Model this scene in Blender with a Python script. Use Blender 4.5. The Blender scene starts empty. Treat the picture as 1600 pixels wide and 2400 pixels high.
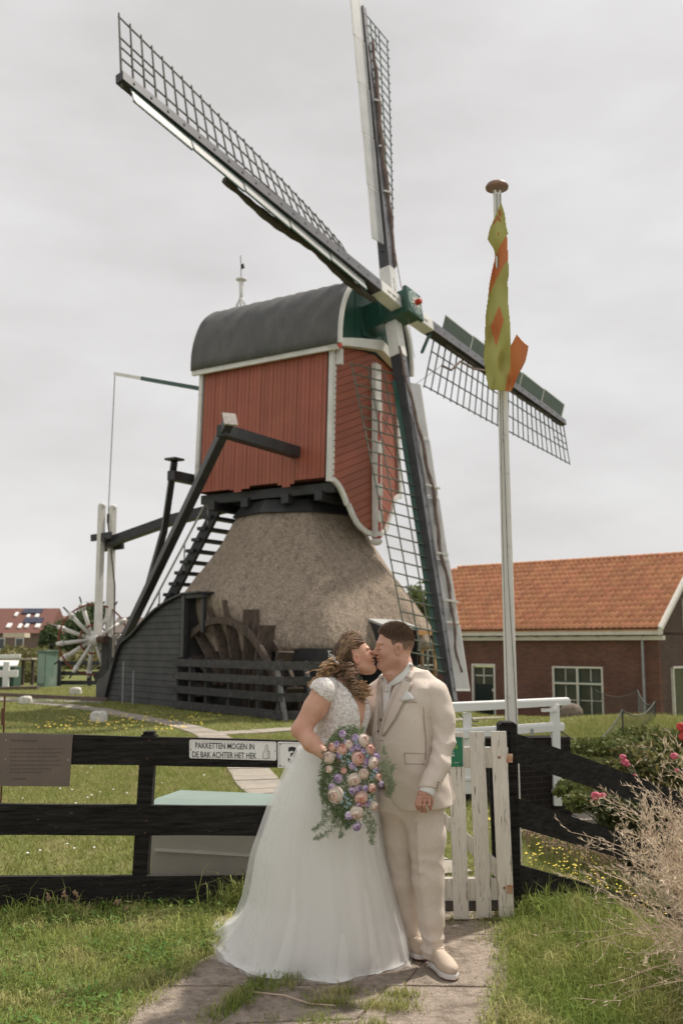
import bpy, math, random
import numpy as np
from mathutils import Vector, Matrix
PI=math.pi
R=math.radians
random.seed(7); rng=np.random.default_rng(7)
SC=bpy.context.scene
COL=SC.collection

# ---------------------------------------------------------------- camera, world, sun, exposure
FOC=35.0; PITCH=math.atan(310/2333.33); CZ=1.7; FPX=2333.33
cam_d=bpy.data.cameras.new('camera'); cam=bpy.data.objects.new('camera',cam_d); COL.objects.link(cam)
cam.location=(0,0,CZ); cam.rotation_euler=(PI/2+PITCH,0,0)
cam_d.lens=FOC; cam_d.sensor_fit='VERTICAL'; cam_d.sensor_height=36; cam_d.clip_end=3000; cam_d.clip_start=.05
cam_d.dof.use_dof=True; cam_d.dof.focus_distance=5.45; cam_d.dof.aperture_fstop=3.2
SC.camera=cam
SUN_DIR=Vector((.47,.45,1.0)).normalized()          # towards the sun
sun_el=math.asin(SUN_DIR.z); sun_az=math.atan2(SUN_DIR.x,SUN_DIR.y)
W=bpy.data.worlds.new('World'); SC.world=W; W.use_nodes=True
nt=W.node_tree; nt.nodes.clear()
def wn(t,**k):
    n=nt.nodes.new(t)
    for a,b in k.items(): setattr(n,a,b)
    return n
wo=wn('ShaderNodeOutputWorld'); bg1=wn('ShaderNodeBackground'); bg2=wn('ShaderNodeBackground'); mx=wn('ShaderNodeMixShader')
sky=wn('ShaderNodeTexSky',sky_type='NISHITA'); sky.sun_disc=False; sky.sun_elevation=sun_el; sky.sun_rotation=sun_az
nt.links.new(sky.outputs[0],bg1.inputs[0]); bg1.inputs[1].default_value=.08
tc=wn('ShaderNodeTexCoord'); mp=wn('ShaderNodeMapping'); mp.inputs['Scale'].default_value=(1.2,1.2,3.2)
n1=wn('ShaderNodeTexNoise'); n1.inputs['Scale'].default_value=2.1; n1.inputs['Detail'].default_value=7; n1.inputs['Roughness'].default_value=.52
cr=wn('ShaderNodeValToRGB'); cr.color_ramp.elements[0].position=.35; cr.color_ramp.elements[1].position=.66
cr.color_ramp.elements[0].color=(.765,.74,.725,1); cr.color_ramp.elements[1].color=(.965,.95,.94,1)
nt.links.new(tc.outputs['Generated'],mp.inputs[0]); nt.links.new(mp.outputs[0],n1.inputs[0]); nt.links.new(n1.outputs[0],cr.inputs[0])
nt.links.new(cr.outputs[0],bg2.inputs[0]); bg2.inputs[1].default_value=1.0
mx.inputs[0].default_value=.93
nt.links.new(bg1.outputs[0],mx.inputs[1]); nt.links.new(bg2.outputs[0],mx.inputs[2]); nt.links.new(mx.outputs[0],wo.inputs[0])
sl=bpy.data.lights.new('sun','SUN'); sl.energy=4.9; sl.angle=R(2.0); sl.color=(1,.93,.83)
so=bpy.data.objects.new('sun',sl); COL.objects.link(so); so.location=(10,10,20)
so.rotation_euler=SUN_DIR.to_track_quat('Z','Y').to_euler()
SC.view_settings.view_transform='Standard'; SC.view_settings.look='None'; SC.view_settings.exposure=-.14; SC.view_settings.gamma=1; SC.view_settings.use_curve_mapping=False
SC.cycles.max_bounces=6; SC.cycles.transparent_max_bounces=12

# ---------------------------------------------------------------- image <-> world helpers
cPI,sPI=math.cos(PITCH),math.sin(PITCH)
def at(px,py,Y):
    """world point seen at photo pixel (1600x2400) at distance Y along +y"""
    a=(px-800)/FPX; b=(1200-py)/FPX
    # dir = right*a + up*b + fwd ; fwd=(0,cp,sp) up=(0,-sp,cp)
    dx,dy,dz=a,cPI-b*sPI,sPI+b*cPI
    t=Y/dy
    return Vector((dx*t,Y,CZ+dz*t))
def gnd(px,py,z=0.0):
    a=(px-800)/FPX; b=(1200-py)/FPX
    dx,dy,dz=a,cPI-b*sPI,sPI+b*cPI
    t=(z-CZ)/dz
    return Vector((dx*t,dy*t,z))
def sm(a,b,x):
    t=np.clip((x-a)/(b-a),0,1); return t*t*(3-2*t)
def terrain(x,y):
    x=np.asarray(x,float); y=np.asarray(y,float)
    z=np.zeros_like(x+y)
    z=z-.95*sm(1.25,3.6,x)*sm(4.2,7.2,y)*(1-sm(12.0,15.5,y))*(1-sm(40,60,x))       # ditch bank at the right
    z=z-1.3*sm(23,32,y)*sm(1.5,7,x)                              # low polder where the house stands
    z=z+.35*np.exp(-((x-5.6)**2/5+(y-19)**2/8))                    # round knoll
    z=z+.012*np.sin(x*2.1+1)*np.sin(y*1.7)*sm(2,5,y)
    return z
# ---------------------------------------------------------------- mesh toolkit
def V(*a): return Vector(a)
class MB:
    def __init__(s): s.v=[]; s.f=[]; s.m=[]; s.cur=0
    def add(s,vs,fs,mi=None):
        o=len(s.v); s.v+= [tuple(v) for v in vs]; s.f+=[tuple(i+o for i in f) for f in fs]; s.m+=[s.cur if mi is None else mi]*len(fs); return s
    def boxv(s,c,ax,ay,az):
        c=Vector(c);vs=[]
        for k in (-1,1):
            for j in (-1,1):
                for i in (-1,1): vs.append(c+ax*i+ay*j+az*k)
        return s.add(vs,[(0,2,3,1),(4,5,7,6),(0,1,5,4),(2,6,7,3),(0,4,6,2),(1,3,7,5)])
    def box(s,x0,x1,y0,y1,z0,z1):
        return s.boxv(((x0+x1)/2,(y0+y1)/2,(z0+z1)/2),V((x1-x0)/2,0,0),V(0,(y1-y0)/2,0),V(0,0,(z1-z0)/2))
    def bar(s,p,q,w,h,up=V(0,0,1),w2=None,h2=None):
        """rectangular bar from p to q; w across, h along 'up'"""
        p=Vector(p);q=Vector(q);d=(q-p).normalized()
        a=d.cross(Vector(up)); 
        if a.length<1e-5: a=d.cross(V(1,0,0))
        a.normalize(); b=a.cross(d).normalized()
        w2=w if w2 is None else w2; h2=h if h2 is None else h2
        vs=[p-a*w/2-b*h/2,p+a*w/2-b*h/2,p+a*w/2+b*h/2,p-a*w/2+b*h/2,q-a*w2/2-b*h2/2,q+a*w2/2-b*h2/2,q+a*w2/2+b*h2/2,q-a*w2/2+b*h2/2]
        return s.add(vs,[(0,1,2,3),(7,6,5,4),(0,4,5,1),(1,5,6,2),(2,6,7,3),(3,7,4,0)])
    def tube(s,pts,r,n=8,cap=True):
        pts=[Vector(p) for p in pts]; k=len(pts)
        rs=r if hasattr(r,'__len__') else [r]*k
        base=len(s.v); vs=[];fs=[]
        t=(pts[1]-pts[0]).normalized(); a=t.orthogonal().normalized()
        for i,p in enumerate(pts):
            t=(pts[min(i+1,k-1)]-pts[max(i-1,0)])
            if t.length<1e-9: t=V(0,0,1)
            t.normalize(); a=(a-t*a.dot(t))
            if a.length<1e-6: a=t.orthogonal()
            a.normalize(); b=t.cross(a)
            for j in range(n):
                an=2*PI*j/n; vs.append(p+(a*math.cos(an)+b*math.sin(an))*rs[i])
        for i in range(k-1):
            for j in range(n): fs.append((i*n+j,i*n+(j+1)%n,(i+1)*n+(j+1)%n,(i+1)*n+j))
        if cap: fs.append(tuple(range(n-1,-1,-1))); fs.append(tuple((k-1)*n+j for j in range(n)))
        return s.add(vs,fs)
    def prism(s,poly,d):
        """polygon (list of points, 3D) extruded by vector d"""
        n=len(poly); d=Vector(d); vs=[Vector(p) for p in poly]; vs+=[p+d for p in vs]
        fs=[tuple(range(n-1,-1,-1)),tuple(range(n,2*n))]+[(i,(i+1)%n,n+(i+1)%n,n+i) for i in range(n)]
        return s.add(vs,fs)
    def lathe(s,c,prof,n=16,axis=V(0,0,1),xa=None):
        c=Vector(c);ax=Vector(axis).normalized(); a=ax.orthogonal().normalized() if xa is None else xa; b=ax.cross(a)
        vs=[];fs=[];k=len(prof)
        for r,z in prof:
            for j in range(n):
                an=2*PI*j/n; vs.append(c+ax*z+(a*math.cos(an)+b*math.sin(an))*r)
        for i in range(k-1):
            for j in range(n): fs.append((i*n+j,i*n+(j+1)%n,(i+1)*n+(j+1)%n,(i+1)*n+j))
        fs.append(tuple(range(n-1,-1,-1))); fs.append(tuple((k-1)*n+j for j in range(n)))
        return s.add(vs,fs)
    def grid(s,rows,close=False):
        n=len(rows[0]);k=len(rows);vs=[p for r in rows for p in r];fs=[]
        for i in range(k-1):
            for j in range(n if close else n-1): fs.append((i*n+j,i*n+(j+1)%n,(i+1)*n+(j+1)%n,(i+1)*n+j))
        return s.add(vs,fs)
    def ball(s,c,rx,ry=None,rz=None,n=10,k=7):
        ry=ry or rx; rz=rz or rx; c=Vector(c); rows=[]
        for i in range(k):
            th=PI*(i+.02)/(k-1+.04)
            rows.append([c+V(rx*math.sin(th)*math.cos(2*PI*j/n),ry*math.sin(th)*math.sin(2*PI*j/n),-rz*math.cos(th)) for j in range(n)])
        s.grid(rows,True); return s
    def mark(s): s.marks=getattr(s,'marks',[])+[(len(s.v),len(s.f))]
    def build_each(s,name,mat,parent=None,**k):
        ms=s.marks+[(len(s.v),len(s.f))]; out=[]
        for (v0,f0),(v1,f1) in zip(ms,ms[1:]):
            c=MB(); c.v=s.v[v0:v1]; c.f=[tuple(i-v0 for i in f) for f in s.f[f0:f1]]; c.m=s.m[f0:f1]; out.append(c.build(name,mat,parent,**k))
        return out
    def build(s,name,mat,parent=None,smooth=False,label=None,cat=None,group=None,kind=None,bevel=0,recalc=False):
        me=bpy.data.meshes.new(name)
        off=root_off(parent)
        me.from_pydata([(v[0]-off[0],v[1]-off[1],v[2]-off[2]) for v in s.v],[],s.f)
        mats=mat if isinstance(mat,(list,tuple)) else [mat]
        for m_ in mats: me.materials.append(m_)
        if len(mats)>1: me.polygons.foreach_set('material_index',s.m)
        if smooth: me.polygons.foreach_set('use_smooth',[True]*len(me.polygons))
        me.update()
        if recalc:
            import bmesh
            b=bmesh.new(); b.from_mesh(me); bmesh.ops.recalc_face_normals(b,faces=b.faces); b.to_mesh(me); b.free()
        o=bpy.data.objects.new(name,me); COL.objects.link(o)
        if parent is not None: o.parent=parent
        if bevel:
            md=o.modifiers.new('bevel','BEVEL'); md.width=bevel; md.segments=2; md.limit_method='ANGLE'; md.angle_limit=R(40)
        tag(o,label,cat,group,kind); return o
def root_off(p):
    x=V(0,0,0)
    while p is not None: x=x+p.location; p=p.parent
    return x
def tag(o,label=None,cat=None,group=None,kind=None):
    if label: o['label']=label
    if cat: o['category']=cat
    if group: o['group']=group
    if kind: o['kind']=kind
    return o
def empty(name,loc,label=None,cat=None,group=None,kind=None):
    o=bpy.data.objects.new(name,None); COL.objects.link(o); o.location=loc; o.empty_display_size=.2
    return tag(o,label,cat,group,kind)
def copy_tree(o,parent=None):
    c=o.copy(); COL.objects.link(c); c.parent=parent
    for ch in [x for x in o.children]: copy_tree(ch,c)
    return c
def raw_mesh(name,verts,faces3,mats,parent=None,mi=None,smooth=False,**k):
    """numpy verts (n,3), faces (m,3|4)"""
    me=bpy.data.meshes.new(name); verts=np.asarray(verts,np.float32); faces=np.asarray(faces3,np.int32)
    off=root_off(parent); verts=verts-np.array(off,np.float32)
    n=faces.shape[1]
    me.vertices.add(len(verts)); me.vertices.foreach_set('co',verts.ravel())
    me.loops.add(faces.size); me.loops.foreach_set('vertex_index',faces.ravel())
    me.polygons.add(len(faces)); me.polygons.foreach_set('loop_start',np.arange(0,faces.size,n,dtype=np.int32)); me.polygons.foreach_set('loop_total',np.full(len(faces),n,np.int32))
    for m_ in (mats if isinstance(mats,(list,tuple)) else [mats]): me.materials.append(m_)
    if mi is not None: me.polygons.foreach_set('material_index',np.asarray(mi,np.int32))
    if smooth: me.polygons.foreach_set('use_smooth',np.ones(len(faces),bool))
    me.update(calc_edges=True); me.validate()
    o=bpy.data.objects.new(name,me); COL.objects.link(o)
    if parent is not None: o.parent=parent
    return tag(o,**k)
# ---------------------------------------------------------------- materials
MATS={}
def lift(c): return tuple(min(1.5*x**.93,.80) for x in c)      # brightness put into every base colour, in place of stronger light
def mat(name,c1,c2=None,rough=.7,scale=6,bump=0,bscale=60,stretch=(1,1,1),spec=.3,c3=None,t3=(.6,.68),s3=20,stretch3=None,metal=0,rnd=0,trans=0,coat=0,sheen=0,sss=0,alpha=1,island=0,facec=None,coords='Object',bst=None,raw=False):
    if name in MATS: return MATS[name]
    m=bpy.data.materials.new(name); m.use_nodes=True; t=m.node_tree; N=t.nodes; L=t.links
    b=N['Principled BSDF']; b.inputs['Roughness'].default_value=rough; b.inputs['Specular IOR Level'].default_value=spec; b.inputs['Metallic'].default_value=metal
    if coat: b.inputs['Coat Weight'].default_value=coat
    if sheen: b.inputs['Sheen Weight'].default_value=sheen
    if sss: b.inputs['Subsurface Weight'].default_value=sss; b.inputs['Subsurface Radius'].default_value=(.02,.008,.004); b.inputs['Subsurface Scale'].default_value=.6
    if alpha<1: b.inputs['Alpha'].default_value=alpha
    tc=N.new('ShaderNodeTexCoord'); mp=N.new('ShaderNodeMapping'); mp.inputs['Scale'].default_value=stretch; L.new(tc.outputs[coords],mp.inputs[0])
    c2=c2 or tuple(x*.8 for x in c1)
    if not raw: c1,c2=lift(c1),lift(c2); c3=lift(c3) if c3 else None
    no=N.new('ShaderNodeTexNoise'); no.inputs['Scale'].default_value=scale; no.inputs['Detail'].default_value=6; no.inputs['Roughness'].default_value=.6
    L.new(mp.outputs[0],no.inputs[0])
    cr=N.new('ShaderNodeValToRGB'); cr.color_ramp.elements[0].position=.32; cr.color_ramp.elements[1].position=.68
    cr.color_ramp.elements[0].color=(*c1,1); cr.color_ramp.elements[1].color=(*c2,1); L.new(no.outputs[0],cr.inputs[0]); out=cr.outputs[0]
    if c3:
        mp3=N.new('ShaderNodeMapping'); mp3.inputs['Scale'].default_value=stretch3 or stretch; L.new(tc.outputs[coords],mp3.inputs[0])
        n3=N.new('ShaderNodeTexNoise'); n3.inputs['Scale'].default_value=s3; n3.inputs['Detail'].default_value=5; n3.inputs['Roughness'].default_value=.65; L.new(mp3.outputs[0],n3.inputs[0])
        r3=N.new('ShaderNodeMapRange'); r3.inputs[1].default_value=t3[0]; r3.inputs[2].default_value=t3[1]; L.new(n3.outputs[0],r3.inputs[0])
        mx=N.new('ShaderNodeMix'); mx.data_type='RGBA'; L.new(r3.outputs[0],mx.inputs[0]); L.new(out,mx.inputs[6]); mx.inputs[7].default_value=(*c3,1); out=mx.outputs[2]
    if rnd or island:
        if island: g=N.new('ShaderNodeNewGeometry'); src=g.outputs['Random Per Island']
        else: g=N.new('ShaderNodeObjectInfo'); src=g.outputs['Random']
        r=N.new('ShaderNodeMapRange'); k=rnd or island; r.inputs[3].default_value=1-k; r.inputs[4].default_value=1+k; L.new(src,r.inputs[0])
        hs=N.new('ShaderNodeHueSaturation'); L.new(r.outputs[0],hs.inputs['Value']); L.new(out,hs.inputs['Color']); out=hs.outputs[0]
        r2=N.new('ShaderNodeMapRange'); r2.inputs[3].default_value=.5-k*.05; r2.inputs[4].default_value=.5+k*.05
        mu=N.new('ShaderNodeMath'); mu.operation='FRACT'; m2=N.new('ShaderNodeMath'); m2.operation='MULTIPLY'; m2.inputs[1].default_value=7.3; L.new(src,m2.inputs[0]); L.new(m2.outputs[0],mu.inputs[0]); L.new(mu.outputs[0],r2.inputs[0]); L.new(r2.outputs[0],hs.inputs['Hue'])
    L.new(out,b.inputs['Base Color'])
    if bump:
        nb=N.new('ShaderNodeTexNoise'); nb.inputs['Scale'].default_value=bscale; nb.inputs['Detail'].default_value=4
        if bst: mpb=N.new('ShaderNodeMapping'); mpb.inputs['Scale'].default_value=bst; L.new(tc.outputs[coords],mpb.inputs[0]); L.new(mpb.outputs[0],nb.inputs[0])
        else: L.new(mp.outputs[0],nb.inputs[0])
        bu=N.new('ShaderNodeBump'); bu.inputs['Strength'].default_value=bump; bu.inputs['Distance'].default_value=.02; L.new(nb.outputs[0],bu.inputs['Height']); L.new(bu.outputs[0],b.inputs['Normal'])
    if trans:
        tr=N.new('ShaderNodeBsdfTranslucent'); L.new(out,tr.inputs[0]); ms=N.new('ShaderNodeMixShader'); ms.inputs[0].default_value=trans
        L.new(b.outputs[0],ms.inputs[1]); L.new(tr.outputs[0],ms.inputs[2]); L.new(ms.outputs[0],N['Material Output'].inputs[0])
    MATS[name]=m; return m
BLACKWOOD=mat('tarred_fence_wood',(.004,.0037,.0035),(.022,.0195,.018),rough=.68,scale=3,stretch=(1,6,16),bump=.9,bscale=14,c3=(.12,.105,.09),t3=(.66,.74),s3=22,stretch3=(1,3,3),spec=.15)
BLACKMILL=mat('black_tar_boards',(.016,.0165,.017),(.034,.034,.034),rough=.6,scale=2.5,bump=.2,bscale=12,rnd=.12,spec=.35)
BLACKBEAM=mat('black_painted_beam',(.014,.0145,.016),(.026,.026,.027),rough=.45,scale=3,bump=.1,bscale=18,spec=.4)
WHITE=mat('white_paint',(.62,.61,.58),(.52,.51,.48),rough=.5,scale=2.2,bump=.08,bscale=25,c3=(.36,.35,.32),t3=(.62,.8),s3=6)
WHITEM=mat('white_mill_paint',(.50,.49,.465),(.40,.39,.37),rough=.55,scale=1.5,bump=.1,bscale=25,c3=(.27,.26,.24),t3=(.6,.8),s3=7)
PEEL=mat('peeling_white_paint',(.47,.445,.40),(.39,.365,.325),rough=.8,scale=5,stretch=(1,1,.4),bump=.9,bscale=30,bst=(3,3,.25),c3=(.055,.048,.04),t3=(.60,.635),s3=34,stretch3=(2.2,2.2,.14),rnd=.06)
GREEN=mat('dark_green_paint',(.008,.035,.024),(.012,.045,.031),rough=.35,scale=2,spec=.5)
RED=mat('mill_red_paint',(.225,.062,.036),(.185,.05,.029),rough=.5,scale=1.3,bump=.05,bscale=20,rnd=.07,spec=.4,c3=(.13,.04,.026),t3=(.6,.85),s3=2.5)
THATCH=mat('thatch',(.34,.272,.212),(.10,.080,.062),rough=.95,scale=30,stretch=(1,1,.2),bump=1.6,bscale=42,bst=(1,1,.3),c3=(.085,.068,.052),t3=(.50,.80),s3=5,stretch3=(1.2,1.2,.22),spec=.05)
ROOFFELT=mat('grey_roofing_felt',(.052,.053,.054),(.08,.078,.075),rough=.75,scale=2.5,bump=.3,bscale=9,spec=.25,stretch=(1,1,.5))
LATTICE=mat('sail_lattice_wood',(.045,.058,.042),(.085,.085,.07),rough=.8,scale=8)
LATTICEG=mat('sail_lattice_green',(.014,.04,.028),(.03,.055,.04),rough=.7,scale=8)
STEELG=mat('grey_steel_stock',(.055,.055,.062),(.085,.083,.088),rough=.4,scale=3,spec=.5)
CLOTH=mat('rolled_sailcloth',(.13,.095,.08),(.07,.052,.045),rough=.9,scale=8,bump=.8,bscale=20,spec=.1)
ROPE=mat('grey_rope',(.22,.19,.16),(.16,.14,.12),rough=.9,scale=40)
OLDWOOD=mat('weathered_paddle_wood',(.085,.062,.046),(.04,.03,.024),rough=.85,scale=6,stretch=(3,3,.5),bump=.5,bscale=20,c3=(.012,.011,.01),t3=(.5,.7),s3=4)
STONE=mat('whitewashed_stone',(.5,.48,.44),(.3,.29,.26),rough=.9,scale=14,bump=.6,bscale=20)
GLASS=mat('dark_window_glass',(.012,.014,.016),(.03,.033,.035),rough=.08,scale=2,spec=.8)
ORANGE=mat('orange_roof_tile',(.74,.36,.20),(.60,.28,.155),raw=True,rough=.8,scale=3,bump=.15,bscale=30,rnd=.14,c3=(.28,.16,.11),t3=(.58,.8),s3=9)
ORANGE2=mat('orange_roof_tile_far',(.74,.36,.20),(.60,.28,.155),raw=True,rough=.8,scale=3,bump=.15,bscale=30,island=.14,c3=(.28,.16,.11),t3=(.58,.8),s3=9)
BLKMETAL=mat('black_iron',(.02,.02,.02),(.03,.03,.03),rough=.5)
ZINC=mat('zinc_grey',(.22,.23,.24),(.17,.18,.19),rough=.5,scale=5)
RUST=mat('rusty_iron',(.10,.04,.02),(.06,.03,.02),rough=.85,scale=30)
# ================================================================ GROUND
def axis(vals): return np.array(sorted(set(np.round(vals,3))))
ys=axis(list(np.arange(-6,2.5,.8))+list(np.arange(2.5,9,.14))+list(np.arange(9,20,.3))+list(np.arange(20,50,.8))+list(50*1.12**np.arange(0,34)))
xs=axis([-x for x in 8*1.18**np.arange(0,30)]+list(np.arange(-8,8,.22))+list(8*1.18**np.arange(0,30)))
XX,YY=np.meshgrid(xs,ys); ZZ=terrain(XX,YY)
nx,ny=len(xs),len(ys); vv=np.stack([XX.ravel(),YY.ravel(),ZZ.ravel()],1)
ii=np.arange(nx*ny).reshape(ny,nx); ff=np.stack([ii[:-1,:-1].ravel(),ii[:-1,1:].ravel(),ii[1:,1:].ravel(),ii[1:,:-1].ravel()],1)
GM=mat('lawn_soil',(.07,.082,.024),(.10,.10,.04),rough=.95,scale=1.1,bump=.6,bscale=30,c3=(.12,.10,.055),t3=(.6,.75),s3=2.6,spec=.05)
raw_mesh('ground',vv,ff,GM,smooth=True,kind='structure')
# water in the ditch and the lower polder
b=MB(); b.add([(1.4,4.5,-.70),(30,4.5,-.70),(30,16,-.70),(1.4,16,-.70)],[(0,1,2,3)])
b.build('ditch_water',mat('dark_ditch_water',(.010,.012,.006),(.02,.026,.01),rough=.35,scale=3,spec=.25,bump=.3,bscale=6),kind='structure')
# ---- paths
SLAB=mat('concrete_path_slab',(.29,.235,.19),(.17,.14,.115),rough=.95,scale=26,bump=1.0,bscale=110,c3=(.11,.088,.068),t3=(.50,.66),s3=5.5,rnd=.05,spec=.1)
SLAB2=mat('grey_path_slab',(.22,.195,.165),(.17,.15,.125),rough=.9,scale=6,bump=.3,bscale=50,rnd=.08,spec=.1)
PATHS=[]      # polygons (for keeping grass off)
def poly_slab(b,pts,h=.03,z=.0,tz=0):
    P=[Vector((p[0],p[1],float(terrain(p[0],p[1]))+z)) for p in pts]
    b.prism([p-V(0,0,h) for p in P],V(0,0,h))
# near path: irregular big slabs laid towards the gate
left=[(-1.25,4.0),(-1.02,4.75),(-.94,5.07),(-.86,5.3),(-.79,5.55),(-.66,5.8),(-.40,6.05),(.30,6.25),(.36,6.6),(.36,7.4)]
rightp=[(.55,4.0),(.68,4.75),(.76,5.05),(.86,5.5),(.92,5.9),(1.0,6.3),(1.04,6.6),(1.04,7.4)]
def edge(L,y):
    if y<=L[0][1]: return L[0][0]
    for (x0,y0),(x1,y1) in zip(L,L[1:]):
        if y0<=y<=y1: return x0+(x1-x0)*(y-y0)/(y1-y0)
    return L[-1][0]
near=empty('path',(0,5,0),kind='structure')
b=MB(); n=30
pl=[(edge(left,y)-.02,y) for y in np.linspace(3.2,7.6,n)]; pr_=[(edge(rightp,y)+.02,y) for y in np.linspace(3.2,7.6,n)]
b.grid([[V(p[0],p[1],.010+float(terrain(*p))),V(q[0],q[1],.010+float(terrain(*q)))] for p,q in zip(pl,pr_)])
b.build('path_bed',mat('sandy_grit',(.25,.20,.155),(.17,.135,.105),rough=.95,scale=20,bump=.8,bscale=90,c3=(.07,.075,.03),t3=(.55,.7),s3=6),near)
PATHS.append(pl+pr_[::-1])
random.seed(11)
ylines=[3.2,3.75,4.28,4.74,5.22,5.7,6.12,6.6,7.1,7.6]
for a,c in zip(ylines,ylines[1:]):
    nsl=3 if a<6 else 2
    wob=[0]+[random.uniform(-.12,.12) for _ in range(nsl-1)]+[0]
    for k in range(nsl):
        def X(k_,y,L=left,Rr_=rightp):
            e0,e1=edge(L,y),edge(Rr_,y); return e0+(e1-e0)*k_/nsl+wob[k_]+(y-a)*.08*(1 if 0<k_<nsl else 0)
        g=.005; sk=.03*random.uniform(-1,1)
        pts=[]
        for (kk,yy,gx,gy) in ((k,a,g,g),(k+1,a,-g,g),(k+1,c,-g,-g),(k,c,g,-g)):
            jt=.02 if kk in (0,nsl) else 0
            pts.append((X(kk,yy)+gx+random.uniform(-jt,jt),yy+gy+sk*(kk-nsl/2)))
        b=MB(); poly_slab(b,pts,.03,.016+random.uniform(-.002,.002)); b.build('slab',SLAB,near,bevel=.004)
def ribbon(center,w,name,step=.32,mt=None,nslab=260):
    root=empty(name,(center[0][0],center[0][1],0),kind='structure')
    # resample
    C=[Vector((x,y,0)) for x,y in center]; pts=[C[0]];
    for p,q in zip(C,C[1:]):
        m=max(1,int((q-p).length/step)); pts+= [p.lerp(q,(i+1)/m) for i in range(m)]
    sm_=[pts[0]]+[(pts[i-1]+pts[i]*2+pts[i+1])/4 for i in range(1,len(pts)-1)]+[pts[-1]]
    L=[];Rt=[]
    for i,p in enumerate(sm_):
        t=(sm_[min(i+1,len(sm_)-1)]-sm_[max(i-1,0)]).normalized(); nrm=V(t.y,-t.x,0)
        L.append(p-nrm*w/2); Rt.append(p+nrm*w/2)
    for i in range(len(sm_)-1):
        b=MB(); e=.012
        t=(sm_[i+1]-sm_[i]).normalized()*e
        P=[L[i]+t,Rt[i]+t,Rt[i+1]-t,L[i+1]-t]
        poly_slab(b,[(p.x,p.y) for p in P],.03,.022+.003*math.sin(i*2.3)); b.build('slab',mt or SLAB2,root)
    PATHS.append([(p.x,p.y) for p in L]+[(p.x,p.y) for p in Rt[::-1]])
g=lambda px,py:(gnd(px,py).x,gnd(px,py).y)
main=[(.72,7.62),(.45,8.4),(-.35,10.2),g(609,1840),g(577,1799),g(540,1755),g(493,1724),g(450,1708),g(408,1697),g(306,1679),g(230,1664),g(150,1654),g(40,1643),g(-120,1632)]
ribbon(main,.56,'path',.34)
ribbon([g(500,1722),g(600,1716),g(684,1710),g(850,1700),g(1063,1690),g(1180,1684)],.55,'path',.5)
b=MB(); q=[g(-200,1652),g(0,1640),g(130,1645),g(240,1650),g(240,1642),g(130,1637),g(0,1631),g(-200,1638)]
b.add([(x,y,.012) for x,y in q],[(0,1,6,7),(1,2,5,6),(2,3,4,5)]); b.build('road',mat('grey_service_road',(.17,.165,.16),(.13,.125,.12),rough=.9,scale=3),kind='structure')
b=MB(); a,c=gnd(-100,1628),gnd(252,1645); b.bar(a+V(0,0,.06),c+V(0,0,.06),.08,.13); b.build('kerb',mat('weathered_edging_timber',(.10,.07,.055),(.06,.045,.038),rough=.9),kind='structure')
def inpoly(x,y,poly):
    x=np.asarray(x);y=np.asarray(y); r=np.zeros(x.shape,bool); n=len(poly); j=n-1
    for i in range(n):
        xi,yi=poly[i];xj,yj=poly[j]
        if yi!=yj:
            c=((yi>y)!=(yj>y))&(x<(xj-xi)*(y-yi)/(yj-yi)+xi); r^=c
        j=i
    return r
def onpath(x,y):
    r=np.zeros(x.shape,bool)
    for p in PATHS: r|=inpoly(x,y,p)
    return r
# ---- grass blades
def grassmat(name,a,b_,c_,isl=.35):
    m=mat(name,a,b_,rough=.65,scale=1.6,c3=c_,t3=(.50,.70),s3=3.1,island=isl,trans=.28,spec=.15); return m
GR=grassmat('meadow_grass',(.105,.145,.026),(.17,.185,.05),(.31,.27,.12))
GL=grassmat('mown_lawn_grass',(.13,.155,.035),(.19,.19,.06),(.27,.22,.11),.25)
def blades(name,x,y,h,w,lean,m,kind='stuff',segs=2,z0=0.0,az=None):
    n=len(x); z=terrain(x,y)+z0; az=rng.uniform(0,2*PI,n) if az is None else az; fa=az+rng.normal(0,.6,n)
    dx,dy=np.cos(az)*w/2,np.sin(az)*w/2; lx,ly=np.cos(fa+PI/2)*lean*h,np.sin(fa+PI/2)*lean*h
    B=np.stack([x,y,z],1); D=np.stack([dx,dy,np.zeros(n)],1)
    mid=B+np.stack([lx*.35,ly*.35,h*.58],1); tip=B+np.stack([lx,ly,h*np.maximum(.35,1-lean*.55)],1)
    if segs==2:
        vs=np.stack([B-D,B+D,mid+D*.8,mid-D*.8,tip],1).reshape(-1,3); k=np.arange(n)*5
        fs=np.concatenate([np.stack([k,k+1,k+2],1),np.stack([k,k+2,k+3],1),np.stack([k+3,k+2,k+4],1)])
    else:
        vs=np.stack([B-D,B+D,tip],1).reshape(-1,3); k=np.arange(n)*3; fs=np.stack([k,k+1,k+2],1)
    return raw_mesh(name,vs,fs,m,kind=kind)
def scatter(n,x0,x1,y0,y1,keep):
    x=rng.uniform(x0,x1,n); y=rng.uniform(y0,y1,n); k=keep(x,y); return x[k],y[k]
def clump(x,y,s=1.3): return .5+.5*np.sin(x*s*2.1+np.sin(y*s*1.7)*1.3)*np.cos(y*s*2.9+np.sin(x*s*2.3))
inview=lambda x,y:(np.abs(x)<(y+.6)*.38+.25)
kp=lambda x,y: inview(x,y)&~onpath(x+rng.normal(0,.035,x.shape),y+rng.normal(0,.035,y.shape))&(rng.uniform(0,1,x.shape)<(.35+.65*clump(x,y)))
x,y=scatter(210000,-3.2,3.4,3.4,7.4,kp)
h=rng.gamma(5,.011,len(x))*(.6+.8*clump(x+3,y,.9)); blades('grass',x,y,h,rng.uniform(.003,.007,len(x)),rng.uniform(.2,1.25,len(x)),GR)
kr=lambda x,y: inview(x,y)&~onpath(x,y)&(x>.75)
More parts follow.
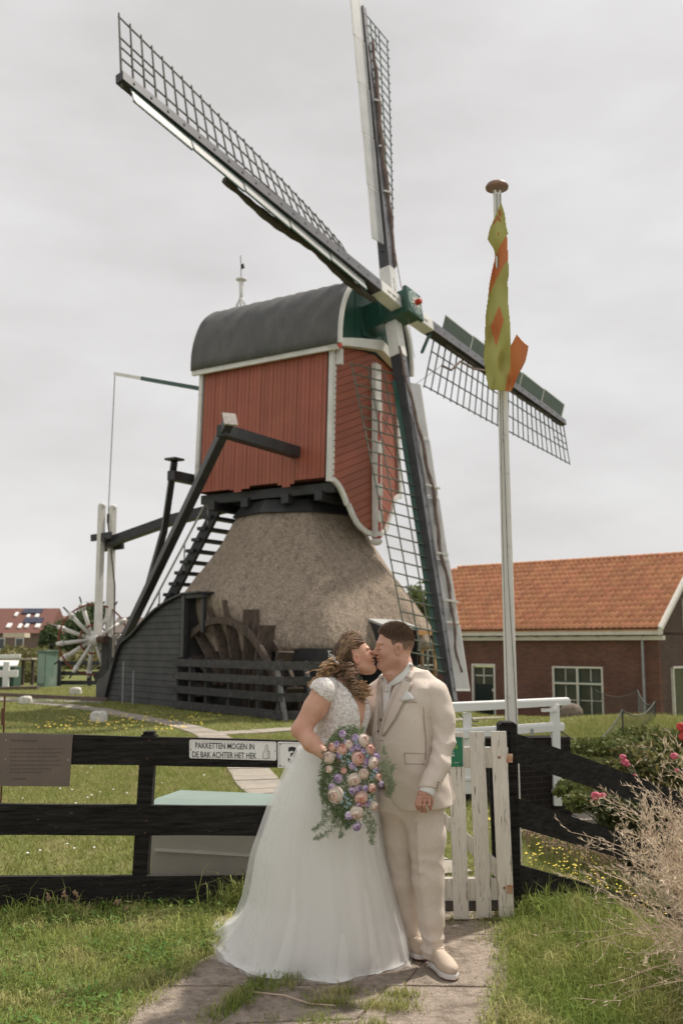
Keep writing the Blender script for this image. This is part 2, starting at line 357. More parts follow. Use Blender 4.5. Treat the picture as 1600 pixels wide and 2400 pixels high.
x,y=scatter(60000,.7,3.2,3.4,7.5,kr); blades('grass',x,y,rng.gamma(7,.014,len(x)),rng.uniform(.003,.006,len(x)),rng.uniform(.2,1.0,len(x)),GR)
x,y=scatter(420000,-9,9,7.0,19,lambda x,y: inview(x,y)&~onpath(x,y)); blades('grass',x,y,rng.gamma(6,.0075,len(x))+.015+.12*sm(1.4,2.6,x)*rng.uniform(0,1,len(x)),rng.uniform(.006,.013,len(x)),rng.uniform(.2,1.1,len(x)),GL,segs=1)
x,y=scatter(200000,-16,16,19,40,lambda x,y: inview(x,y)&~onpath(x,y)); blades('grass',x,y,rng.uniform(.03,.08,len(x)),rng.uniform(.015,.03,len(x)),rng.uniform(.2,1.1,len(x)),GL,segs=1)
# broad-leaved weeds in the near grass
def leaves(name,n,x0,x1,y0,y1,keep,s0,s1,m):
    x,y=scatter(n,x0,x1,y0,y1,keep); n=len(x); z=terrain(x,y)+rng.uniform(.015,.06,n); az=rng.uniform(0,2*PI,n); L=rng.uniform(s0,s1,n); w=L*.36; el=rng.uniform(-.1,.6,n)
    d=np.stack([np.cos(az)*np.cos(el),np.sin(az)*np.cos(el),np.sin(el)],1)*L[:,None]; sx=np.stack([-np.sin(az),np.cos(az),np.zeros(n)],1)*w[:,None]
    B=np.stack([x,y,z],1); up=np.array([0,0,1.])*(L*.06)[:,None]
    vs=np.stack([B,B+d*.5+sx*.5-up,B+d,B+d*.5-sx*.5-up],1).reshape(-1,3); k=np.arange(n)*4
    fs=np.concatenate([np.stack([k,k+1,k+2],1),np.stack([k,k+2,k+3],1)])
    return raw_mesh(name,vs,fs,m,kind='stuff')
WEED=grassmat('clover_leaf',(.05,.11,.02),(.09,.15,.03),(.16,.17,.06),.3)
leaves('clover',16000,-3.0,-.3,3.6,7.0,lambda x,y: kp(x,y)&(clump(x,y,2.2)>.42),.018,.05,WEED)
leaves('clover',5000,.9,3.0,3.6,7.0,lambda x,y: kp(x,y)&(clump(x,y,2.2)>.5),.018,.05,WEED)
# tufts growing in the slab joints
xs_,ys_=[],[]
for (cx,cy,rx,ry,nn) in ((-.50,5.05,.04,.18,1300),(-.36,5.25,.04,.09,400),(-.06,4.95,.07,.035,350),(.0,5.1,.05,.03,250),(.22,4.9,.07,.04,450),(.15,4.62,.04,.05,250),(.29,5.06,.05,.03,250),(-.10,4.72,.07,.03,200),(.5,6.42,.18,.04,500),(.98,6.3,.10,.25,1400),(.02,4.5,.05,.03,200),(-.22,4.55,.06,.03,150)):
    xs_.append(rng.normal(cx,rx,nn)+ (0)); ys_.append(rng.normal(cy,ry,nn))
x=np.concatenate(xs_); y=np.concatenate(ys_); x=x+(y-4.98)*.35*(np.abs(x+.4)<.2); blades('grass',x,y,rng.gamma(4,.010,len(x)),rng.uniform(.002,.005,len(x)),rng.uniform(.3,1.1,len(x)),GR,z0=.01)
# thin grass creeping over the path edges and grit on the slabs
xe=[];ye=[]
for y0 in np.linspace(3.9,7.3,2600): 
    for L_,sgn in ((left,1),(rightp,-1)): xe.append(edge(L_,y0)+sgn*abs(rng.normal(0,.035))); ye.append(y0+rng.normal(0,.02))
xe=np.array(xe);ye=np.array(ye); kk=rng.uniform(0,1,len(xe))<.15+.45*clump(xe*3,ye*3); blades('grass',xe[kk],ye[kk],rng.gamma(5,.010,kk.sum()),rng.uniform(.003,.006,kk.sum()),rng.uniform(.4,1.4,kk.sum()),GR,z0=.008)
# taller tufts under the fence
for cx,cy,nn,hh in ((-.62,6.72,260,.22),(-1.9,6.6,60,.16),(-.35,6.75,160,.12),(1.2,6.5,420,.17),(1.35,6.9,300,.2),(1.6,6.75,300,.16)):
    x=rng.normal(cx,.11,nn); y=rng.normal(cy,.05,nn); blades('grass',x,y,rng.gamma(9,hh/9,nn),rng.uniform(.004,.008,nn),rng.uniform(.2,1.3,nn),GR)
# little flowers: daisies in the lawn, yellow hawkbit by the ditch and left of the path
def dots(name,x,y,zh,r,m,kind='stuff',stem=True):
    n=len(x); z=terrain(x,y)+zh; vs=[];fs=[]
    a=np.arange(6)*PI/3; ring=np.stack([np.cos(a),np.sin(a),np.zeros(6)],1)
    C=np.stack([x,y,z],1); V_=C[:,None,:]+ring[None]*r[:,None,None]+np.array([0,0,.0]); top=C[:,None,:]+np.array([0,0,1.])*(r*.6)[:,None,None]
    vs=np.concatenate([V_,top],1).reshape(-1,3); k=np.arange(n)*7
    fs=np.concatenate([np.stack([k+i,k+(i+1)%6,k+6],1) for i in range(6)])
    return raw_mesh(name,vs,fs,m,kind=kind)
YF=mat('yellow_petals',(.60,.42,.05),(.5,.33,.04),rough=.6,island=.15); WF=mat('white_petals',(.6,.6,.56),(.5,.5,.46),rough=.6)
x,y=scatter(420,1.25,2.35,7.2,9.6,lambda x,y:rng.uniform(0,1,x.shape)<.3+.7*clump(x,y,2)); dots('yellow_flowers',x,y,rng.uniform(.10,.22,len(x)),rng.uniform(.008,.014,len(x)),YF)
x,y=scatter(260,-6.2,-2.8,19.5,24,lambda x,y:clump(x,y,1)>.35); dots('yellow_flowers',x,y,rng.uniform(.06,.12,len(x)),rng.uniform(.015,.03,len(x)),YF)
x,y=scatter(90,-4.5,1.0,7.5,16,lambda x,y:inview(x,y)&~onpath(x,y)); dots('daisies',x,y,rng.uniform(.04,.08,len(x)),rng.uniform(.008,.014,len(x)),WF)
x,y=scatter(2600,-1.1,1.1,3.6,7.3,lambda x,y: onpath(x,y)); dots('grit',x,y,.018,rng.uniform(.0015,.005,len(x)),mat('grit_and_husks',(.30,.22,.15),(.10,.085,.06),rough=.95,island=.4,raw=True))
# dried seed heads under the fence on the left
for k,(px,py,hh) in enumerate(((115,2128,.16),(152,2120,.14),(178,2118,.13),(275,2135,.10),(297,2150,.08))):
    q=at(px,py,6.55); b=MB(); b.tube([V(q.x,q.y,0),V(q.x+.01,q.y,q.z+hh*.1),V(q.x,q.y,q.z+hh*.45)],.0022,4); c=V(q.x,q.y,q.z+hh*.45)
    for i in range(9): b.ball(c+V(random.gauss(0,.008),random.gauss(0,.008),random.gauss(0,.012)),.008,n=5,k=4)
    o=b.build('dead_flower',mat('dead_seed_head',(.16,.10,.06),(.24,.16,.10),rough=.9,scale=60),cat='plant',label=['tallest dried brown seed head at the left under the bottom fence rail','second dried brown seed head from the left under the bottom fence rail','third dried seed head from the left under the bottom fence rail','short dried seed head left of the tall grass tuft under the fence','lowest dried seed head in the grass left of the tall tuft'][k])
# ================================================================ THE WINDMILL
MO=V(1.55,27,0); MA=R(32.5)
MS=V(math.cos(MA),-math.sin(MA),0); MU=V(math.sin(MA),math.cos(MA),0); MZ=V(0,0,1)
def M(s,u,z): return MO+MS*s+MU*u+MZ*z
mill=empty('windmill',M(-3.3,0,0),'red wooden windmill with a thatched lower tower and four lattice sails','windmill')
ZT,ZB=9.62,6.03; SF,SR=-1.04,-5.56; UT,UB=1.74,1.89
# ---- thatched octagonal tower
def octa(r,z,rot,noise=0,cs=0.0,n=64):
    c=M(-3.3,0,0); pts=[]
    for i in range(n):
        an=rot+2*PI*i/n
        k=((an-rot+1e-6)%(PI/4))-PI/8                      # rounded octagon
        rr=r*(cs+(1-cs)/max(math.cos(k),.9239)) if True else r
        rr*=1+noise*math.sin(an*9+z*3)*.5+noise*math.sin(an*23+z*7)*.3
        P_=V(math.cos(an)*rr,math.sin(an)*rr,0); n_=-P_.dot(NW); lim_=float(np.interp(z,[2.1,3.0],[2.92,3.4]))
        if n_>lim_-.25: P_=P_+NW*(n_-(lim_-.25*math.exp(-(n_-lim_+.25)/.25)))
        pts.append(c+P_+V(0,0,z))
    return pts
DW=V(.58,-.81,0).normalized(); NW=V(.81,.58,0).normalized()     # along / behind the wheelhouse wall
rotW=math.atan2(DW.y,DW.x)-PI/8
prof=[(1.62,5.42),(1.80,5.1),(1.98,4.75),(2.22,4.35),(2.51,3.9),(2.88,3.4),(3.26,2.9),(3.60,2.4),(3.84,1.95),(3.95,1.66),(3.88,1.52),(3.5,1.5),(2.9,1.55)]
b=MB(); b.grid([octa(r,z,rotW,.004,.0+.06*(5.4-z)/4,96) for r,z in prof],True)
th=b.build('thatched_roof',THATCH,mill,smooth=True)
ss=th.modifiers.new('s','SUBSURF'); ss.levels=2; ss.render_levels=2
tex=bpy.data.textures.new('thatch_lumps','CLOUDS'); tex.noise_scale=.35; dm=th.modifiers.new('d','DISPLACE'); dm.texture=tex; dm.strength=.06; dm.mid_level=.5; dm.texture_coords='GLOBAL'
tex2=bpy.data.textures.new('thatch_fine','CLOUDS'); tex2.noise_scale=.06; dm=th.modifiers.new('d2','DISPLACE'); dm.texture=tex2; dm.strength=.035; dm.mid_level=.5; dm.texture_coords='GLOBAL'
# thatch eave fringe and black boarded base
wall=MB(); wall.grid([octa(2.85,z,rotW,0,0,64) for z in (-.1,1.7)],True)
wl=wall.build('base_wall',BLACKMILL,mill)
for i in range(60):
    an=2*PI*i/60
    if math.cos(an+PI/2-.25)<-.2: continue
    p=octa(2.85,0,rotW,0,0,60)[i]; q=p-M(-3.3,0,0); q.z=0; q.normalize(); t=MZ.cross(q)
    b=MB(); b.boxv(p+V(0,0,.82)+q*.02,t*.142,q*.012,V(0,0,.8)); b.build('plank',BLACKMILL,wl)
b=MB(); b.grid([octa(r,z,rotW,0,0,64) for r,z in ((1.72,5.28),(1.80,5.30),(1.55,5.68),(1.40,5.68))],True); b.build('collar',BLACKBEAM,mill)
b=MB()
for u in (-1.5,-.75,.75,1.5): b.bar(M(SR-.1,u,5.86),M(SF,u,5.86),.22,.26)
for s in (-1.5,-2.6,-4.0,-5.2): b.bar(M(s,-1.7,5.66),M(s,1.7,5.66),.24,.26)
b.bar(M(-3.3,0,5.3),M(-3.3,0,6.1),1.6,1.6,up=MS)
b.build('base_frame',BLACKBEAM,mill)
# dormer hood on the right front, with the yellow framed window under it
dm0=M(-3.3,0,0)
fa=math.radians(-50); fd=V(math.cos(fa),math.sin(fa),0); ft=V(-fd.y,fd.x,0)
def DH(o,t,z): return dm0+fd*o+ft*t+V(0,0,z)
b=MB(); b.prism([DH(3.0,-.52,2.52),DH(4.45,-.52,2.12),DH(4.45,-.52,2.06),DH(3.0,-.52,2.46)],ft*1.04)
b.build('porch_roof',mat('porch_lead_roof',(.30,.30,.29),(.22,.22,.21),rough=.6,scale=5),mill)
for t0 in (-.50,.46):
    b=MB(); b.prism([DH(3.0,t0,2.46),DH(4.38,t0,2.07),DH(4.34,t0,0),DH(3.0,t0,0)],ft*.04); b.build('porch_side',BLACKBEAM,mill)
YEL=mat('ochre_window_frame',(.36,.19,.07),(.30,.15,.05),rough=.5)
f2=math.radians(-33); wd=V(math.cos(f2),math.sin(f2),0); wt=V(-wd.y,wd.x,0)
def WH(o,t,z): return dm0+wd*o+wt*t+V(0,0,z)
b=MB()
for t in (-.75,-.1,.62): b.bar(WH(4.05,t,.2),WH(4.05,t,1.98),.09,.08,up=wd)
b.bar(WH(4.05,-.8,2.0),WH(4.05,.68,2.0),.1,.12); b.bar(WH(4.05,-.8,.75),WH(4.05,.68,.75),.1,.08)
wf=b.build('window_frame',YEL,mill)
b=MB(); b.boxv(WH(3.97,-.06,1.1),wt*.7,wd*.02,V(0,0,.95)); b.build('pane',GLASS,wf)
b=MB()
for t in (-.42,.26):
    b.bar(WH(4.03,t,.8),WH(4.03,t,1.95),.03,.03,up=wd)
for z in (1.15,1.55):
    b.bar(WH(4.03,-.72,z),WH(4.03,-.14,z),.03,.03); b.bar(WH(4.03,-.06,z),WH(4.03,.58,z),.03,.03)
b.build('glazing_bar',WHITE,wf)
# ---- body, side wall of upright planks
def ulean(z): return UT+(UB-UT)*(ZT-z)/(ZT-ZB)
b=MB()
bz=ZB+.1
b.prism([M(SF-.02,-ulean(bz)+.04,bz),M(SF-.02,-UT+.04,ZT),M(SR,-UT+.04,ZT),M(SR,-ulean(bz)+.04,bz)],MU*.04)
b.prism([M(SF-.02,ulean(bz)-.08,bz),M(SF-.02,UT-.08,ZT),M(SR,UT-.08,ZT),M(SR,ulean(bz)-.08,bz)],MU*.04)
b.prism([M(SR,-UB+.05,bz),M(SR,UB-.05,bz),M(SR,UT-.05,ZT),M(SR,-UT+.05,ZT)],MS*.04)
b.prism([M(SR+.05,-UB+.05,ZB+.03),M(SR+.05,UB-.05,ZB+.03),M(SF-.06,UB-.05,ZB+.03),M(SF-.06,-UB+.05,ZB+.03)],MZ*.05)
body=b.build('body',mat('dark_joint_red',(.04,.012,.008),rough=.8),mill)
NP=31
for sd in (-1,1):
    for i in range(NP):
        s0=SR+.10+(SF-SR-.22)*i/NP; s1=SR+.10+(SF-SR-.22)*(i+1)/NP-.012
        fr=(i+.5)/NP; zb=ZB
        if .30<fr<.37 or .67<fr<.74: zb=ZB-.10
        elif .37<=fr<.41 or .27<fr<=.30 or .64<fr<=.67 or .74<=fr<.78: zb=ZB-.03
        elif .41<=fr<=.64: zb=ZB+.04
        elif fr>=.78: zb=ZB+.06
        b=MB(); pr=.012+.004*((i*7)%3)
        b.prism([M(s0,sd*(ulean(zb)+pr-.03),zb),M(s1,sd*(ulean(zb)+pr-.03),zb),M(s1,sd*(UT+pr-.03),ZT),M(s0,sd*(UT+pr-.03),ZT)],MU*sd*.025)
        b.build('plank',RED,body,recalc=True)
for i in range(24):                                                 # rear wall
    u0=-UT+2*UT*i/24; u1=-UT+2*UT*(i+1)/24-.012; k=UB/UT
    b=MB(); b.prism([M(SR-.02,u0*k,ZB),M(SR-.02,u1*k,ZB),M(SR-.02,u1,ZT),M(SR-.02,u0,ZT)],-MS*.025); b.build('plank',RED,body,recalc=True)
# ---- front wall: two halves meeting at a slight prow, diagonal boards
PR=.30
def fz(s): return s
def front(u,z,out=0): 
    k=abs(u)/ulean(max(z,ZB)); return M(SF+PR*(1-min(k,1))+out,u,z)
beard=[(1.0,6.03),(.93,6.03),(.86,5.97),(.80,5.88),(.74,5.75),(.68,5.58),(.63,5.42),(.60,5.42),(.56,5.3),(.50,5.13),(.42,4.96),(.33,4.84),(.22,4.75),(.12,4.71),(0,4.70)]
def zlow(k):
    for (a,za),(c,zc) in zip(beard,beard[1:]):
        if c<=k<=a: return za+(zc-za)*((a-k)/(a-c) if a>c else 0)
    return 6.03
fw=MB()
N_=28
for sd in (-1,1):
    rows=[]
    for i in range(N_+1):
        k=i/N_; zl=zlow(k)+.03
        rows.append([front(sd*k*ulean(max(zl,ZB)),zl,-.04),front(sd*k*UT,ZT+.25,-.04)])
    fw.grid(rows)
fwo=fw.build('front_wall',MATS['dark_joint_red'],mill)
tn=math.tan(R(24)); pit=.215
for sd in (-1,1):
    for k in range(-6,30):
        up=[];lo=[]
        for i in range(N_+1):
            f=i/N_; z0=4.2+k*pit+(1-f)*UT*tn
            zl=zlow(f); a=max(z0,zl); c=min(z0+pit-.014,ZT+.2)
            if c>a+.01:
                up.append((f,c)); lo.append((f,a))
        if len(up)<2: continue
        b=MB(); n=len(up); pr=.004*((k*5)%3)
        P=[front(sd*f*ulean(max(z,ZB)),z,.0+pr) for f,z in up]; Q=[front(sd*f*ulean(max(z,ZB)),z,.0+pr) for f,z in lo]
        B1=[p-MS*.03 for p in P]; B2=[p-MS*.03 for p in Q]
        b.grid([B1,P,Q,B2]); b.build('plank',RED,fwo,recalc=True)
# white trims
b=MB()
for sd in (-1,1):
    b.mark()
    pp=[front(sd*f*ulean(max(z,ZB)),z,.03) for f,z in beard]
    for p,q in zip(pp,pp[1:]):
        if (p-q).length>.01: b.bar(p+(p-q)*.06,q,.09,.13,up=MZ.cross(q-p).cross(q-p) if False else MZ)
    b.bar(front(sd*UB,ZB-.06,.02),front(sd*UT,ZT,.02),.12,.13,up=MS)
    for z in np.arange(6.2,9.5,.16): b.boxv(front(sd*(ulean(z)-.075),z,.055),MU*.03,MS*.035,MZ*.06)
    b.mark(); b.bar(M(SR-.02,sd*(UB+.0),ZB-.05),M(SR-.02,sd*(UT+.0),ZT),.12,.12,up=MS)
b.build_each('corner_trim',WHITEM,mill)
# centre post of the front with a red inlay, scrolls and finial
b=MB(); b.bar(front(0,4.62,.07),front(0,9.55,.07),.30,.14,up=MS)
for z in (8.35,7.15,5.95,5.2): b.boxv(front(0,z,.16),MU*.11,MS*.03,MZ*.16)
cp_=b.build('centre_post',WHITEM,mill)
b=MB()
for z0,z1 in ((5.32,5.8),(6.1,7.0),(7.3,8.2),(4.8,5.06)): b.mark(); b.boxv(front(0,(z0+z1)/2,.150),MU*.05,MS*.012,MZ*((z1-z0)/2))
b.build_each('inlay',mat('bright_red_paint',(.30,.025,.012),rough=.4),cp_)
b=MB(); b.lathe(front(0,4.40,.05),[(.02,0),(.11,.03),(.17,.10),(.15,.16),(.10,.19),(.10,.24),(.15,.26)],14); b.build('finial',WHITEM,cp_,smooth=True)
b=MB(); b.lathe(front(0,4.60,.05),[(.12,0),(.15,.02),(.13,.06)],14); b.build('red_ring',MATS['bright_red_paint'],cp_)
# white wind beam under the hood, slightly rising towards the middle
b=MB()
for sd in (-1,1):
    rows=[]
    for i in range(9):
        f=i/8; z=ZT-.05+.34*(1-f)**.7; th_=.30-.1*f; o=.30+PR*(1-f)
        rows.append([M(SF+o-.25,sd*f*2.02,z+.0),M(SF+o,sd*f*2.02,z),M(SF+o,sd*f*2.02,z+th_),M(SF+o-.25,sd*f*2.02,z+th_)])
    b.grid(rows,True)
    b.boxv(M(SF+.18,sd*1.62,ZT-.22),MU*.07,MS*.07,MZ*.22)
b.build('wind_beam',WHITEM,mill,recalc=True)
b=MB()
for sd in (-1,1): b.mark(); b.boxv(M(SF+.22,sd*1.86,ZT+.02),MU*.10,MS*.12,MZ*.06)
b.build_each('red_bracket',MATS['bright_red_paint'],mill)
# eaves boards
b=MB()
for sd in (-1,1): b.mark(); b.bar(M(SR-.22,sd*1.93,ZT-.03),M(SF+.32,sd*1.93,ZT-.03),.10,.15)
b.build_each('eaves_board',WHITEM,mill)
# ---- barrel roof in felt strips
def roofp(k,s,d=0):
    an=PI*k; c=math.cos(an); n=2.35
    x=-math.copysign(abs(c)**(2/n),c)*(1.98+d); z=(abs(math.sin(an))**(2/n))*(2.22+d)
    return M(s,x,ZT+.03+z)
S0,S1=SR-.22,SF+.42; NB=8
roof=None
b=MB(); b.grid([[roofp(k/40,S0+(S1-S0)*j/48,.012*math.sin(j*1.7+k*.6)+.01*math.sin(k*.9-j*.8)) for k in range(41)] for j in range(49)])
roof=b.build('roof',ROOFFELT,mill,smooth=True); sd_=roof.modifiers.new('t','SOLIDIFY'); sd_.thickness=.05
for j in range(1,NB):
    s=S0+(S1-S0)*j/NB; b=MB(); b.tube([roofp(k/40,s+.015*math.sin(k*.5),.012) for k in range(41)],.03,5); b.build('felt_seam',mat('felt_seam_dark',(.026,.026,.026),(.034,.033,.032)),roof)
b=MB(); b.mark(); rr=[roofp(k/40,S1+.01,.02) for k in range(41)]
for p,q in zip(rr,rr[1:]): b.bar(p,q,.10,.09,up=MS)
b.mark(); rr=[roofp(k/40,S0-.01,.0) for k in range(41)]
for p,q in zip(rr,rr[1:]): b.bar(p,q,.05,.05,up=MS)
b.build_each('verge_trim',WHITEM,roof)
for k in range(14):                                                 # green upright boards closing the hood
    k0,k1=k/14,(k+1)/14
    p0,p1=roofp(.5+.5*math.cos(PI*(1-k0)) ,S1-.28,-.06),roofp(.5+.5*math.cos(PI*(1-k1)),S1-.28,-.06)
    z=ZT+.25; b=MB(); o=MS*(.0 if k%2 else .015)
    b.prism([V(p0.x,p0.y,z)+o,V(p1.x,p1.y,z)+o,p1+o,p0+o],-MS*.03); b.build('green_board',GREEN,roof,recalc=True)
b=MB(); b.prism([roofp(k/20,S0+.04,-.05) for k in range(21)],MS*.03); b.build('rear_gable',BLACKBEAM,roof)
# vane on the rear end of the ridge
c=roofp(.5,SR+.0,0)
b=MB(); b.lathe(c,[(.10,-.05),(.12,.05),(.06,.12),(.05,.16)],12); b.lathe(c+V(0,0,.50),[(.05,0),(.055,.25),(.075,.62),(.04,.64)],12)
for i in range(8):
    an=i*PI/4; d=V(math.cos(an),math.sin(an),0)
    b.tube([c+V(0,0,.14)+d*.03,c+V(0,0,.22)+d*.13,c+V(0,0,.34)+d*.15,c+V(0,0,.46)+d*.08,c+V(0,0,.56)+d*.045],.018,5)
b.lathe(c+V(0,0,1.12),[(.07,0),(.17,.03),(.16,.07),(.04,.10)],14)
sp_=b.build('spire',WHITEM,mill,smooth=True)
b=MB(); b.tube([c+V(0,0,1.2),c+V(-.01,0,1.6),c+V(-.03,0,1.95)],.012,5); b.prism([c+V(-.02,0,1.5),c+V(.10,.03,1.55),c+V(.06,.02,1.72),c+V(-.01,0,1.66)],V(0,.01,0)); b.build('weather_vane',BLKMETAL,sp_)
# ---- windshaft, hub and sails
a_,t_=R(33.1),R(11.2)
SH=V(math.cos(a_)*math.cos(t_),-math.sin(a_)*math.cos(t_),math.sin(t_)); SU=V(math.sin(a_),math.cos(a_),0); SW=SU.cross(SH); 
if SW.z<0: SW=-SW
HUB=V(1.55,27,10.99)
b=MB(); b.bar(HUB-SH*.95,HUB-SH*.30,.74,.74,up=SW); b.bar(HUB-SH*1.1,HUB-SH*.9,.95,1.05,up=SW)
neck=b.build('shaft_neck',GREEN,mill,bevel=.02)
b=MB(); b.bar(HUB-SH*.34,HUB+SH*.52,.70,.70,up=SW+SU*.12); b.bar(HUB+SH*.48,HUB+SH*.60,.82,.82,up=SW+SU*.12)
hub=b.build('hub',GREEN,mill,bevel=.02)
b=MB(); b.lathe(HUB+SH*.60,[(.36,0),(.36,.012),(.33,.02)],24,axis=SH); b.build('face_plate',mat('hub_face_grey_green',(.10,.15,.13),(.14,.19,.17),rough=.5),hub)
b=MB()
for i in range(8):
    an=i*PI/4+.2; d=SU*math.cos(an)+SW*math.sin(an); e=SU*-math.sin(an)+SW*math.cos(an)
    b.prism([HUB+SH*.622+e*.045,HUB+SH*.622+d*.32,HUB+SH*.622-e*.045],SH*.012)
b.build('star',WHITEM,hub)
b=MB(); b.lathe(HUB+SH*.62,[(.085,0),(.085,.16),(.06,.18)],12,axis=SH); b.build('pivot_cap',MATS['bright_red_paint'],hub)
Rr=R(-7.2); Bb=R(1.63); LS=11.0
BOLT=BLKMETAL
for i in range(4):
    th_=PI/2+Rr+PI/2*(1-i); d=SU*math.cos(th_)+SW*math.sin(th_); lat=SU*math.sin(th_)-SW*math.cos(th_)
    dd=(d*math.cos(Bb)+SH*math.sin(Bb)).normalized()
    H0=HUB+(SH*.17 if i%2==0 else -SH*.17)
    tip=H0+dd*LS
    b=MB()
    p1=H0+dd*1.42; w1,w2=.33,.20
    # stock: steel grey front; shade on the other faces painted in as black
    def sq(c,w): return [c+lat*w/2+SH*w/2,c-lat*w/2+SH*w/2,c-lat*w/2-SH*w/2,c+lat*w/2-SH*w/2]
    A_,B_=sq(p1,w1),sq(tip,w2)
    b.add(A_+B_,[(1,0,4,5)],0); b.add(A_+B_,[(2,1,5,6),(3,2,6,7),(0,3,7,4),(4,7,6,5),(0,1,2,3)],1)
    sail=b.build('sail',[STEELG,BLACKBEAM],mill,recalc=True)
    b=MB(); b.bar(H0,p1,w1+.03,w1+.03,up=SH)
    for q in (.5,.75,1.0): b.boxv(H0+dd*q+SH*.0,lat*.03+V(0,0,0),dd*.1,SH*.205)
    b.build('white_stock_end',WHITEM,sail,bevel=.02)
    b=MB()
    for q in np.linspace(1.6,10.7,20): 
        b.boxv(H0+dd*q+SH*.17*(1-.4*q/11),lat*.02,dd*.02,SH*.012); b.boxv(H0+dd*q-lat*.165*(1-.4*q/11),lat*.014,dd*.018,SH*.018)
    b.build('bolt',BOLT,sail,kind='stuff')
    def tw(r): return R(25-24*((r-1.8)/9.2)**.8 if r>1.8 else 25)
    LM=[LATTICEG,LATTICE][i in (3,)]
    if i==0: LM=mat('sail_lattice_dark',(.028,.032,.025),(.055,.05,.04),rough=.8,scale=8)
    NBAR=28; Wd=1.60
    tips=[]
    for k in range(NBAR):
        r=1.95+(LS-.06-1.95)*k/(NBAR-1); f=tw(r); L_=lat*math.cos(f)-SH*math.sin(f); c=H0+dd*r
        b=MB(); sh=.03*math.sin(k*5.1)
        b.bar(c-lat*.22-SH*.0,c+L_*(Wd+.07+sh*.3),.035,.035,up=SH,w2=.026,h2=.026); b.build('crossbar',LM,sail); tips.append((c,L_))
    for j,fr in enumerate((1.0,.67,.345)):
        for k in range(0,NBAR-1,1):
            pass
        b=MB(); pp=[c+L_*(Wd*fr)-SH*.022 for c,L_ in tips]
        for p,q in zip(pp,pp[1:]): b.bar(p,q,.03,.026,up=SH)
        b.build('hemlath',LM,sail)
    b=MB(); pp=[c+L_*(Wd*.52)-SH*.022 for c,L_ in tips[-4:]]
    for p,q in zip(pp,pp[1:]): b.bar(p,q,.026,.026,up=SH)
    b.build('hemlath',LM,sail)
    # leading boards: hinged panels one behind the other
    ps=R((12,-9,24,26)[i]); e=(-lat*math.cos(ps)+SH*math.sin(ps)); nn=dd.cross(e).normalized()
    if nn.dot(SH)<0: nn=-nn
    wb=(.33,.46,.50,.46)[i]; edges=np.linspace(2.15,11.35 if i==1 else 10.75,6)
    for r0,r1 in zip(edges,edges[1:]):
        q0=H0+dd*(r0+.008)-lat*.15+SH*.03; q1=H0+dd*(r1-.008)-lat*.11+SH*.03
        b=MB(); b.prism([q0,q1,q1+e*wb,q0+e*wb],nn*.022,)
        if i==2: bm_=[GREEN,WHITEM]
        else: bm_=[WHITEM,GREEN]
        o=b.build('leading_board',mat('leading_board_white',(.30,.30,.29),(.24,.24,.235),rough=.4,scale=2) if i!=2 else mat('leading_board_underside',(.06,.085,.075),(.085,.10,.09),rough=.6,scale=4),sail,recalc=True)
        b=MB(); b.bar(q0+e*(wb+.012),q1+e*(wb+.012),.03,.03,up=nn); b.bar(q0+e*.03+nn*.012,q1+e*.03+nn*.012,.04,.035,up=nn); b.bar(q1+e*.0+nn*.012-dd*.03,q1+e*wb+nn*.012-dd*.03,.05,.03,up=nn)
        b.build('board_edge',WHITEM if i==2 else (GREEN if i==0 else WHITEM),sail)
    if i==3:                                                     # green wind board behind the stock
        b=MB(); b.prism([H0+dd*1.9-lat*.18-SH*.10,H0+dd*10.6-lat*.13-SH*.10,H0+dd*10.6-lat*.30-SH*.04,H0+dd*1.9-lat*.34-SH*.04],SH*.02); b.build('green_board',GREEN,sail,recalc=True)
        b=MB(); b.prism([H0+dd*2.2+lat*.17-SH*.10,H0+dd*10.3+lat*.11-SH*.10,H0+dd*10.3+lat*.19-SH*.16,H0+dd*2.2+lat*.30-SH*.16],SH*.02); b.build('green_board',GREEN,sail,recalc=True)
    # rolled sailcloth
    pts=[];rs=[]
    if i==3:
        for k in range(46):
            f=k/45; r=1.3+9.0*f
            side=.55-.55*math.exp(-((f-.62)/.5)**2)*0
            off=(1-f)**1.5*.42*(1 if f<.2 else 1)
            x=.48*(1-sm(0,.36,f))-.16-.17*float(sm(.3,.5,f))*abs(math.sin(f*PI*3.2))
            pts.append(H0+dd*r+lat*x+SH*(.24+.02*math.sin(k))); rs.append(.03+.022*math.sin(f*PI)+.008*math.sin(k*2.1))
    elif i==1:
        for k in range(40):
            f=k/39; r=1.5+8.2*f
            pts.append(H0+dd*r+lat*(.14+.05*math.sin(f*9))+SH*(.17+.02*math.sin(k))); rs.append(.05+.03*math.sin(f*PI)+.01*math.sin(k*1.7))
    elif i==0:
        for k in range(40):
            f=k/39; r=1.2+6.4*f
            pts.append(H0+dd*r-lat*(.22+.06*math.sin(f*10))-SH*(.20)); rs.append(.06+.05*abs(math.sin(f*PI*2.2))+.01*math.sin(k*1.7))
    else:
        for k in range(40):
            f=k/39; r=2.4+8.2*f
            pts.append(H0+dd*r+lat*(.17+.025*math.sin(f*13))-SH*.02); rs.append(.05+.012*math.sin(k*1.9))
    b=MB(); b.tube(pts,rs,9); b.build('sailcloth',[mat('dark_sailcloth',(.035,.03,.028),(.06,.05,.045),rough=.9,scale=8,bump=.7),CLOTH][i in (1,3)] ,sail,smooth=True)
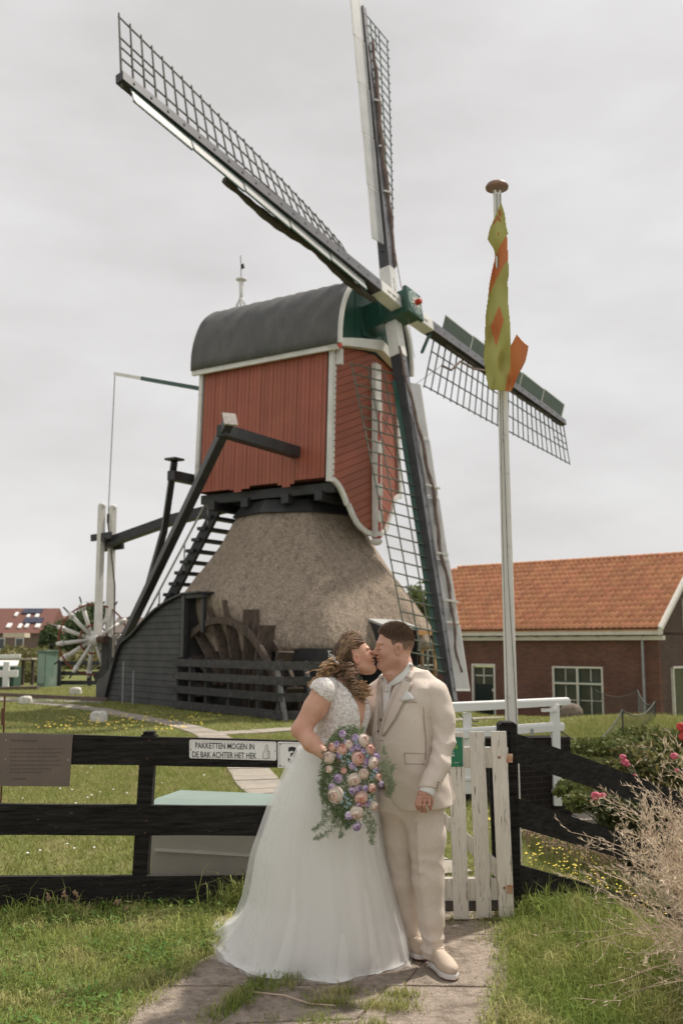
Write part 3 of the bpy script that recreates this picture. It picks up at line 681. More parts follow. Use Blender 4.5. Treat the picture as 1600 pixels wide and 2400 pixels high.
    if i==2:
        b=MB(); q=H0+dd*3.2+lat*.5; b.tube([H0+dd*1.95+lat*Wd*.66,H0+dd*2.5+lat*1.0,H0+dd*3.0+lat*.55+SH*.1,q+dd*.6+SH*.1,H0+dd*5.1+lat*.12+SH*.1],.035,7); b.build('sailcloth',CLOTH,sail,smooth=True)
        b=MB(); b.bar(H0+dd*1.5+lat*.15,H0+dd*1.2+lat*.85-SH*.2,.07,.07); b.build('pole',GREEN,sail)
    if i in (3,):
        b=MB()
        for r,l in ((5.3,.5),(7.2,.34),(8.45,.5)): b.mark(); b.bar(H0+dd*r-lat*.05+SH*.2,H0+dd*r-lat*(.1+l)+SH*.3,.05,.05)
        b.build_each('cleat',WHITEM,sail)
    if i==1:
        b=MB()
        for r in (4.0,5.6,7.3): b.mark(); b.bar(H0+dd*r-lat*.05+SH*.16,H0+dd*(r+.05)+lat*.22+SH*.25,.05,.05)
        b.build_each('cleat',WHITEM,sail)
        b=MB(); b.tube([H0+dd*4.5+lat*.30+SH*.1,H0+dd*2.4+lat*.34+SH*.1,H0+dd*1.0+lat*.34+SH*.2,H0+dd*.35+lat*.3+SH*.35],.015,5); b.build('rope',ROPE,sail)
    if i==2:
        b=MB(); b.tube([HUB+SH*.3-SW*.35,HUB+SU*.55-SW*1.3],.008,4); b.tube([M(SF+.2,1.6,9.0),H0+dd*1.95+lat*Wd*.66],.009,4); b.build('rope',ROPE,sail)
# ---- cross beams, tail braces, tail beam
BE1=V(-2.86,23.84,6.86); W1=V(-1.2,26.62,6.86)
def beamset(name,parts,matl=BLACKBEAM,bev=.02):
    b=MB()
    for p in parts: b.bar(*p)
    return b.build(name,matl,mill,bevel=bev)
dB=(BE1-W1).normalized()
beamset('cross_beam',[(W1-dB*.25,BE1+dB*.12,.30,.30)])
b=MB(); b.boxv(W1+V(0,0,-.02)+dB*.03,MS*.16,dB*.02,MZ*.22); b.build('beam_plate',BLACKBEAM,mill)
TE=V(-7.25,32.5,1.35); dL=(TE-BE1).normalized()
T1=BE1-dL*.42
beamset('long_brace',[(T1,TE,.22,.25,V(0,0,1),.24,.26)])
CAPM=mat('bleached_beam_end',(.34,.30,.27),(.2,.18,.16),rough=.8,scale=14)
b=MB(); b.bar(T1-dL*.045,T1,.34,.36); b.build('beam_cap',CAPM,mill)
BE2=M(-5.92,-2.55,6.47); beamset('cross_beam',[(M(-5.92,2.4,6.47),BE2+(-MU)*.08,.28,.28)])
T2=BE2+V(.05,-.05,.42); ME2=V(-5.75,31.2,3.9)
beamset('short_brace',[(T2,BE2+(ME2-BE2)*.52,.18,.22),(BE2+(ME2-BE2)*.52,V(-6.3,31.9,3.05),.18,.22)])
b=MB(); b.boxv(T2+V(0,0,.04),MS*.2,MU*.2,MZ*.03); b.build('beam_cap',BLACKBEAM,mill)
# straight tail beam holding the two white guide posts
TB=M(-11.15,0,5.02)
beamset('tail_beam',[(M(-5.3,0,5.95),M(-8.2,.0,5.62),.28,.34),(M(-8.2,0,5.62),TB,.28,.32)])
b=MB(); b.bar(M(-11.5,-.28,5.2),M(-10.6,-.28,5.25),.10,.22); b.bar(M(-11.5,.28,4.9),M(-10.6,.28,4.95),.10,.22); b.bar(M(-10.9,-.35,5.12),M(-10.9,.35,5.12),.14,.14); b.build('tail_fork',BLACKBEAM,mill)
for u in (-.25,.25):
    p=M(-11.1,u,0)
    b=MB(); b.bar(p+V(0,0,1.7),p+V(0,0,6.25),.21,.17,up=MS,w2=.19); b.lathe(p+V(0,0,6.25),[(.12,0),(.11,.06),(.07,.10)],8); b.build('guide_post',WHITEM,mill)
# brake lever and its line
BL0,BL1=M(-5.5,-.9,9.2),V(256/1.0*0-7.72,33.05,10.85)
b=MB(); mid=BL0.lerp(BL1,.72); b.bar(BL0,mid,.13,.13); lv=b.build('brake_lever',GREEN,mill)
b=MB(); b.bar(mid,BL1,.10,.11); b.build('lever_tip',WHITEM,lv)
b=MB(); b.tube([BL1,M(-11.0,-.05,6.0)],.016,5); b.tube([M(-11.0,-.05,6.0),M(-11.0,-.05,5.7)],.05,6); b.tube([M(-11.0,-.05,5.7),M(-10.55,-.1,3.6),M(-10.3,-.3,1.6)],.03,6); b.build('brake_rope',mat('dark_rope',(.05,.045,.04),(.08,.07,.06),rough=.9),mill)
# staircase down from the rear
st0,st1=M(-5.35,-.25,5.9),M(-9.2,-.25,.15)
dst=(st1-st0); n=18
b=MB()
for u in (-.8,.8): b.bar(st0+MU*u,st1+MU*u,.13,.32)
stair=b.build('staircase',BLACKBEAM,mill,bevel=.01)
for k in range(n):
    c=st0+dst*((k+.6)/n); b=MB(); b.boxv(c+V(0,0,.02)-MS*.06,MU*.98,MS*.15,MZ*.05); b.build('step',BLACKBEAM,stair)
b=MB(); RL=mat('weathered_white_rail',(.33,.32,.30),(.25,.24,.22),rough=.7)
for u in (-.85,.85):
    b.tube([st0+MU*u+V(0,0,.75)-MS*0,st1+MU*u+V(0,0,.95)],.032,7)
    for f in (.12,.35,.6,.85): p=st0+dst*f+MU*u; b.tube([p,p+V(0,0,.82)],.026,6)
b.build('handrail',RL,stair)
# capstan wheel at the tail
KC=V(-8.12,32.9,1.86); KA=V(.50,-.866,0); KU=V(.866,.50,0); 
cw=MB(); 
cw.lathe(KC-KA*.12,[(.10,-.05),(.24,.0),(.27,.10),(.24,.22),(.14,.30),(.12,.62)],12,axis=KA)
kw=cw.build('capstan_wheel',WHITEM,mill,smooth=True)
b=MB(); b.tube([KC+KA*.3,KC+KA*.5+MS*.4],.13,10); b.build('barrel',mat('capstan_barrel_wood',(.06,.03,.022),(.03,.018,.014),rough=.6),kw)
for k in range(14):
    an=2*PI*k/14+.12; d=KU*math.cos(an)+MZ*math.sin(an); o=KA*(.10 if k%2 else -.04)
    b=MB(); tpr=.045
    c0=KC+o+d*.2; b.tube([c0,c0+d*.82],[.055,.07],7); b.tube([c0+d*.82,c0+d*1.05],[.10,.05],7)
    sp=b.build('spoke',WHITEM,kw,smooth=True)
    b=MB(); b.tube([c0+d*1.05,c0+d*1.27],[.03,.028],6); b.build('grip',BLKMETAL,sp)
REDI=mat('red_iron_hoop',(.16,.03,.018),(.10,.03,.02),rough=.6)
for rr_ in (1.14,.46):
    b=MB(); b.tube([KC+KA*.03+KU*math.cos(2*PI*k/48)*rr_+MZ*math.sin(2*PI*k/48)*rr_ for k in range(49)],.03,6); b.build('hoop',REDI,kw)
b=MB(); P0=M(-10.85,0,0)
b.bar(P0+V(0,0,.2)+MU*.0,P0+V(0,0,1.95),.34,.30,up=MS); b.bar(M(-11.3,0,.55),M(-9.9,0,1.5),.3,.3); b.bar(M(-10.6,-.5,.45),M(-10.6,.5,.45),.3,.3)
b.build('tail_block',BLACKBEAM,mill,bevel=.02)
b=MB(); b.tube([M(-10.5,-.2,2.1),M(-10.35,-.3,1.9),M(-10.2,-.3,1.65),M(-10.3,-.35,1.4),M(-10.05,-.3,1.2)],.04,7); b.tube([M(-10.3,-.25,1.95),M(-9.8,-.3,2.15)],.025,6)
b.tube([M(-10.25,-.35,2.0),M(-10.25,-.35,.9)],.06,7); b.build('rope_coil',ROPE,mill)
# ================================================================ WHEELHOUSE, SCOOP WHEEL, ITS FENCE
WA=gnd(252,1641); WB=gnd(423,1661); WC=gnd(684,1689)
DW=(WC-WA).normalized(); NW=V(-DW.y,DW.x,0); 
if NW.y<0: NW=-NW
LW=(WB-WA).dot(DW)
def WP(t,n,z): return WA+DW*t+NW*n+V(0,0,z)
house=empty('wheelhouse',WP(LW/2,.6,0),'black boarded wheelhouse with a curved top beside the scoop wheel','wheelhouse')
def ztop(f):      # curved outline, f 0..1 along the wall
    pts=[(0,0),(.16,1.45),(.22,1.72),(.36,1.95),(.52,2.35),(.66,2.64),(.82,2.86),(.92,2.96),(1,3.02)]
    for (a,za),(c,zc) in zip(pts,pts[1:]):
        if a<=f<=c: return za+(zc-za)*(f-a)/(c-a)
    return 3.02
rows=[];nb=17;ph=.178
b=MB(); 
outl=[WP(LW*f,.03,ztop(f)) for f in np.linspace(.02,1,30)]+[WP(LW,.03,0)]+[WP(0.05,.03,0)]
b.prism(outl,NW*1.2); b.build('core',BLACKMILL,house,recalc=True)
for k in range(nb):
    z0=k*ph; z1=z0+ph-.012
    # left limit where ztop(f)=z
    def lim(z):
        for f in np.linspace(0,1,200):
            if ztop(f)>=z: return f
        return 1
    f0,f1=lim(z0),lim(min(z1,2.98))
    if f0>.96: continue
    b=MB(); b.prism([WP(LW*f0,0,z0),WP(LW-.02,0,z0),WP(LW-.02,.018,min(z1,3.0)),WP(LW*f1,.018,min(z1,3.0))],NW*.02-NW*.02+V(0,0,0)-NW*.022)
    b.build('plank',BLACKMILL,house,recalc=True)
b=MB(); oo=[WP(LW*f-.02,.55,ztop(f)+.03) for f in np.linspace(0.0,1,34)]
for p,q in zip(oo,oo[1:]): b.bar(p,q,1.35,.05)
b.build('roof',BLACKBEAM,house)
b=MB(); b.bar(WP(LW+.02,-.02,0),WP(LW+.02,-.02,3.02),.14,.16,up=DW); b.bar(WP(LW+.78,.15,2.0),WP(LW+.78,.15,2.94),.12,.12,up=DW); b.bar(WP(LW,0,2.98),WP(LW+.9,0.1,2.98),.16,.12)
b.boxv(WP(LW+.45,.6,3.06),DW*.5,NW*.75,MZ*.025); b.build('post',BLACKBEAM,house,bevel=.01)
b=MB(); b.prism([WP(-.95,.02,.0),WP(-.95,.02,.48),WP(-.8,.02,.62),WP(-.45,.02,.68),WP(.0,.02,.95),WP(.18,.02,1.3),WP(.1,.02,0)],NW*.12); b.build('skirting_board',BLACKBEAM,house)
for t,h,lab in ((1.9,1.2,'taller thin grey metal rod standing before the black wheelhouse wall'),(2.6,.95,'shorter thin grey metal rod before the black wheelhouse wall')):
    b=MB(); b.tube([WP(t,-.35,0),WP(t,-.35,h)],.022,6); b.build('marker_rod',ZINC,label=lab,cat='rod')
# dark chamber behind the wheel
b=MB(); b.boxv(WP(LW+2.6,1.25,.85),DW*2.6,NW*.03,MZ*.75); b.build('chamber_wall',BLACKMILL,house)
# scoop wheel
wc=WP(LW+1.55,.42,-.80)
whl=empty('scoop_wheel',V(wc.x,wc.y,0),'big weathered wooden scoop wheel with paddles in its dark wheel race','scoop wheel')
def ring(r,w,nn,m=OLDWOOD,name='rim'):
    b=MB(); pts=[wc+NW*nn+DW*math.cos(a)*r+MZ*math.sin(a)*r for a in np.linspace(-.1,PI+.1,60)]
    for p,q in zip(pts,pts[1:]): b.bar(p,q,.10,w,up=(p-wc-NW*nn))
    return b.build(name,m,whl)
ring(3.12,.17,-.22); ring(3.12,.17,.26)
for k in range(12):
    an=.16+.272*k+.03*math.sin(k*3); d=DW*math.cos(an)+MZ*math.sin(an); dt=(MZ*math.cos(an)-DW*math.sin(an))
    b=MB(); b.bar(wc+d*1.2-dt*.85,wc+d*(3.58+.05*math.sin(k*4)),.45,.06,up=dt); b.build('paddle',OLDWOOD,whl)
# fence in front of the wheel race
wf_=empty('wheel_race_fence',WP(LW+2,-.25,0),'weathered dark rail fence around the scoop wheel, leaning right end','fence')
FW=mat('grey_black_fence_wood',(.020,.020,.020),(.038,.037,.036),rough=.85,scale=5,bump=.4,bscale=20,c3=(.085,.08,.075),t3=(.55,.75),s3=9,rnd=.2)
LF=(WC-WB).dot(DW)
for t in (LW+.05,LW+.75,LW+1.6,LW+2.75,LW+4.1,LW+LF-.25):
    b=MB(); b.bar(WP(t,-.16,0),WP(t,-.16,1.36),.13,.11,up=DW); b.build('post',FW,wf_)
for z in (.13,.52,.88,1.22):
    b=MB(); b.bar(WP(LW-.08,-.27,z),WP(LW+LF+.05,-.27,z),.04,.19); b.build('rail',FW,wf_)
    b=MB(); b.bar(WP(LW+LF+.0,-.27,z),WP(LW+LF+.9,1.3,z),.04,.19); b.build('rail',FW,wf_)
LFW=mat('grey_bleached_fence_wood',(.13,.13,.13),(.08,.08,.08),rough=.85,scale=8)
for t in (0.1,.75):
    b=MB(); b.bar(WP(LW+LF-.30+t*.3,-.36+t,1.30),WP(LW+LF+.12+t*.3,-.36+t,0),.05,.13); b.build('brace',LFW,wf_)
# ================================================================ BRICK HOUSE ON THE RIGHT
HC=V((1534-800)/FPX*38,38,0); HZ=-1.3
ha=R(42); E1=V(-math.cos(ha),math.sin(ha),0); E2=V(math.sin(ha),math.cos(ha),0)     # along the eaves to the left / back into the gable
def HP(a,b_,z): return HC+E1*a+E2*b_+V(0,0,z)
EV=2.16; RG=5.35; DP=3.5; LEN=12.2
bh=empty('brick_house',HP(LEN/2,DP,HZ),'brown brick house with orange tiled roof and white eaves behind the white rail','house')
def brickmat(name,c1,c2,mo,ax):
    m=bpy.data.materials.new(name); m.use_nodes=True; t=m.node_tree; N=t.nodes; L=t.links; bs=N['Principled BSDF']; bs.inputs['Roughness'].default_value=.9; bs.inputs['Specular IOR Level'].default_value=.1
    tc=N.new('ShaderNodeTexCoord'); ve=N.new('ShaderNodeVectorMath'); ve.operation='DOT_PRODUCT'; ve.inputs[1].default_value=ax; L.new(tc.outputs['Object'],ve.inputs[0])
    se=N.new('ShaderNodeSeparateXYZ'); L.new(tc.outputs['Object'],se.inputs[0]); co=N.new('ShaderNodeCombineXYZ'); L.new(ve.outputs['Value'],co.inputs[0]); L.new(se.outputs[2],co.inputs[1])
    br=N.new('ShaderNodeTexBrick'); br.inputs['Scale'].default_value=1; br.inputs['Brick Width'].default_value=.215; br.inputs['Row Height'].default_value=.066; br.inputs['Mortar Size'].default_value=.008; br.inputs['Color1'].default_value=(*c1,1); br.inputs['Color2'].default_value=(*c2,1); br.inputs['Mortar'].default_value=(*mo,1); br.inputs['Bias'].default_value=0
    L.new(co.outputs[0],br.inputs[0])
    no=N.new('ShaderNodeTexNoise'); no.inputs['Scale'].default_value=1.2; no.inputs['Detail'].default_value=5; L.new(tc.outputs['Object'],no.inputs[0])
    mr=N.new('ShaderNodeMapRange'); mr.inputs[3].default_value=.65; mr.inputs[4].default_value=1.35; L.new(no.outputs[0],mr.inputs[0]); hs=N.new('ShaderNodeHueSaturation'); L.new(mr.outputs[0],hs.inputs['Value']); L.new(br.outputs['Color'],hs.inputs['Color']); L.new(hs.outputs[0],bs.inputs['Base Color'])
    bu=N.new('ShaderNodeBump'); bu.inputs['Strength'].default_value=.6; bu.inputs['Distance'].default_value=.01; bu.invert=True; L.new(br.outputs['Fac'],bu.inputs['Height']); L.new(bu.outputs[0],bs.inputs['Normal'])
    return m
BR1=brickmat('brown_red_brick',(.21,.085,.06),(.125,.06,.047),(.19,.16,.14),tuple(E1)); BR2=brickmat('dark_brown_brick',(.14,.085,.07),(.095,.065,.055),(.15,.13,.12),tuple(E2))
def wallpanel(name,P0,ex,w,z0,z1,n_out,holes,m,th=.25):
    """wall in plane from P0 along ex with rectangular holes (a0,a1,z0,z1)"""
    xs_=sorted({0,w}|{h[0] for h in holes}|{h[1] for h in holes}); zs=sorted({z0,z1}|{h[2] for h in holes}|{h[3] for h in holes}); b=MB()
    for a,c in zip(xs_,xs_[1:]):
        for d,e in zip(zs,zs[1:]):
            if any(h[0]<=a and c<=h[1] and h[2]<=d and e<=h[3] for h in holes): continue
            P=P0+ex*((a+c)/2)+V(0,0,(d+e)/2)-n_out*th/2; b.boxv(P,ex*((c-a)/2),n_out*(th/2),V(0,0,(e-d)/2))
    return b.build(name,m,bh)
NF=-E2; NG=-E1
# positions along the facade of the photographed openings
def along(px):   # a where HP(a,0) has pixel px
    k=(px-800)/FPX; return (k*HC.y-HC.x)/(E1.x-k*E1.y)
w0,w1=along(1404),along(1287); d0,d1=along(1155),along(1101)
def zat(px,py): 
    a=along(px); return at(px,py,HP(a,0,0).y).z
wz0,wz1=zat(1345,1681),zat(1345,1562); dz1=zat(1130,1556); dz0=HZ+.1
front_w=wallpanel('wall',HC.copy(),E1,LEN,HZ-.1,EV-.05,NF,[(w0,w1,wz0,wz1),(d0,d1,dz0-.2,dz1)],BR1)
WFm=mat('cream_window_paint',(.50,.48,.43),(.42,.40,.36),rough=.5,scale=3)
def window(P0,ex,n_,a0,a1,z0,z1,rows=((0,.66),(.66,1)),cols=2,bars=True,name='window',par=None,fw=.075):
    b=MB(); c=lambda a,z,o=0:P0+ex*a+V(0,0,z)+n_*o
    for a in (a0+fw/2,a1-fw/2): b.bar(c(a,z0,-.05),c(a,z1,-.05),fw,.12,up=n_)
    b.bar(c(a0,z0+fw/2,-.048),c(a1,z0+fw/2,-.048),.12,fw); b.bar(c(a0,z1-fw/2,-.048),c(a1,z1-fw/2,-.048),.12,fw); b.bar(c(a0-.04,z0-.03,.0),c(a1+.04,z0-.03,.0),.16,.06)
    for i in range(1,cols): a=a0+(a1-a0)*i/cols; b.bar(c(a,z0,-.046),c(a,z1,-.046),fw,.12,up=n_)
    for r0,r1 in rows[1:]: z=z0+(z1-z0)*r0; b.bar(c(a0,z,-.044),c(a1,z,-.044),.12,fw*.9)
    f=b.build(name,WFm,par or bh)
    for i in range(cols):
        for r0,r1 in rows:
            aa,ab=a0+(a1-a0)*i/cols+fw/2,a0+(a1-a0)*(i+1)/cols-fw/2; za,zb=z0+(z1-z0)*r0+fw/2,z0+(z1-z0)*r1-fw/2
            b=MB()
            for a in (aa+.025,ab-.025): b.bar(c(a,za,-.08),c(a,zb,-.08),.05,.05,up=n_)
            for z in (za+.025,zb-.025): b.bar(c(aa,z,-.079),c(ab,z,-.079),.05,.05)
            b.build('sash',GREEN,f)
            b=MB(); b.boxv(c((aa+ab)/2,(za+zb)/2,-.10),ex*((ab-aa)/2),n_*.008,V(0,0,(zb-za)/2)); b.build('pane',GLASS,f)
            if bars:
                b=MB(); b.bar(c((aa+ab)/2,za,-.085),c((aa+ab)/2,zb,-.085),.028,.03,up=n_)
                if r1-r0>.5: b.bar(c(aa,(za+zb)/2,-.084),c(ab,(za+zb)/2,-.084),.03,.028)
                b.build('glazing_bar',WFm,f)
    return f
window(HC,E1,NF,w0,w1,wz0,wz1)
b=MB(); c=lambda a,z,o=0:HC+E1*a+V(0,0,z)+NF*o
for a in (d0+.04,d1-.04): b.bar(c(a,dz0-.2,-.05),c(a,dz1,-.05),.09,.12,up=NF)
b.bar(c(d0,dz1-.04,-.048),c(d1,dz1-.04,-.048),.12,.09); df=b.build('door_frame',WFm,bh)
b=MB(); b.boxv(c((d0+d1)/2,(dz0+dz1)/2-.15,-.10),E1*((d1-d0)/2-.08),NF*.02,V(0,0,(dz1-dz0)/2)); dr=b.build('door',mat('black_green_door',(.008,.014,.012),rough=.4),df)
zm=dz1-.85
b=MB(); b.boxv(c((d0+d1)/2,zm+.35,-.07),E1*((d1-d0)/2-.17),NF*.012,V(0,0,.36)); b.build('pane',GLASS,df)
b=MB(); am=(d0+d1)/2; b.bar(c(am,zm,-.05),c(am,zm+.7,-.05),.04,.03,up=NF); b.bar(c(d0+.17,zm+.36,-.05),c(d1-.17,zm+.36,-.05),.03,.04); b.boxv(c(d0+.14,zm-.25,-.04),E1*.03,NF*.03,V(0,0,.06)); b.build('glazing_bar',WFm,df)
# soldier course over the window
for k in range(22):
    a=w0-.15+(w1-w0+.3)*k/22; b=MB(); b.boxv(HP(a+.03,-.006,wz1+.13),E1*.028,E2*.012,V(0,0,.10)); b.build('brick',BR1,front_w)
# gable wall
GW=5.2
gw=wallpanel('wall',HP(0,.26,0),E2,GW,HZ-.1,EV,NG,[],BR2)
b=MB(); tri=[HP(0.0,0.0,EV-.1),HP(0,DP*2,EV-.1),HP(0,DP,RG-.1)]; b.prism(tri,E1*.25); b.build('gable',BR2,bh)
def alongg(px):
    k=(px-800)/FPX; return (k*HC.y-HC.x)/(E2.x-k*E2.y)
g0,g1=alongg(1561),alongg(1596); gz0,gz1=at(1575,1688,HP(0,g0,0).y).z,at(1575,1562,HP(0,g0,0).y).z
window(HC+E2*0+NG*.10,E2,NG,g0,g1,gz0,gz1,rows=((0,1),),cols=1,bars=False)
g2=alongg(1594); window(HC+NG*.10,E2,NG,g2,g2+1.0,at(1595,1472,HP(0,g2,0).y).z,at(1595,1402,HP(0,g2,0).y).z,rows=((0,1),),cols=1,bars=False)
# eaves: white fascia, dark gutter brackets, soffit board
b=MB(); b.bar(HP(-.35,-.34,EV+.02),HP(LEN,-.34,EV+.02),.10,.24); b.bar(HP(-.3,-.10,EV-.22),HP(LEN,-.10,EV-.22),.20,.16); b.build('eaves_board',WFm,bh)
for k in range(13):
    b=MB(); b.bar(HP(.5+k*.92,-.42,EV-.13),HP(.5+k*.92,-.08,EV-.14),.07,.045); b.build('gutter_bracket',BLKMETAL,bh)
b=MB(); b.bar(HP(-.3,-.42,EV+.145),HP(LEN,-.42,EV+.145),.14,.03); b.build('gutter_lip',BLKMETAL,bh)
b=MB(); b.tube([HP(.55,-.16,EV-.25),HP(.55,-.16,HZ)],.05,8); b.build('drainpipe',ZINC,bh)
for b0 in (-.40,-.28):
    pass
b=MB(); b.prism([HP(-.34,-.48,EV-.12),HP(-.34,-.48,EV+.20),HP(-.34,DP,RG+.22),HP(-.34,DP,RG-.10)],E1*.10); b.prism([HP(-.34,DP*2+.48,EV-.12),HP(-.34,DP*2+.48,EV+.20),HP(-.34,DP,RG+.22),HP(-.34,DP,RG-.10)],E1*.10)
b.bar(HP(-.38,-.48,EV+.12),HP(-.38,DP,RG+.16),.05,.10); b.build('bargeboard',WFm,bh,recalc=True)
# roof deck and pantiles
sl_=(HP(0,DP,RG)-HP(0,-.45,EV+.15)); sl_len=sl_.length; sd=sl_.normalized(); rn=(-E1).cross(sd).normalized()
if rn.z<0: rn=-rn
b=MB(); b.prism([HP(-.25,-.42,EV+.06),HP(LEN,-.42,EV+.06),HP(LEN,DP,RG-.08),HP(-.25,DP,RG-.08)],V(0,0,.05)); b.prism([HP(-.25,DP*2+.42,EV+.06),HP(LEN,DP*2+.42,EV+.06),HP(LEN,DP,RG-.08),HP(-.25,DP,RG-.08)],V(0,0,.05)); 
rf=b.build('roof',ORANGE2,bh)
TW=.245; nrow=14; rp=sl_len/nrow; ncol=int((LEN+.25)/TW)
def tilegeo(o):     # local profile across: S-shaped pantile
    prof=[(0,.03),(.2,.075),(.38,.045),(.6,.0),(.85,.0),(1.02,.03)]
    vs=[]
    for f,h in ((0,0.035),(1.0,.0)):
        for x,z in prof: vs.append(o+(-E1)*(x*TW)*-1+sd*(rp*1.06*f)+rn*(z+h+.01))
    for x,z in prof: vs.append(o+E1*(x*TW)+rn*(z+.008))
    n=6
    return vs,[(i,i+1,n+i+1,n+i) for i in range(n-1)]+[(i+1,i,2*n+i,2*n+i+1) for i in range(n-1)]
cells=[]
for r in range(nrow):
    for c_ in range(ncol):
        o=HP(-.25,-.46,EV+.13)+sd*(rp*r)+E1*(c_*TW)
        if o.x/o.y*FPX+800<1010: continue
        cells.append((o.y,r,c_,o))
cells.sort(key=lambda q:q[0]); missing={5,77,140,201}
me0=None
for i,(yy,r,c_,o) in enumerate(cells[:300]):
    if me0 is None:
        b=MB(); vs,fs=tilegeo(V(0,0,0)); b.add(vs,fs); t0=b.build('tile',ORANGE,None,smooth=True); me0=t0.data; COL.objects.unlink(t0); bpy.data.objects.remove(t0)
    t=bpy.data.objects.new('tile',me0); COL.objects.link(t); t.parent=rf; t.location=o-root_off(rf)+rn*random.uniform(0,.006); t.rotation_euler=(random.uniform(-.01,.01),random.uniform(-.01,.01),random.uniform(-.012,.012))
b=MB()
for (yy,r,c_,o) in cells[300:]:
    vs,fs=tilegeo(o+rn*random.uniform(0,.006)); b.add(vs,fs)
b.build('tile',ORANGE2,rf,smooth=True,kind='stuff')
nr=int(LEN/.33)
for k in range(nr):
    b=MB(); p=HP(-.3+k*.33,DP,RG+.03); b.lathe(p,[(.11,0),(.10,.30),(.125,.31),(.125,.35)],8,axis=E1); b.build('ridge_tile',ORANGE,rf,smooth=True)
for k in range(16):                                                 # dark vent tiles and moss lumps
    yy,r,c_,o=random.choice(cells); b=MB(); b.ball(o+E1*.1+sd*.05+rn*.06,.05,.05,.03,n=6,k=4); b.build('moss',mat('dark_moss',(.02,.02,.014)),rf)
# ================================================================ FAR BACKGROUND
LEAFD=mat('far_tree_leaf',(.035,.055,.022),(.065,.085,.035),rough=.7,scale=.8,island=.3,trans=.15)
LEAFH=mat('reed_and_scrub_leaf',(.085,.095,.035),(.14,.13,.05),rough=.8,scale=.5,c3=(.16,.12,.06),t3=(.5,.7),s3=.6,island=.3,trans=.15)
BARK=mat('tree_bark',(.05,.04,.03),(.03,.025,.02),rough=.9,scale=8)
def leafcloud(name,blobs,n,size,m,parent=None,kind=None,flat=.5,**k):
    """leaf-sized quads through several ellipsoid blobs (cx,cy,cz,rx,ry,rz)"""
    vol=np.array([b_[3]*b_[4]*b_[5] for b_ in blobs])**.7; idx=rng.choice(len(blobs),n,p=vol/vol.sum()); B=np.array(blobs)[idx]
    d=rng.normal(0,1,(n,3)); d/=np.linalg.norm(d,axis=1)[:,None]; r=rng.uniform(0,1,n)**(1/3.)*rng.uniform(.75,1.12,n)
    c=B[:,:3]+d*B[:,3:]*r[:,None]
    a=rng.normal(0,1,(n,3)); a/=np.linalg.norm(a,axis=1)[:,None]; b2=np.cross(a,rng.normal(0,1,(n,3))); b2/=np.linalg.norm(b2,axis=1)[:,None]
    s=size*rng.uniform(.5,1.4,n)[:,None]
    vs=np.stack([c-a*s,c+b2*s*flat,c+a*s,c-b2*s*flat],1).reshape(-1,3); kk=np.arange(n)*4
    return raw_mesh(name,vs,np.stack([kk,kk+1,kk+2,kk+3],1),m,parent=parent,kind=kind,**k)
def tree(x,y,zb,zt,w,n,label,group=None,m=LEAFD,seed=0,ls=.28,cat='tree'):
    r_=random.Random(seed); t=empty('tree',(x,y,zb),label,cat,group)
    b=MB(); H=zt-zb; b.tube([V(x,y,zb),V(x+.05*H,y,zb+H*.3),V(x,y,zb+H*.6)],[.035*H,.028*H,.012*H],7)
    for k in range(5):
        an=k*1.3; b.tube([V(x,y,zb+H*(.28+.05*k)),V(x+math.cos(an)*w*.3,y+math.sin(an)*w*.3,zb+H*(.5+.06*k))],[.014*H,.005*H],5)
    b.build('trunk',BARK,t)
    bl=[]
    for k in range(13):
        an=r_.uniform(0,2*PI); rr=r_.uniform(.1,.42)*w*.5*2*.7; bl.append((x+math.cos(an)*rr*.8,y+math.sin(an)*rr*.8,zb+H*r_.uniform(.38,.86),w*r_.uniform(.16,.27),w*r_.uniform(.16,.27),H*r_.uniform(.10,.17)))
    leafcloud('crown',bl,n,ls,m,parent=t); return t
def atz(px,py,Y): return at(px,py,Y)
q=at(188,1505,95); tree(q.x,95,-1.2,at(188,1400,95).z,6.6,5200,'round dark tree to the right of the distant red roofed houses',seed=1,ls=.22)
q=at(120,1500,85); tree(q.x,85,-1.2,at(120,1460,85).z,3.0,1900,'low dark bushy tree in front of the right end of the far red roof',seed=2,ls=.2)
q=at(985,1400,46); tree(q.x,46,-1.0,at(975,1345,46).z,3.4,1800,'green tree showing between the mill thatch and the lowest sail',seed=3,ls=.14,m=mat('young_tree_leaf',(.06,.085,.025),(.10,.12,.04),rough=.7,scale=.8,island=.3,trans=.2))
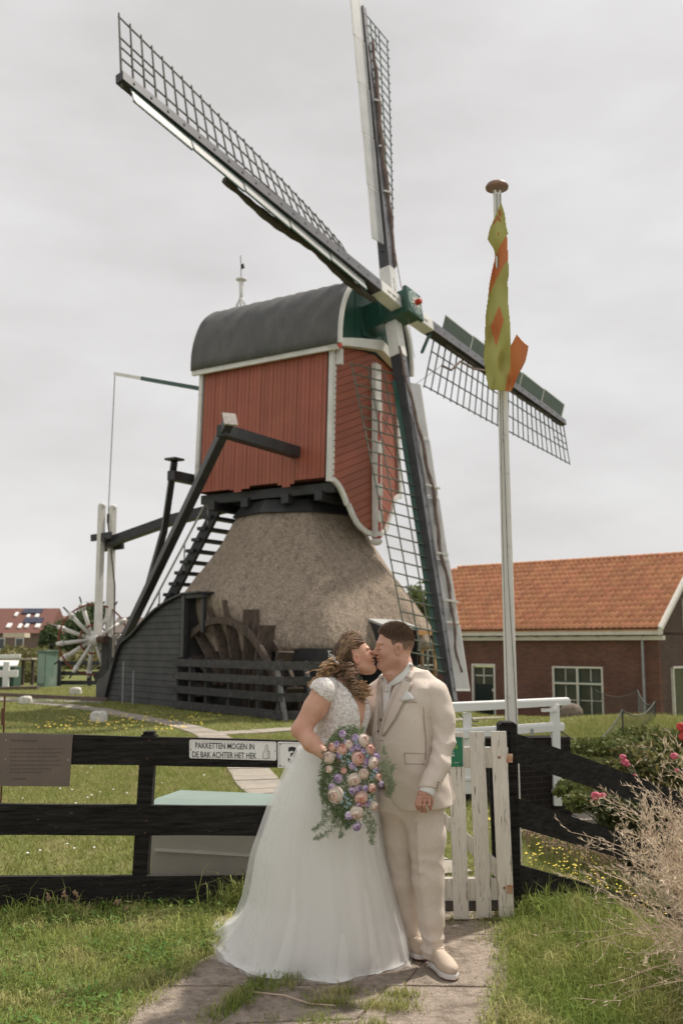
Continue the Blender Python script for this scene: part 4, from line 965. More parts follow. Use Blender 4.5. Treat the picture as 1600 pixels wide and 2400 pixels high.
# far houses: one terraced row with a red roof and solar panels, a second one behind
def farhouse(px0,px1,ye,yr,yb,Y,label,m_roof,panels=True,wins=()):
    X0,X1=at(px0,ye,Y).x,at(px1,ye,Y).x; ze=at(px1,ye,Y).z; zr=at(px1,yr,Y+5).z; zb_=at(px1,yb,Y).z-1.5
    h=empty('terraced_house',((X0+X1)/2,Y+4,zb_),label,'house')
    b=MB(); b.box(X0,X1,Y,Y+9,zb_,ze); b.build('wall',mat('far_house_brick',(.10,.07,.06),(.13,.09,.075),rough=.9,scale=.6),h)
    b=MB(); b.prism([V(X0-.3,Y-.4,ze-.15),V(X0-.3,Y+4.5,zr),V(X0-.3,Y+9.4,ze-.15)],V(X1-X0+.6,0,0)); rf_=b.build('roof',m_roof,h)
    sl=(V(0,Y+4.5,zr)-V(0,Y-.4,ze-.15)).normalized(); nn=V(1,0,0).cross(sl).normalized(); 
    if nn.z<0: nn=-nn
    def RP(px,py):
        a=(px-800)/FPX; b_=(1200-py)/FPX; d=V(a,cPI-b_*sPI,sPI+b_*cPI); P0=V(0,Y-.4,ze-.15); t=(P0-V(0,0,CZ)).dot(nn)/d.dot(nn); return V(0,0,CZ)+d*t
    for (x0,y0,x1,y1,kd) in wins:
        p=RP((x0+x1)/2,(y0+y1)/2); w_=(RP(x1,y1).x-RP(x0,y1).x)/2; l=(RP(x0,y0)-RP(x0,y1)).length/2
        b=MB(); b.boxv(p+nn*.08,V(w_,0,0),sl*l,nn*.08)
        if kd=='w': o=b.build('skylight',mat('far_skylight_frame',(.6,.6,.58),rough=.4),rf_); b=MB(); b.boxv(p+nn*.165,V(w_*.75,0,0),sl*l*.75,nn*.01); 
        else:
            o=b.build('solar_panel',mat('solar_panel',(.012,.014,.03),(.018,.02,.04),rough=.25,spec=.6),rf_)
    for k in range(int((X1-X0)/2.2)):
        xx=X0+1+2.2*k; b=MB(); b.box(xx-.5,xx+.5,Y-.06,Y+.05,zb_+1.0,ze-.7); wd_=b.build('window',WHITE,h); b=MB(); b.box(xx-.4,xx+.4,Y-.09,Y-.055,zb_+1.1,ze-.8); b.build('pane',GLASS,h)
    return h
REDR=mat('far_red_roof',(.12,.05,.038),(.09,.042,.034),rough=.85,scale=1.2,stretch=(4,1,4))
WN=[(36,1437,43,1445,'w'),(64,1442,71,1448,'w'),(84,1441,92,1448,'w'),(17,1463,28,1472,'w'),(44,1464,52,1473,'w'),(60,1464,68,1472,'w'),(84,1464,95,1472,'w')]
PN=[(55,1428.5,69.5,1439,'s'),(70,1428.5,84,1439,'s'),(84.5,1428.5,99,1439,'s'),(57,1450,71,1461,'s'),(71.5,1450,86,1461,'s'),(86.5,1450,101,1461,'s')]
fh=farhouse(-60,108,1481,1426,1512,118,'far terraced house with red tiled roof, skylights and solar panels at the left edge',REDR,wins=WN+PN)
b=MB(); a0=at(8,1489,112); a1=at(58,1494,112); b.box(a0.x,a1.x,112,114,a1.z,a0.z+.25); b.build('awning',mat('far_awning',(.42,.36,.28)),fh)
farhouse(101,135,1486,1444,1512,135,'small far roof end just behind the round tree at the left',mat('far_brown_roof',(.14,.08,.06),(.11,.065,.05),rough=.9,scale=1))
farhouse(262,312,1480,1447,1512,120,'grey brown distant house seen between the guide posts and the wheelhouse',mat('far_grey_roof',(.10,.075,.065),(.08,.065,.06),rough=.9,scale=1))
# hedges and reeds in the fields
def hedge(name,px0,px1,pyt,Y,n,ls,m,label,thick=2.0,zb=-1.2,cat=None,kind='stuff'):
    X0,X1=at(px0,pyt,Y).x,at(px1,pyt,Y).x; zt=at(px0,pyt,Y).z; k=max(3,int((X1-X0)/1.5)); bl=[]
    for i in range(k):
        h=(zt-zb)*random.uniform(.7,1.0); bl.append((X0+(X1-X0)*(i+.5)/k,Y+random.uniform(-.5,.5),zb+h*.5,(X1-X0)/k*.8,thick,h*.55))
    return leafcloud(name,bl,n,ls,m,kind=kind)
hedge('scrub',-40,118,1503,60,5200,.16,LEAFH,'' ,zb=-.6); hedge('scrub',-40,70,1520,50,2600,.14,LEAFH,'',zb=-.4); hedge('scrub',110,300,1504,70,3400,.20,LEAFH,'',zb=-.8)
hedge('hedgerow',-200,1030,1500,150,5200,.5,LEAFD,'',zb=-1.5); hedge('hedgerow',1600,1700,1480,60,700,.3,LEAFD,'',zb=-1.5)
hedge('scrub',20,130,1548,46,2400,.10,LEAFH,'',zb=-.1)
# green cabinet
Yc=40.5; c0,c1,c2=at(85,1605,Yc),at(106,1608,Yc),at(131,1605,Yc+.6)
cb=empty('cabinet',(c1.x,Yc,0),'tall pale green utility cabinet by the capstan wheel at the left','cabinet')
zt=at(106,1527,Yc).z; gm=mat('faded_green_cabinet',(.10,.15,.12),(.075,.12,.095),rough=.5,scale=3,c3=(.22,.25,.22),t3=(.5,.8),s3=2)
b=MB(); b.prism([V(c0.x,Yc+.1,0),V(c1.x,Yc,0),V(c2.x,Yc+.75,0),V(c0.x+(c2.x-c1.x),Yc+.85,0)],V(0,0,zt)); b.build('body',gm,cb,recalc=True)
b=MB(); b.prism([V(c0.x-.06,Yc+.0,zt),V(c1.x,Yc-.09,zt),V(c2.x+.07,Yc+.75,zt),V(c0.x+(c2.x-c1.x),Yc+.9,zt)],V(0,0,.05)); b.build('lid',gm,cb,recalc=True)
b=MB(); b.boxv(V((c0.x+c1.x)/2,Yc+.03,zt*.52),V((c1.x-c0.x)/2*.82,-.035,0),V(0,.012,0),V(0,0,zt*.42)); b.build('door',mat('faded_cabinet_door',(.17,.23,.19),(.14,.19,.16),rough=.5,scale=3),cb)
# white rails at the far left, green trough behind them
Yl=40.
def railset(label,rails,posts,Y,th=.12,name='white_railing'):
    r=empty(name,(at(posts[0][0],posts[0][2],Y).x,Y,0),label,'railing')
    for (x0,y0,x1,y1,h) in rails:
        p,q=at(x0,y0,Y),at(x1,y1,Y); b=MB(); b.bar(p,q,th,h/FPX*Y); b.build('rail',WHITE,r,bevel=.02)
    for (x,yt,yb,w) in posts:
        p,q=at(x,yt,Y),at(x,yb,Y); q.x=p.x; b=MB(); b.bar(V(q.x,Y+.02,q.z),V(p.x,Y+.02,p.z),w/FPX*Y,.15,up=V(0,1,0)); b.build('post',WHITE,r,bevel=.02)
    return r
railset('thick white wooden rail and post over the water at the far left edge',[(-60,1540,49,1538,9),(-60,1579,43,1579,16)],[(16,1551,1612,14)],Yl)
b=MB(); p=at(-60,1552,Yl+.6); q=at(46,1552,Yl+.6); 
b.box(p.x,q.x-.1,Yl+.3,Yl+1.2,0,at(0,1563,Yl+.6).z); gb=b.build('green_bin',GREEN,cat='container',label='dark green container with a pale lid behind the white rail at the far left')
b=MB(); b.prism([V(p.x,Yl+.2,at(0,1562,Yl).z),V(q.x+.05,Yl+.2,at(0,1562,Yl).z),V(q.x-.2,Yl+1.2,at(0,1552,Yl).z),V(p.x,Yl+1.2,at(0,1552,Yl).z)],V(0,0,.05)); b.build('lid',WHITE,gb)
b=MB(); p=at(-30,1548,42.5); q=at(82,1544,42.5); b.bar(p,q,.7,.06); tb=b.build('plank_table',mat('bleached_plank',(.36,.31,.25),(.28,.24,.2),rough=.8,scale=4),cat='bench',label='long bleached plank shelf between the white rail and the green cabinet')
for px in (55,78): p=at(px,1546,42.6); b=MB(); b.bar(V(p.x,42.6,0),p,.12,.12,up=V(0,1,0)); b.build('leg',OLDWOOD,tb)
# dark rail fence behind the capstan wheel
ff_=empty('rail_fence',(at(200,1600,42).x,42,0),'dark low rail fence behind the white capstan wheel','fence')
for yy in (1554,1578,1600):
    b=MB(); b.bar(at(128,yy,42),at(300,yy,41),.05,.17); b.build('rail',BLACKBEAM,ff_)
for px in (141,213,285): p=at(px,1545,41.8); b=MB(); b.bar(V(p.x,41.8,0),p,.14,.14,up=V(0,1,0)); b.build('post',BLACKBEAM,ff_)
b=MB(); b.bar(at(0,1618,38)-V(2,0,0),at(90,1613,38),.35,.16); b.build('timber_edging',mat('weathered_edging_timber',(.1,.07,.05)),label='low weathered timber beam on the grass below the far left railing',cat='beam')
# whitewashed boundary stones
for (x0,x1,yt,yb,lab) in ((46,75,1633,1650,'small whitewashed stone block beside the road, leftmost of three'),(164,191,1612,1628,'rounded white stone on the grass below the capstan wheel'),(213,251,1668,1692,'biggest whitewashed stone block, between the two lawns near yellow flowers')):
    q=gnd((x0+x1)/2,yb); w_=(x1-x0)/FPX*q.y/2; hh=(yb-yt)/FPX*q.y; b=MB()
    rows=[]
    for k in range(7):
        f=k/6; rr=(1.0,1.03,1.0,.98,.97,.86,.0)[k]; rows.append([V(q.x+w_*rr*math.copysign(abs(math.cos(a))**.6,math.cos(a))*(1+.05*math.sin(a*3+k)),q.y+w_*.8*rr*math.copysign(abs(math.sin(a))**.6,math.sin(a)),hh*min(f*1.15,1)+.02*math.sin(a*2+k)) for a in np.linspace(0,2*PI,17)[:-1]])
    b.grid(rows,True); b.build('boundary_stone',STONE,smooth=True,label=lab,cat='stone')
# ================================================================ NEAR FENCES, GATE, SIGNS, FLAG
def quadboard(c4,th,name,m,parent,bevel=.004,back=V(0,1,0)):
    """board from its four seen corners (tl,tr,br,bl) with thickness th going back"""
    b=MB(); b.prism(c4,back*th); return b.build(name,m,parent,recalc=True,bevel=bevel)
fl=empty('plank_fence',(at(330,2130,6.7).x,6.75,0),'black tarred fence of three wide planks left of the couple','fence')
def Yf(px): return 6.6+(px+40)/980*.40
for (x0,x1,a0,b0,a1,b1) in ((-60,940,1717,1788,1742,1804),(-60,940,1884,1957,1893,1960),(-60,940,2055.5,2132,2050,2119)):
    n=8; top=[];bot=[]
    b=MB(); rows=[[],[],[],[]]
    for i in range(n+1):
        f=i/n; px=x0+(x1-x0)*f; ww=1.2*math.sin(i*2.1+a0); T=at(px,a0+(a1-a0)*f+ww*.5,Yf(px)); B_=at(px,b0+(b1-b0)*f-ww*.6,Yf(px)); K=V(0,.045,0)
        for j,p in enumerate((T,B_,B_+K,T+K)): rows[j].append(p)
    b.grid([rows[0],rows[1]]); b.grid([rows[1],rows[2]]); b.grid([rows[2],rows[3]]); b.grid([rows[3],rows[0]])
    b.build('rail',BLACKWOOD,fl,recalc=True,bevel=.004)
for (xt,yt,xb,yb,w) in ((351,1714,324,2160,34),(748,1724,752,2160,34)):
    Y=Yf(xt)+.06; T,B_=at(xt,yt,Y),at(xb,yb,Y); b=MB(); b.bar(B_,T-V(0,0,.02),w/FPX*Y,.10,up=V(0,1,0)); b.boxv(T-V(0,0,.01),V(w/FPX*Y*.36,0,0),V(0,.045,0),V(0,0,.012)); b.build('post',BLACKWOOD,fl,bevel=.006)
b=MB()
for px,py in ((350,1735),(345,1778),(343,1924),(340,1952),(338,2075),(335,2110)):
    p=at(px,py,Yf(px)-.002); b.lathe(p,[(.006,0),(.005,.004)],8,axis=V(0,-1,0))
b.build('nail_head',RUST,fl,kind='stuff')
# --- signs. px-space helper on the fence plane
def onf(px,py,off=.0): return at(px,py,Yf(px)-off)
def textmesh(s,fn,px0,px1,py0,py1,name,m,parent,off,th=.0015,bold=0,font_shear=0):
    cu=bpy.data.curves.new('lettering','FONT'); cu.body=s; cu.size=1; cu.resolution_u=3; cu.offset=bold; cu.shear=font_shear
    o=bpy.data.objects.new('lettering',cu); COL.objects.link(o); dg=bpy.context.evaluated_depsgraph_get(); me=bpy.data.meshes.new_from_object(o.evaluated_get(dg)); bpy.data.objects.remove(o)
    xs_=[v.co.x for v in me.vertices]; ys_=[v.co.y for v in me.vertices]; x0,x1,y0,y1=min(xs_),max(xs_),min(ys_),max(ys_)
    R0=root_off(parent)
    for v in me.vertices:
        px=px0+(px1-px0)*(v.co.x-x0)/(x1-x0); py=py1+(py0-py1)*(v.co.y-y0)/(y1-y0); v.co=fn(px,py,off)-R0
    me.materials.clear(); me.materials.append(m); me.name=name
    o=bpy.data.objects.new(name,me); COL.objects.link(o); o.parent=parent; return o
INK=mat('black_lettering',(.012,.012,.012),(.016,.016,.016),rough=.6); SIGNW=mat('enamel_white_sign',(.55,.54,.52),(.50,.49,.47),rough=.4,scale=3)
def signplate(px0,px1,t0,t1,b0,b1,fn,off,name,m,label,rad=3,th=.004):
    c=[]
    for (cx,cy,a0) in ((px1-rad,(t1)+rad,0),(px0+rad,t0+rad,90),(px0+rad,b0-rad,180),(px1-rad,b1-rad,270)):
        for k in range(5): a=math.radians(a0+k*22.5); c.append(fn(cx+rad*math.cos(a),cy-rad*math.sin(a),off))
    b=MB(); b.prism(c[::-1],V(0,th,0)); return b.build(name,m,recalc=True,label=label,cat='sign')
ps_=signplate(444,648,1733.5,1738.5,1777,1782.5,onf,.006,'parcel_sign',SIGNW,'white sign reading PAKKETTEN MOGEN IN DE BAK ACHTER HET HEK on the top rail',4)
def tilt(fn): return lambda px,py,off: fn(px,py+(px-546)*.024,off)
textmesh('PAKKETTEN MOGEN IN',tilt(onf),458,596,1742,1756,'lettering',INK,ps_,.0075,bold=.012)
textmesh('DE BAK ACHTER HET HEK',tilt(onf),451,601,1763,1777,'lettering',INK,ps_,.0075,bold=.012)
hand=[(617,1777),(616,1768),(618,1762),(622,1757),(622,1748),(624,1744),(627,1746),(627,1757),(631,1760),(632,1764),(631,1769),(632,1773),(629,1777),(622,1778),(617,1777)]
b=MB(); b.tube([tilt(onf)(x,y-1,.0075) for x,y in hand],.0016,4)
for yy in (1761,1765,1769.5,1774): b.tube([tilt(onf)(624,yy-1,.0075),tilt(onf)(631,yy-1.4,.0075)],.0012,4)
b.build('thumbs_up_icon',INK,ps_)
b=MB()
for px,py in ((447.5,1757),(645,1760)): b.lathe(onf(px,py,.007),[(.004,0),(.003,.002)],8,axis=V(0,-1,0))
b.build('screw_head',RUST,ps_)
b=MB(); pr=[onf(*p,.008) for p in ((448,1736.5),(645,1741),(645,1779),(448,1774.5),(448,1736.5))]; b.tube(pr,.0007,4); b.build('border_line',mat('faded_red_line',(.25,.12,.1)),ps_)
ns=signplate(651,740,1738.5,1740.5,1799.5,1801.5,onf,.006,'house_number_sign',SIGNW,'white enamel house number plate with a bold 3 partly behind the dress',2)
textmesh('3',onf,675,698,1750,1790,'lettering',INK,ns,.0075,bold=.05)
b=MB(); rr_=[onf(*p,.0078) for p in ((660,1742.5),(731,1744),(736,1749),(736,1792),(731,1797.5),(660,1796),(655,1790),(655,1748),(660,1742.5))]; b.tube(rr_,.0008,4)
for px,py in ((656,1743.5),(656,1795)): b.lathe(onf(px,py,.0068),[(.006,0),(.005,.0015)],8,axis=V(0,-1,0))
b.build('border_line',INK,ns)
# brown information plaque
PLQ=mat('brown_enamel_plaque',(.105,.078,.066),(.085,.065,.057),rough=.55,scale=6,c3=(.16,.13,.11),t3=(.66,.8),s3=14)
pq=MB(); pq.prism([onf(-30,1718,.012),onf(171,1723,.012),onf(163.5,1843.5,.012),onf(-30,1842,.012)],V(0,.004,0)); pqo=pq.build('information_plaque',PLQ,recalc=True,label='brown information plaque with faded text on the left end of the fence',cat='sign')
FADE=mat('faded_plaque_text',(.070,.055,.050),(.06,.048,.043),rough=.7)
b=MB(); random.seed(5)
for k,yy in enumerate((1755,1764,1773,1783,1793,1802,1810)):
    x=24
    xe=(148,146,135,142,147,120,100)[k]
    while x<xe:
        w_=random.uniform(3,9); p,q=onf(x,yy,.0135),onf(min(x+w_,xe),yy+w_*.02,.0135); b.bar(p,q,.0012,.006); x+=w_+2.2
for x0,x1,yy in ((28,50,1735),(53,88,1736),(30,62,1825)): b.bar(onf(x0,yy,.0135),onf(x1,yy+.4,.0135),.0012,.010)
b.build('lettering',FADE,pqo)
b=MB()
for px,py in ((14,1780),(161,1781),(15,1735)): b.lathe(onf(px,py,.0125),[(.006,0),(.005,.003)],8,axis=V(0,-1,0))
b.build('screw_head',ZINC,pqo)
b=MB(); b.tube([at(12,1628,7.0),at(9,1720,7.0),at(4,1850,7.0),V(at(3,1850,7.0).x,7.0,0)],.007,6); b.tube([at(7,1700,6.99),at(8,1660,6.99)],.012,5); b.build('rusty_stake',RUST,label='thin rusty iron stake rising behind the brown plaque',cat='stake')
# parcel box behind the fence
bx=empty('parcel_box',(at(343,1960,7.3).x,7.3,0),'low beige parcel box with a mint green lid behind the fence','parcel box')
BEI=mat('beige_plastic',(.26,.235,.20),(.22,.20,.17),rough=.5,scale=3); MINT=mat('mint_green_lid',(.15,.195,.172),(.125,.165,.145),rough=.45,scale=2)
x0=at(343,1960,7.3).x; x1=-.25

b=MB(); b.box(x0+.02,x1,7.28,7.88,0,.50); b.build('body',BEI,bx,bevel=.012)
b=MB(); b.bar(V(x0+.06,7.27,.245),V(x1-.05,7.27,.245),.03,.018); b.bar(V(x0+.03,7.272,.475),V(x1,7.272,.475),.03,.02); b.build('rib',mat('pale_box_trim',(.36,.34,.30),rough=.5),bx)
b=MB(); b.prism([V(x0-.01,7.24,.50),V(x0-.01,7.24,.545),V(x0-.0,7.40,.585),V(x0+.0,7.80,.585),V(x0-.01,7.93,.55),V(x0-.01,7.93,.50)],V(x1-x0+.02,0,0)); b.build('lid',MINT,bx,bevel=.012)
bx.rotation_euler=(0,0,R(-15)); bx.location.y+=.12
# --- gate
GY=6.42
gt=empty('picket_gate',(at(1100,2150,GY).x,GY,0),'white picket gate with flaking paint right of the groom','gate')
def gp(px,py,off=0): return at(px,py,GY-off)
for i,(xt,xb,yt,yb) in enumerate(((1168,1187,1714,2151),(1117,1134.5,1715,2152),(1068,1081,1716,2155),(1016,1026,1716,2156),(966,973,1717,2157),(916,921,1717,2158))):
    w=17.8
    T=[gp(xt-w,yt,.02),gp(xt+w,yt,.02),gp(xb+w,yb,.02),gp(xb-w,yb,.02)]
    quadboard(T,.022,'picket',PEEL,gt,.003)
for (xa,xb_,a0,a1,nm,m_) in ((890,1190,1751,1800,'rail',PEEL),(895,1195,2059,2110,'rail',PEEL)):
    quadboard([gp(xa,a0),gp(xb_,a0),gp(xb_,a1),gp(xa,a1)],.035,nm,PEEL,gt,.004)
quadboard([gp(895,2112,-.02),gp(1195,2112,-.02),gp(1195,2136,-.02),gp(895,2136,-.02)],.03,'board',mat('grey_bare_wood',(.075,.065,.058),(.05,.043,.038),rough=.9,scale=6),gt)
quadboard([gp(900,1800,-.003),gp(925,1800,-.003),gp(1172,2022,-.003),gp(1172,2068,-.003)],.03,'brace',PEEL,gt)
b=MB()
for px,py in ((1169,1775),(1181,2081)): b.lathe(gp(px,py,.022),[(.009,0),(.007,.005)],8,axis=V(0,-1,0))
b.build('bolt_head',mat('rust_stain',(.22,.09,.04),(.12,.05,.03)),gt)
for py in (1776,2082):
    b=MB(); b.bar(gp(1185,py,.0),gp(1199,py+1,.0),.05,.05); b.build('hinge',mat('rust_hinge',(.30,.22,.16),(.25,.10,.05),rough=.9,scale=30),gt)
# green sign on the gate
def ong(px,py,off=0): return at(px,py,GY-.02-off)
gs=MB(); gs.prism([ong(1040,1727,.006),ong(1083,1728,.006),ong(1084.5,1797,.006),ong(1040,1797,.006)],V(0,.004,0))
gso=gs.build('green_gate_sign',mat('green_enamel',(.012,.085,.045),(.014,.095,.05),rough=.35),recalc=True,label='small dark green sign with yellow letters on a gate picket',cat='sign')
textmesh('IJN',ong,1052,1070.5,1747,1756,'lettering',mat('yellow_green_lettering',(.32,.40,.06)),gso,.0075,bold=.01)
WL=mat('white_lettering',(.6,.6,.58))
textmesh('en,',ong,1054,1063,1761.5,1766,'lettering',WL,gso,.0075,bold=.02); textmesh('van',ong,1054,1064,1768.5,1772.5,'lettering',WL,gso,.0075,bold=.02)
b=MB(); 
for x in (1064,1068,1072): b.bar(ong(x,1787.5,.0075),ong(x+3,1787.5,.0075),.001,.0025)
b.build('lettering',WL,gso)
b=MB()
for px,py in ((1076,1732.5),(1079,1791)): b.lathe(ong(px,py,.0065),[(.006,0),(.005,.003)],8,axis=V(0,-1,0))
b.build('screw_head',BLKMETAL,gso)
# black gate post and the fence going down the bank
fr_=empty('plank_fence',(at(1195,2180,6.5).x,6.5,0),'black tarred fence of three planks sloping down to the right of the gate','fence')
p,q=at(1186,1698,6.52),at(1199,2190,6.52)
b=MB(); b.bar(V(q.x,6.52,-.1),V(p.x,6.52,p.z),.115,.12,up=V(0,1,0)); b.prism([V(p.x-.06,6.45,p.z),V(p.x+.06,6.45,p.z),V(p.x+.035,6.45,p.z+.02),V(p.x-.035,6.45,p.z+.02)],V(0,.14,0)); b.build('post',BLACKWOOD,fr_,bevel=.006)
for (tl,bl,tr,br) in ((1714,1783,1873,1929),(1865,1933,2016,2070),(2022,2089,2146,2203)):
    b=MB(); n=7; rows=[[],[],[],[]]
    for i in range(n+1):
        f=i/n; px=1196+f*444; Yr=1/(1/6.44*(1-f)+1/7.95*f); K=V(-.012,.045,0)
        T=at(px,tl+(tr-tl)*f,Yr); B_=at(px,bl+(br-bl)*f,Yr)
        for j,pp in enumerate((T,B_,B_+K,T+K)): rows[j].append(pp)
    for j in range(4): b.grid([rows[j],rows[(j+1)%4]])
    b.add([r[0] for r in rows],[(0,1,2,3)]); b.build('rail',BLACKWOOD,fr_,recalc=True,bevel=.004)
b=MB(); p=at(1152,1800,7.0); b.bar(V(p.x+.02,7.0,0),p+V(0,0,.03),.045,.05,up=V(0,1,0)); b.build('gate_stop_post',BLACKWOOD,label='thin dark post standing behind the gate between two pickets',cat='post')
# --- flagpole with mushroom cap and furled flag
FY=7.5
fp=empty('flagpole',(1.258,FY,0),'tall white wooden flagpole with brown mushroom cap behind the gate','flagpole')
pb,pt=V(1.262,FY,-.1),at(1164,446,FY)
b=MB(); b.bar(pb,pt,.092,.092,up=V(0,1,0),w2=.058,h2=.058); b.build('pole',mat('flagpole_white',(.47,.46,.43),(.42,.41,.385),rough=.55,scale=3,c3=(.25,.24,.22),t3=(.62,.8),s3=12),fp,bevel=.012)
b=MB(); b.lathe(pt,[(.03,-.03),(.032,.0),(.088,.012),(.092,.03),(.075,.055),(.03,.068),(.0,.07)],24); b.build('cap',mat('brown_copper_cap',(.17,.095,.07),(.12,.07,.055),rough=.5,scale=12),fp,smooth=True)
b=MB(); xr=.052; b.tube([V(pb.x-.0+.03,FY-.055,.95),V(1.245,FY-.055,2.2),V(1.232,FY-.05,3.4),pt+V(.02,-.04,-.05)],.0035,5); b.tube([V(pb.x-.04,FY-.052,1.0),V(1.21,FY-.05,2.6),pt+V(-.01,-.04,-.05)],.003,5); b.build('halyard',mat('grey_halyard',(.2,.19,.17),(.06,.055,.05),rough=.9,scale=60),fp)
# flag: outline and colour fields in photo pixels (crop coordinates cx,cy -> F)
def fc(p): return (1100+p[0]*.2338,400+p[1]*.2338)
Lft=[(315,318),(312,322),(245,480),(205,570),(178,685),(240,790),(256,860),(222,1010),(195,1150),(180,1300),(160,1450),(150,1680),(138,1880),(168,2090),(195,2195)]
Rgt=[(316,318),(322,340),(350,430),(365,560),(383,630),(372,640),(384,890),(392,1040),(378,1110),(385,1330),(405,1500),(410,1750),(470,1638),(520,1700),(586,1760),(578,1815),(555,1915),(500,2020),(440,2160),(413,2215)]
outline=[fc(p) for p in Lft]+[fc((350,2210))]+[fc(p) for p in Rgt[::-1]]
ORs=[[(372,640),(384,890),(312,1000),(240,1150),(195,1250),(182,1300),(200,1140),(222,1000),(256,860),(300,760)],
     [(298,1350),(342,1500),(265,1765),(210,1560)],
     [(404,1775),(472,1636),(520,1695),(588,1750),(590,1830),(560,1925),(440,2170),(420,2220),(352,2210),(404,1960)]]
DKs=[[(378,1110),(340,1260),(322,1330),(345,1480),(372,1300)],[(402,1765),(262,1935),(196,2195),(222,2190),(275,1960),(410,1800)],[(290,560),(305,560),(290,690),(270,800),(262,840),(280,690)]]
LION=[[(285,395),(300,392),(312,400),(318,440),(310,470),(295,455),(285,430)],[(262,455),(285,450),(305,480),(315,500),(310,520),(290,505),(268,490)],[(240,500),(262,480),(270,500),(250,530),(228,548),(235,520)],[(278,618),(298,622),(290,648),(280,660)]]
xs_=np.arange(1128,1241,1.5); ys_=np.arange(472,922,1.5)
PX,PY=np.meshgrid(xs_,ys_)
u_=(PX-1150)/22
depth=.050*np.sin((PX-1120)/13.0+(PY-470)/95.0)+.028*np.sin((PX-PY*.35)/9.0)+.010*np.sin((PX*.6+PY*.5)/7.0)+.010*np.sin((PX*.9+PY*.22)/5.0)+.0011*(PX-1150)**2*.06
YY_=FY-.10-depth
a=(PX-800)/FPX; bb=(1200-PY)/FPX; dy=cPI-bb*sPI; dz=sPI+bb*cPI; t=YY_/dy
VX=np.stack([a*t,YY_,CZ+dz*t],-1)
ny_,nx_=PX.shape; idx=np.arange(ny_*nx_).reshape(ny_,nx_); Q=np.stack([idx[:-1,:-1],idx[1:,:-1],idx[1:,1:],idx[:-1,1:]],-1).reshape(-1,4)
cx_=(PX[:-1,:-1]+.75).ravel(); cy_=(PY[:-1,:-1]+.75).ravel()
keep=inpoly(cx_,cy_,outline); mi=np.zeros(len(cx_),int)
for pl_ in ORs: mi[inpoly(cx_,cy_,[fc(p) for p in pl_])]=1
for pl_ in LION: mi[inpoly(cx_,cy_,[fc(p) for p in pl_])]=2
mi[(np.abs(cx_-(1100+404*.2338))<.8)&(cy_>815)]=0
Q=Q[keep]; mi=mi[keep]; used=np.unique(Q); rm=np.zeros(ny_*nx_,int); rm[used]=np.arange(len(used))
FYL=mat('yellow_green_flag_cloth',(.47,.45,.15),(.43,.41,.135),raw=True,rough=.8,scale=3,trans=.18,bump=.15,bscale=200); FOR=mat('orange_flag_cloth',(.62,.22,.08),(.58,.20,.07),raw=True,rough=.8,scale=3,trans=.18); FLI=mat('flag_lion_print',(.45,.16,.06),(.34,.13,.06),raw=True,rough=.8,scale=60)
fg=raw_mesh('flag',VX.reshape(-1,3)[used],rm[Q],[FYL,FOR,FLI],mi=mi,smooth=True,label='yellow and orange flag hanging furled from the top of the white pole',cat='flag')
md=fg.modifiers.new('s','SMOOTH'); md.iterations=4; md=fg.modifiers.new('t','SOLIDIFY'); md.thickness=.003
for pl_ in DKs[:2]:
    b=MB(); P=[fc(p) for p in pl_]; 
    b.prism([at(x,y,FY-.145) for x,y in P],V(0,.004,0)); b.build('fold',FYL,fg,recalc=True)
# --- white bridge railing behind the gate
wr=empty('bridge_railing',(2.5,11.8,0),'white wooden bridge railing with rounded rail ends behind the gate','railing')
def RY(px): return 10.9+(px-1050)/285*1.0
def rrail(x0,x1,yc0,yc1,h0,h1,name='rail'):
    b=MB(); pts=[]; K=V(-.02,.09,0)
    T=[at(x0,yc0-h0/2,RY(x0)),at(x1-5,yc1-h1/2,RY(x1)),at(x1,yc1-h1*.2,RY(x1)),at(x1,yc1+h1*.25,RY(x1)),at(x1-4,yc1+h1/2,RY(x1)),at(x0,yc0+h0/2,RY(x0))]
    b.prism(T,K); return b.build(name,WHITE,wr,recalc=True,bevel=.008)
rrail(900,1337,1667,1644,26,18); rrail(900,1323,1733,1703,25,21)
for px,yt,yb,w in ((1298.5,1650,1888,19),(1094,1670,1860,18)):
    Y=RY(px)+.04; T,B_=at(px,yt,Y),at(px,yb,Y); b=MB(); b.bar(V(T.x,Y,B_.z),T,w/FPX*Y,.09,up=V(0,1,0)); b.bar(V(T.x,Y,B_.z+.14),V(T.x,Y,B_.z+.18),w/FPX*Y+.03,.12,up=V(0,1,0)); b.build('post',WHITE,wr,bevel=.008)
b=MB(); b.bar(at(1270,1665,RY(1290)),at(1302,1663,RY(1300)),.07,.035); b.build('bracket',WHITE,wr)
b=MB(); b.bar(at(1246,1708,RY(1246)-.03),at(1246,1722,RY(1246)-.03),.03,.03,up=V(0,1,0)); b.build('latch',ZINC,wr)
# brick abutment below it
ab=MB(); K=V(-.1,.3,0); ab.prism([at(1000,1733,11.05),at(1335,1728,11.95),V(at(1335,1728,11.95).x,11.95,-.9),V(at(1000,1728,11.05).x,11.05,-.9)],K)
abm=brickmat('dark_wet_brick',(.030,.022,.019),(.020,.017,.016),(.04,.037,.033),(math.cos(.57),math.sin(.57),0))
ab.build('brick_abutment',abm,recalc=True,label='dark brick bridge abutment below the white railing',cat='wall')
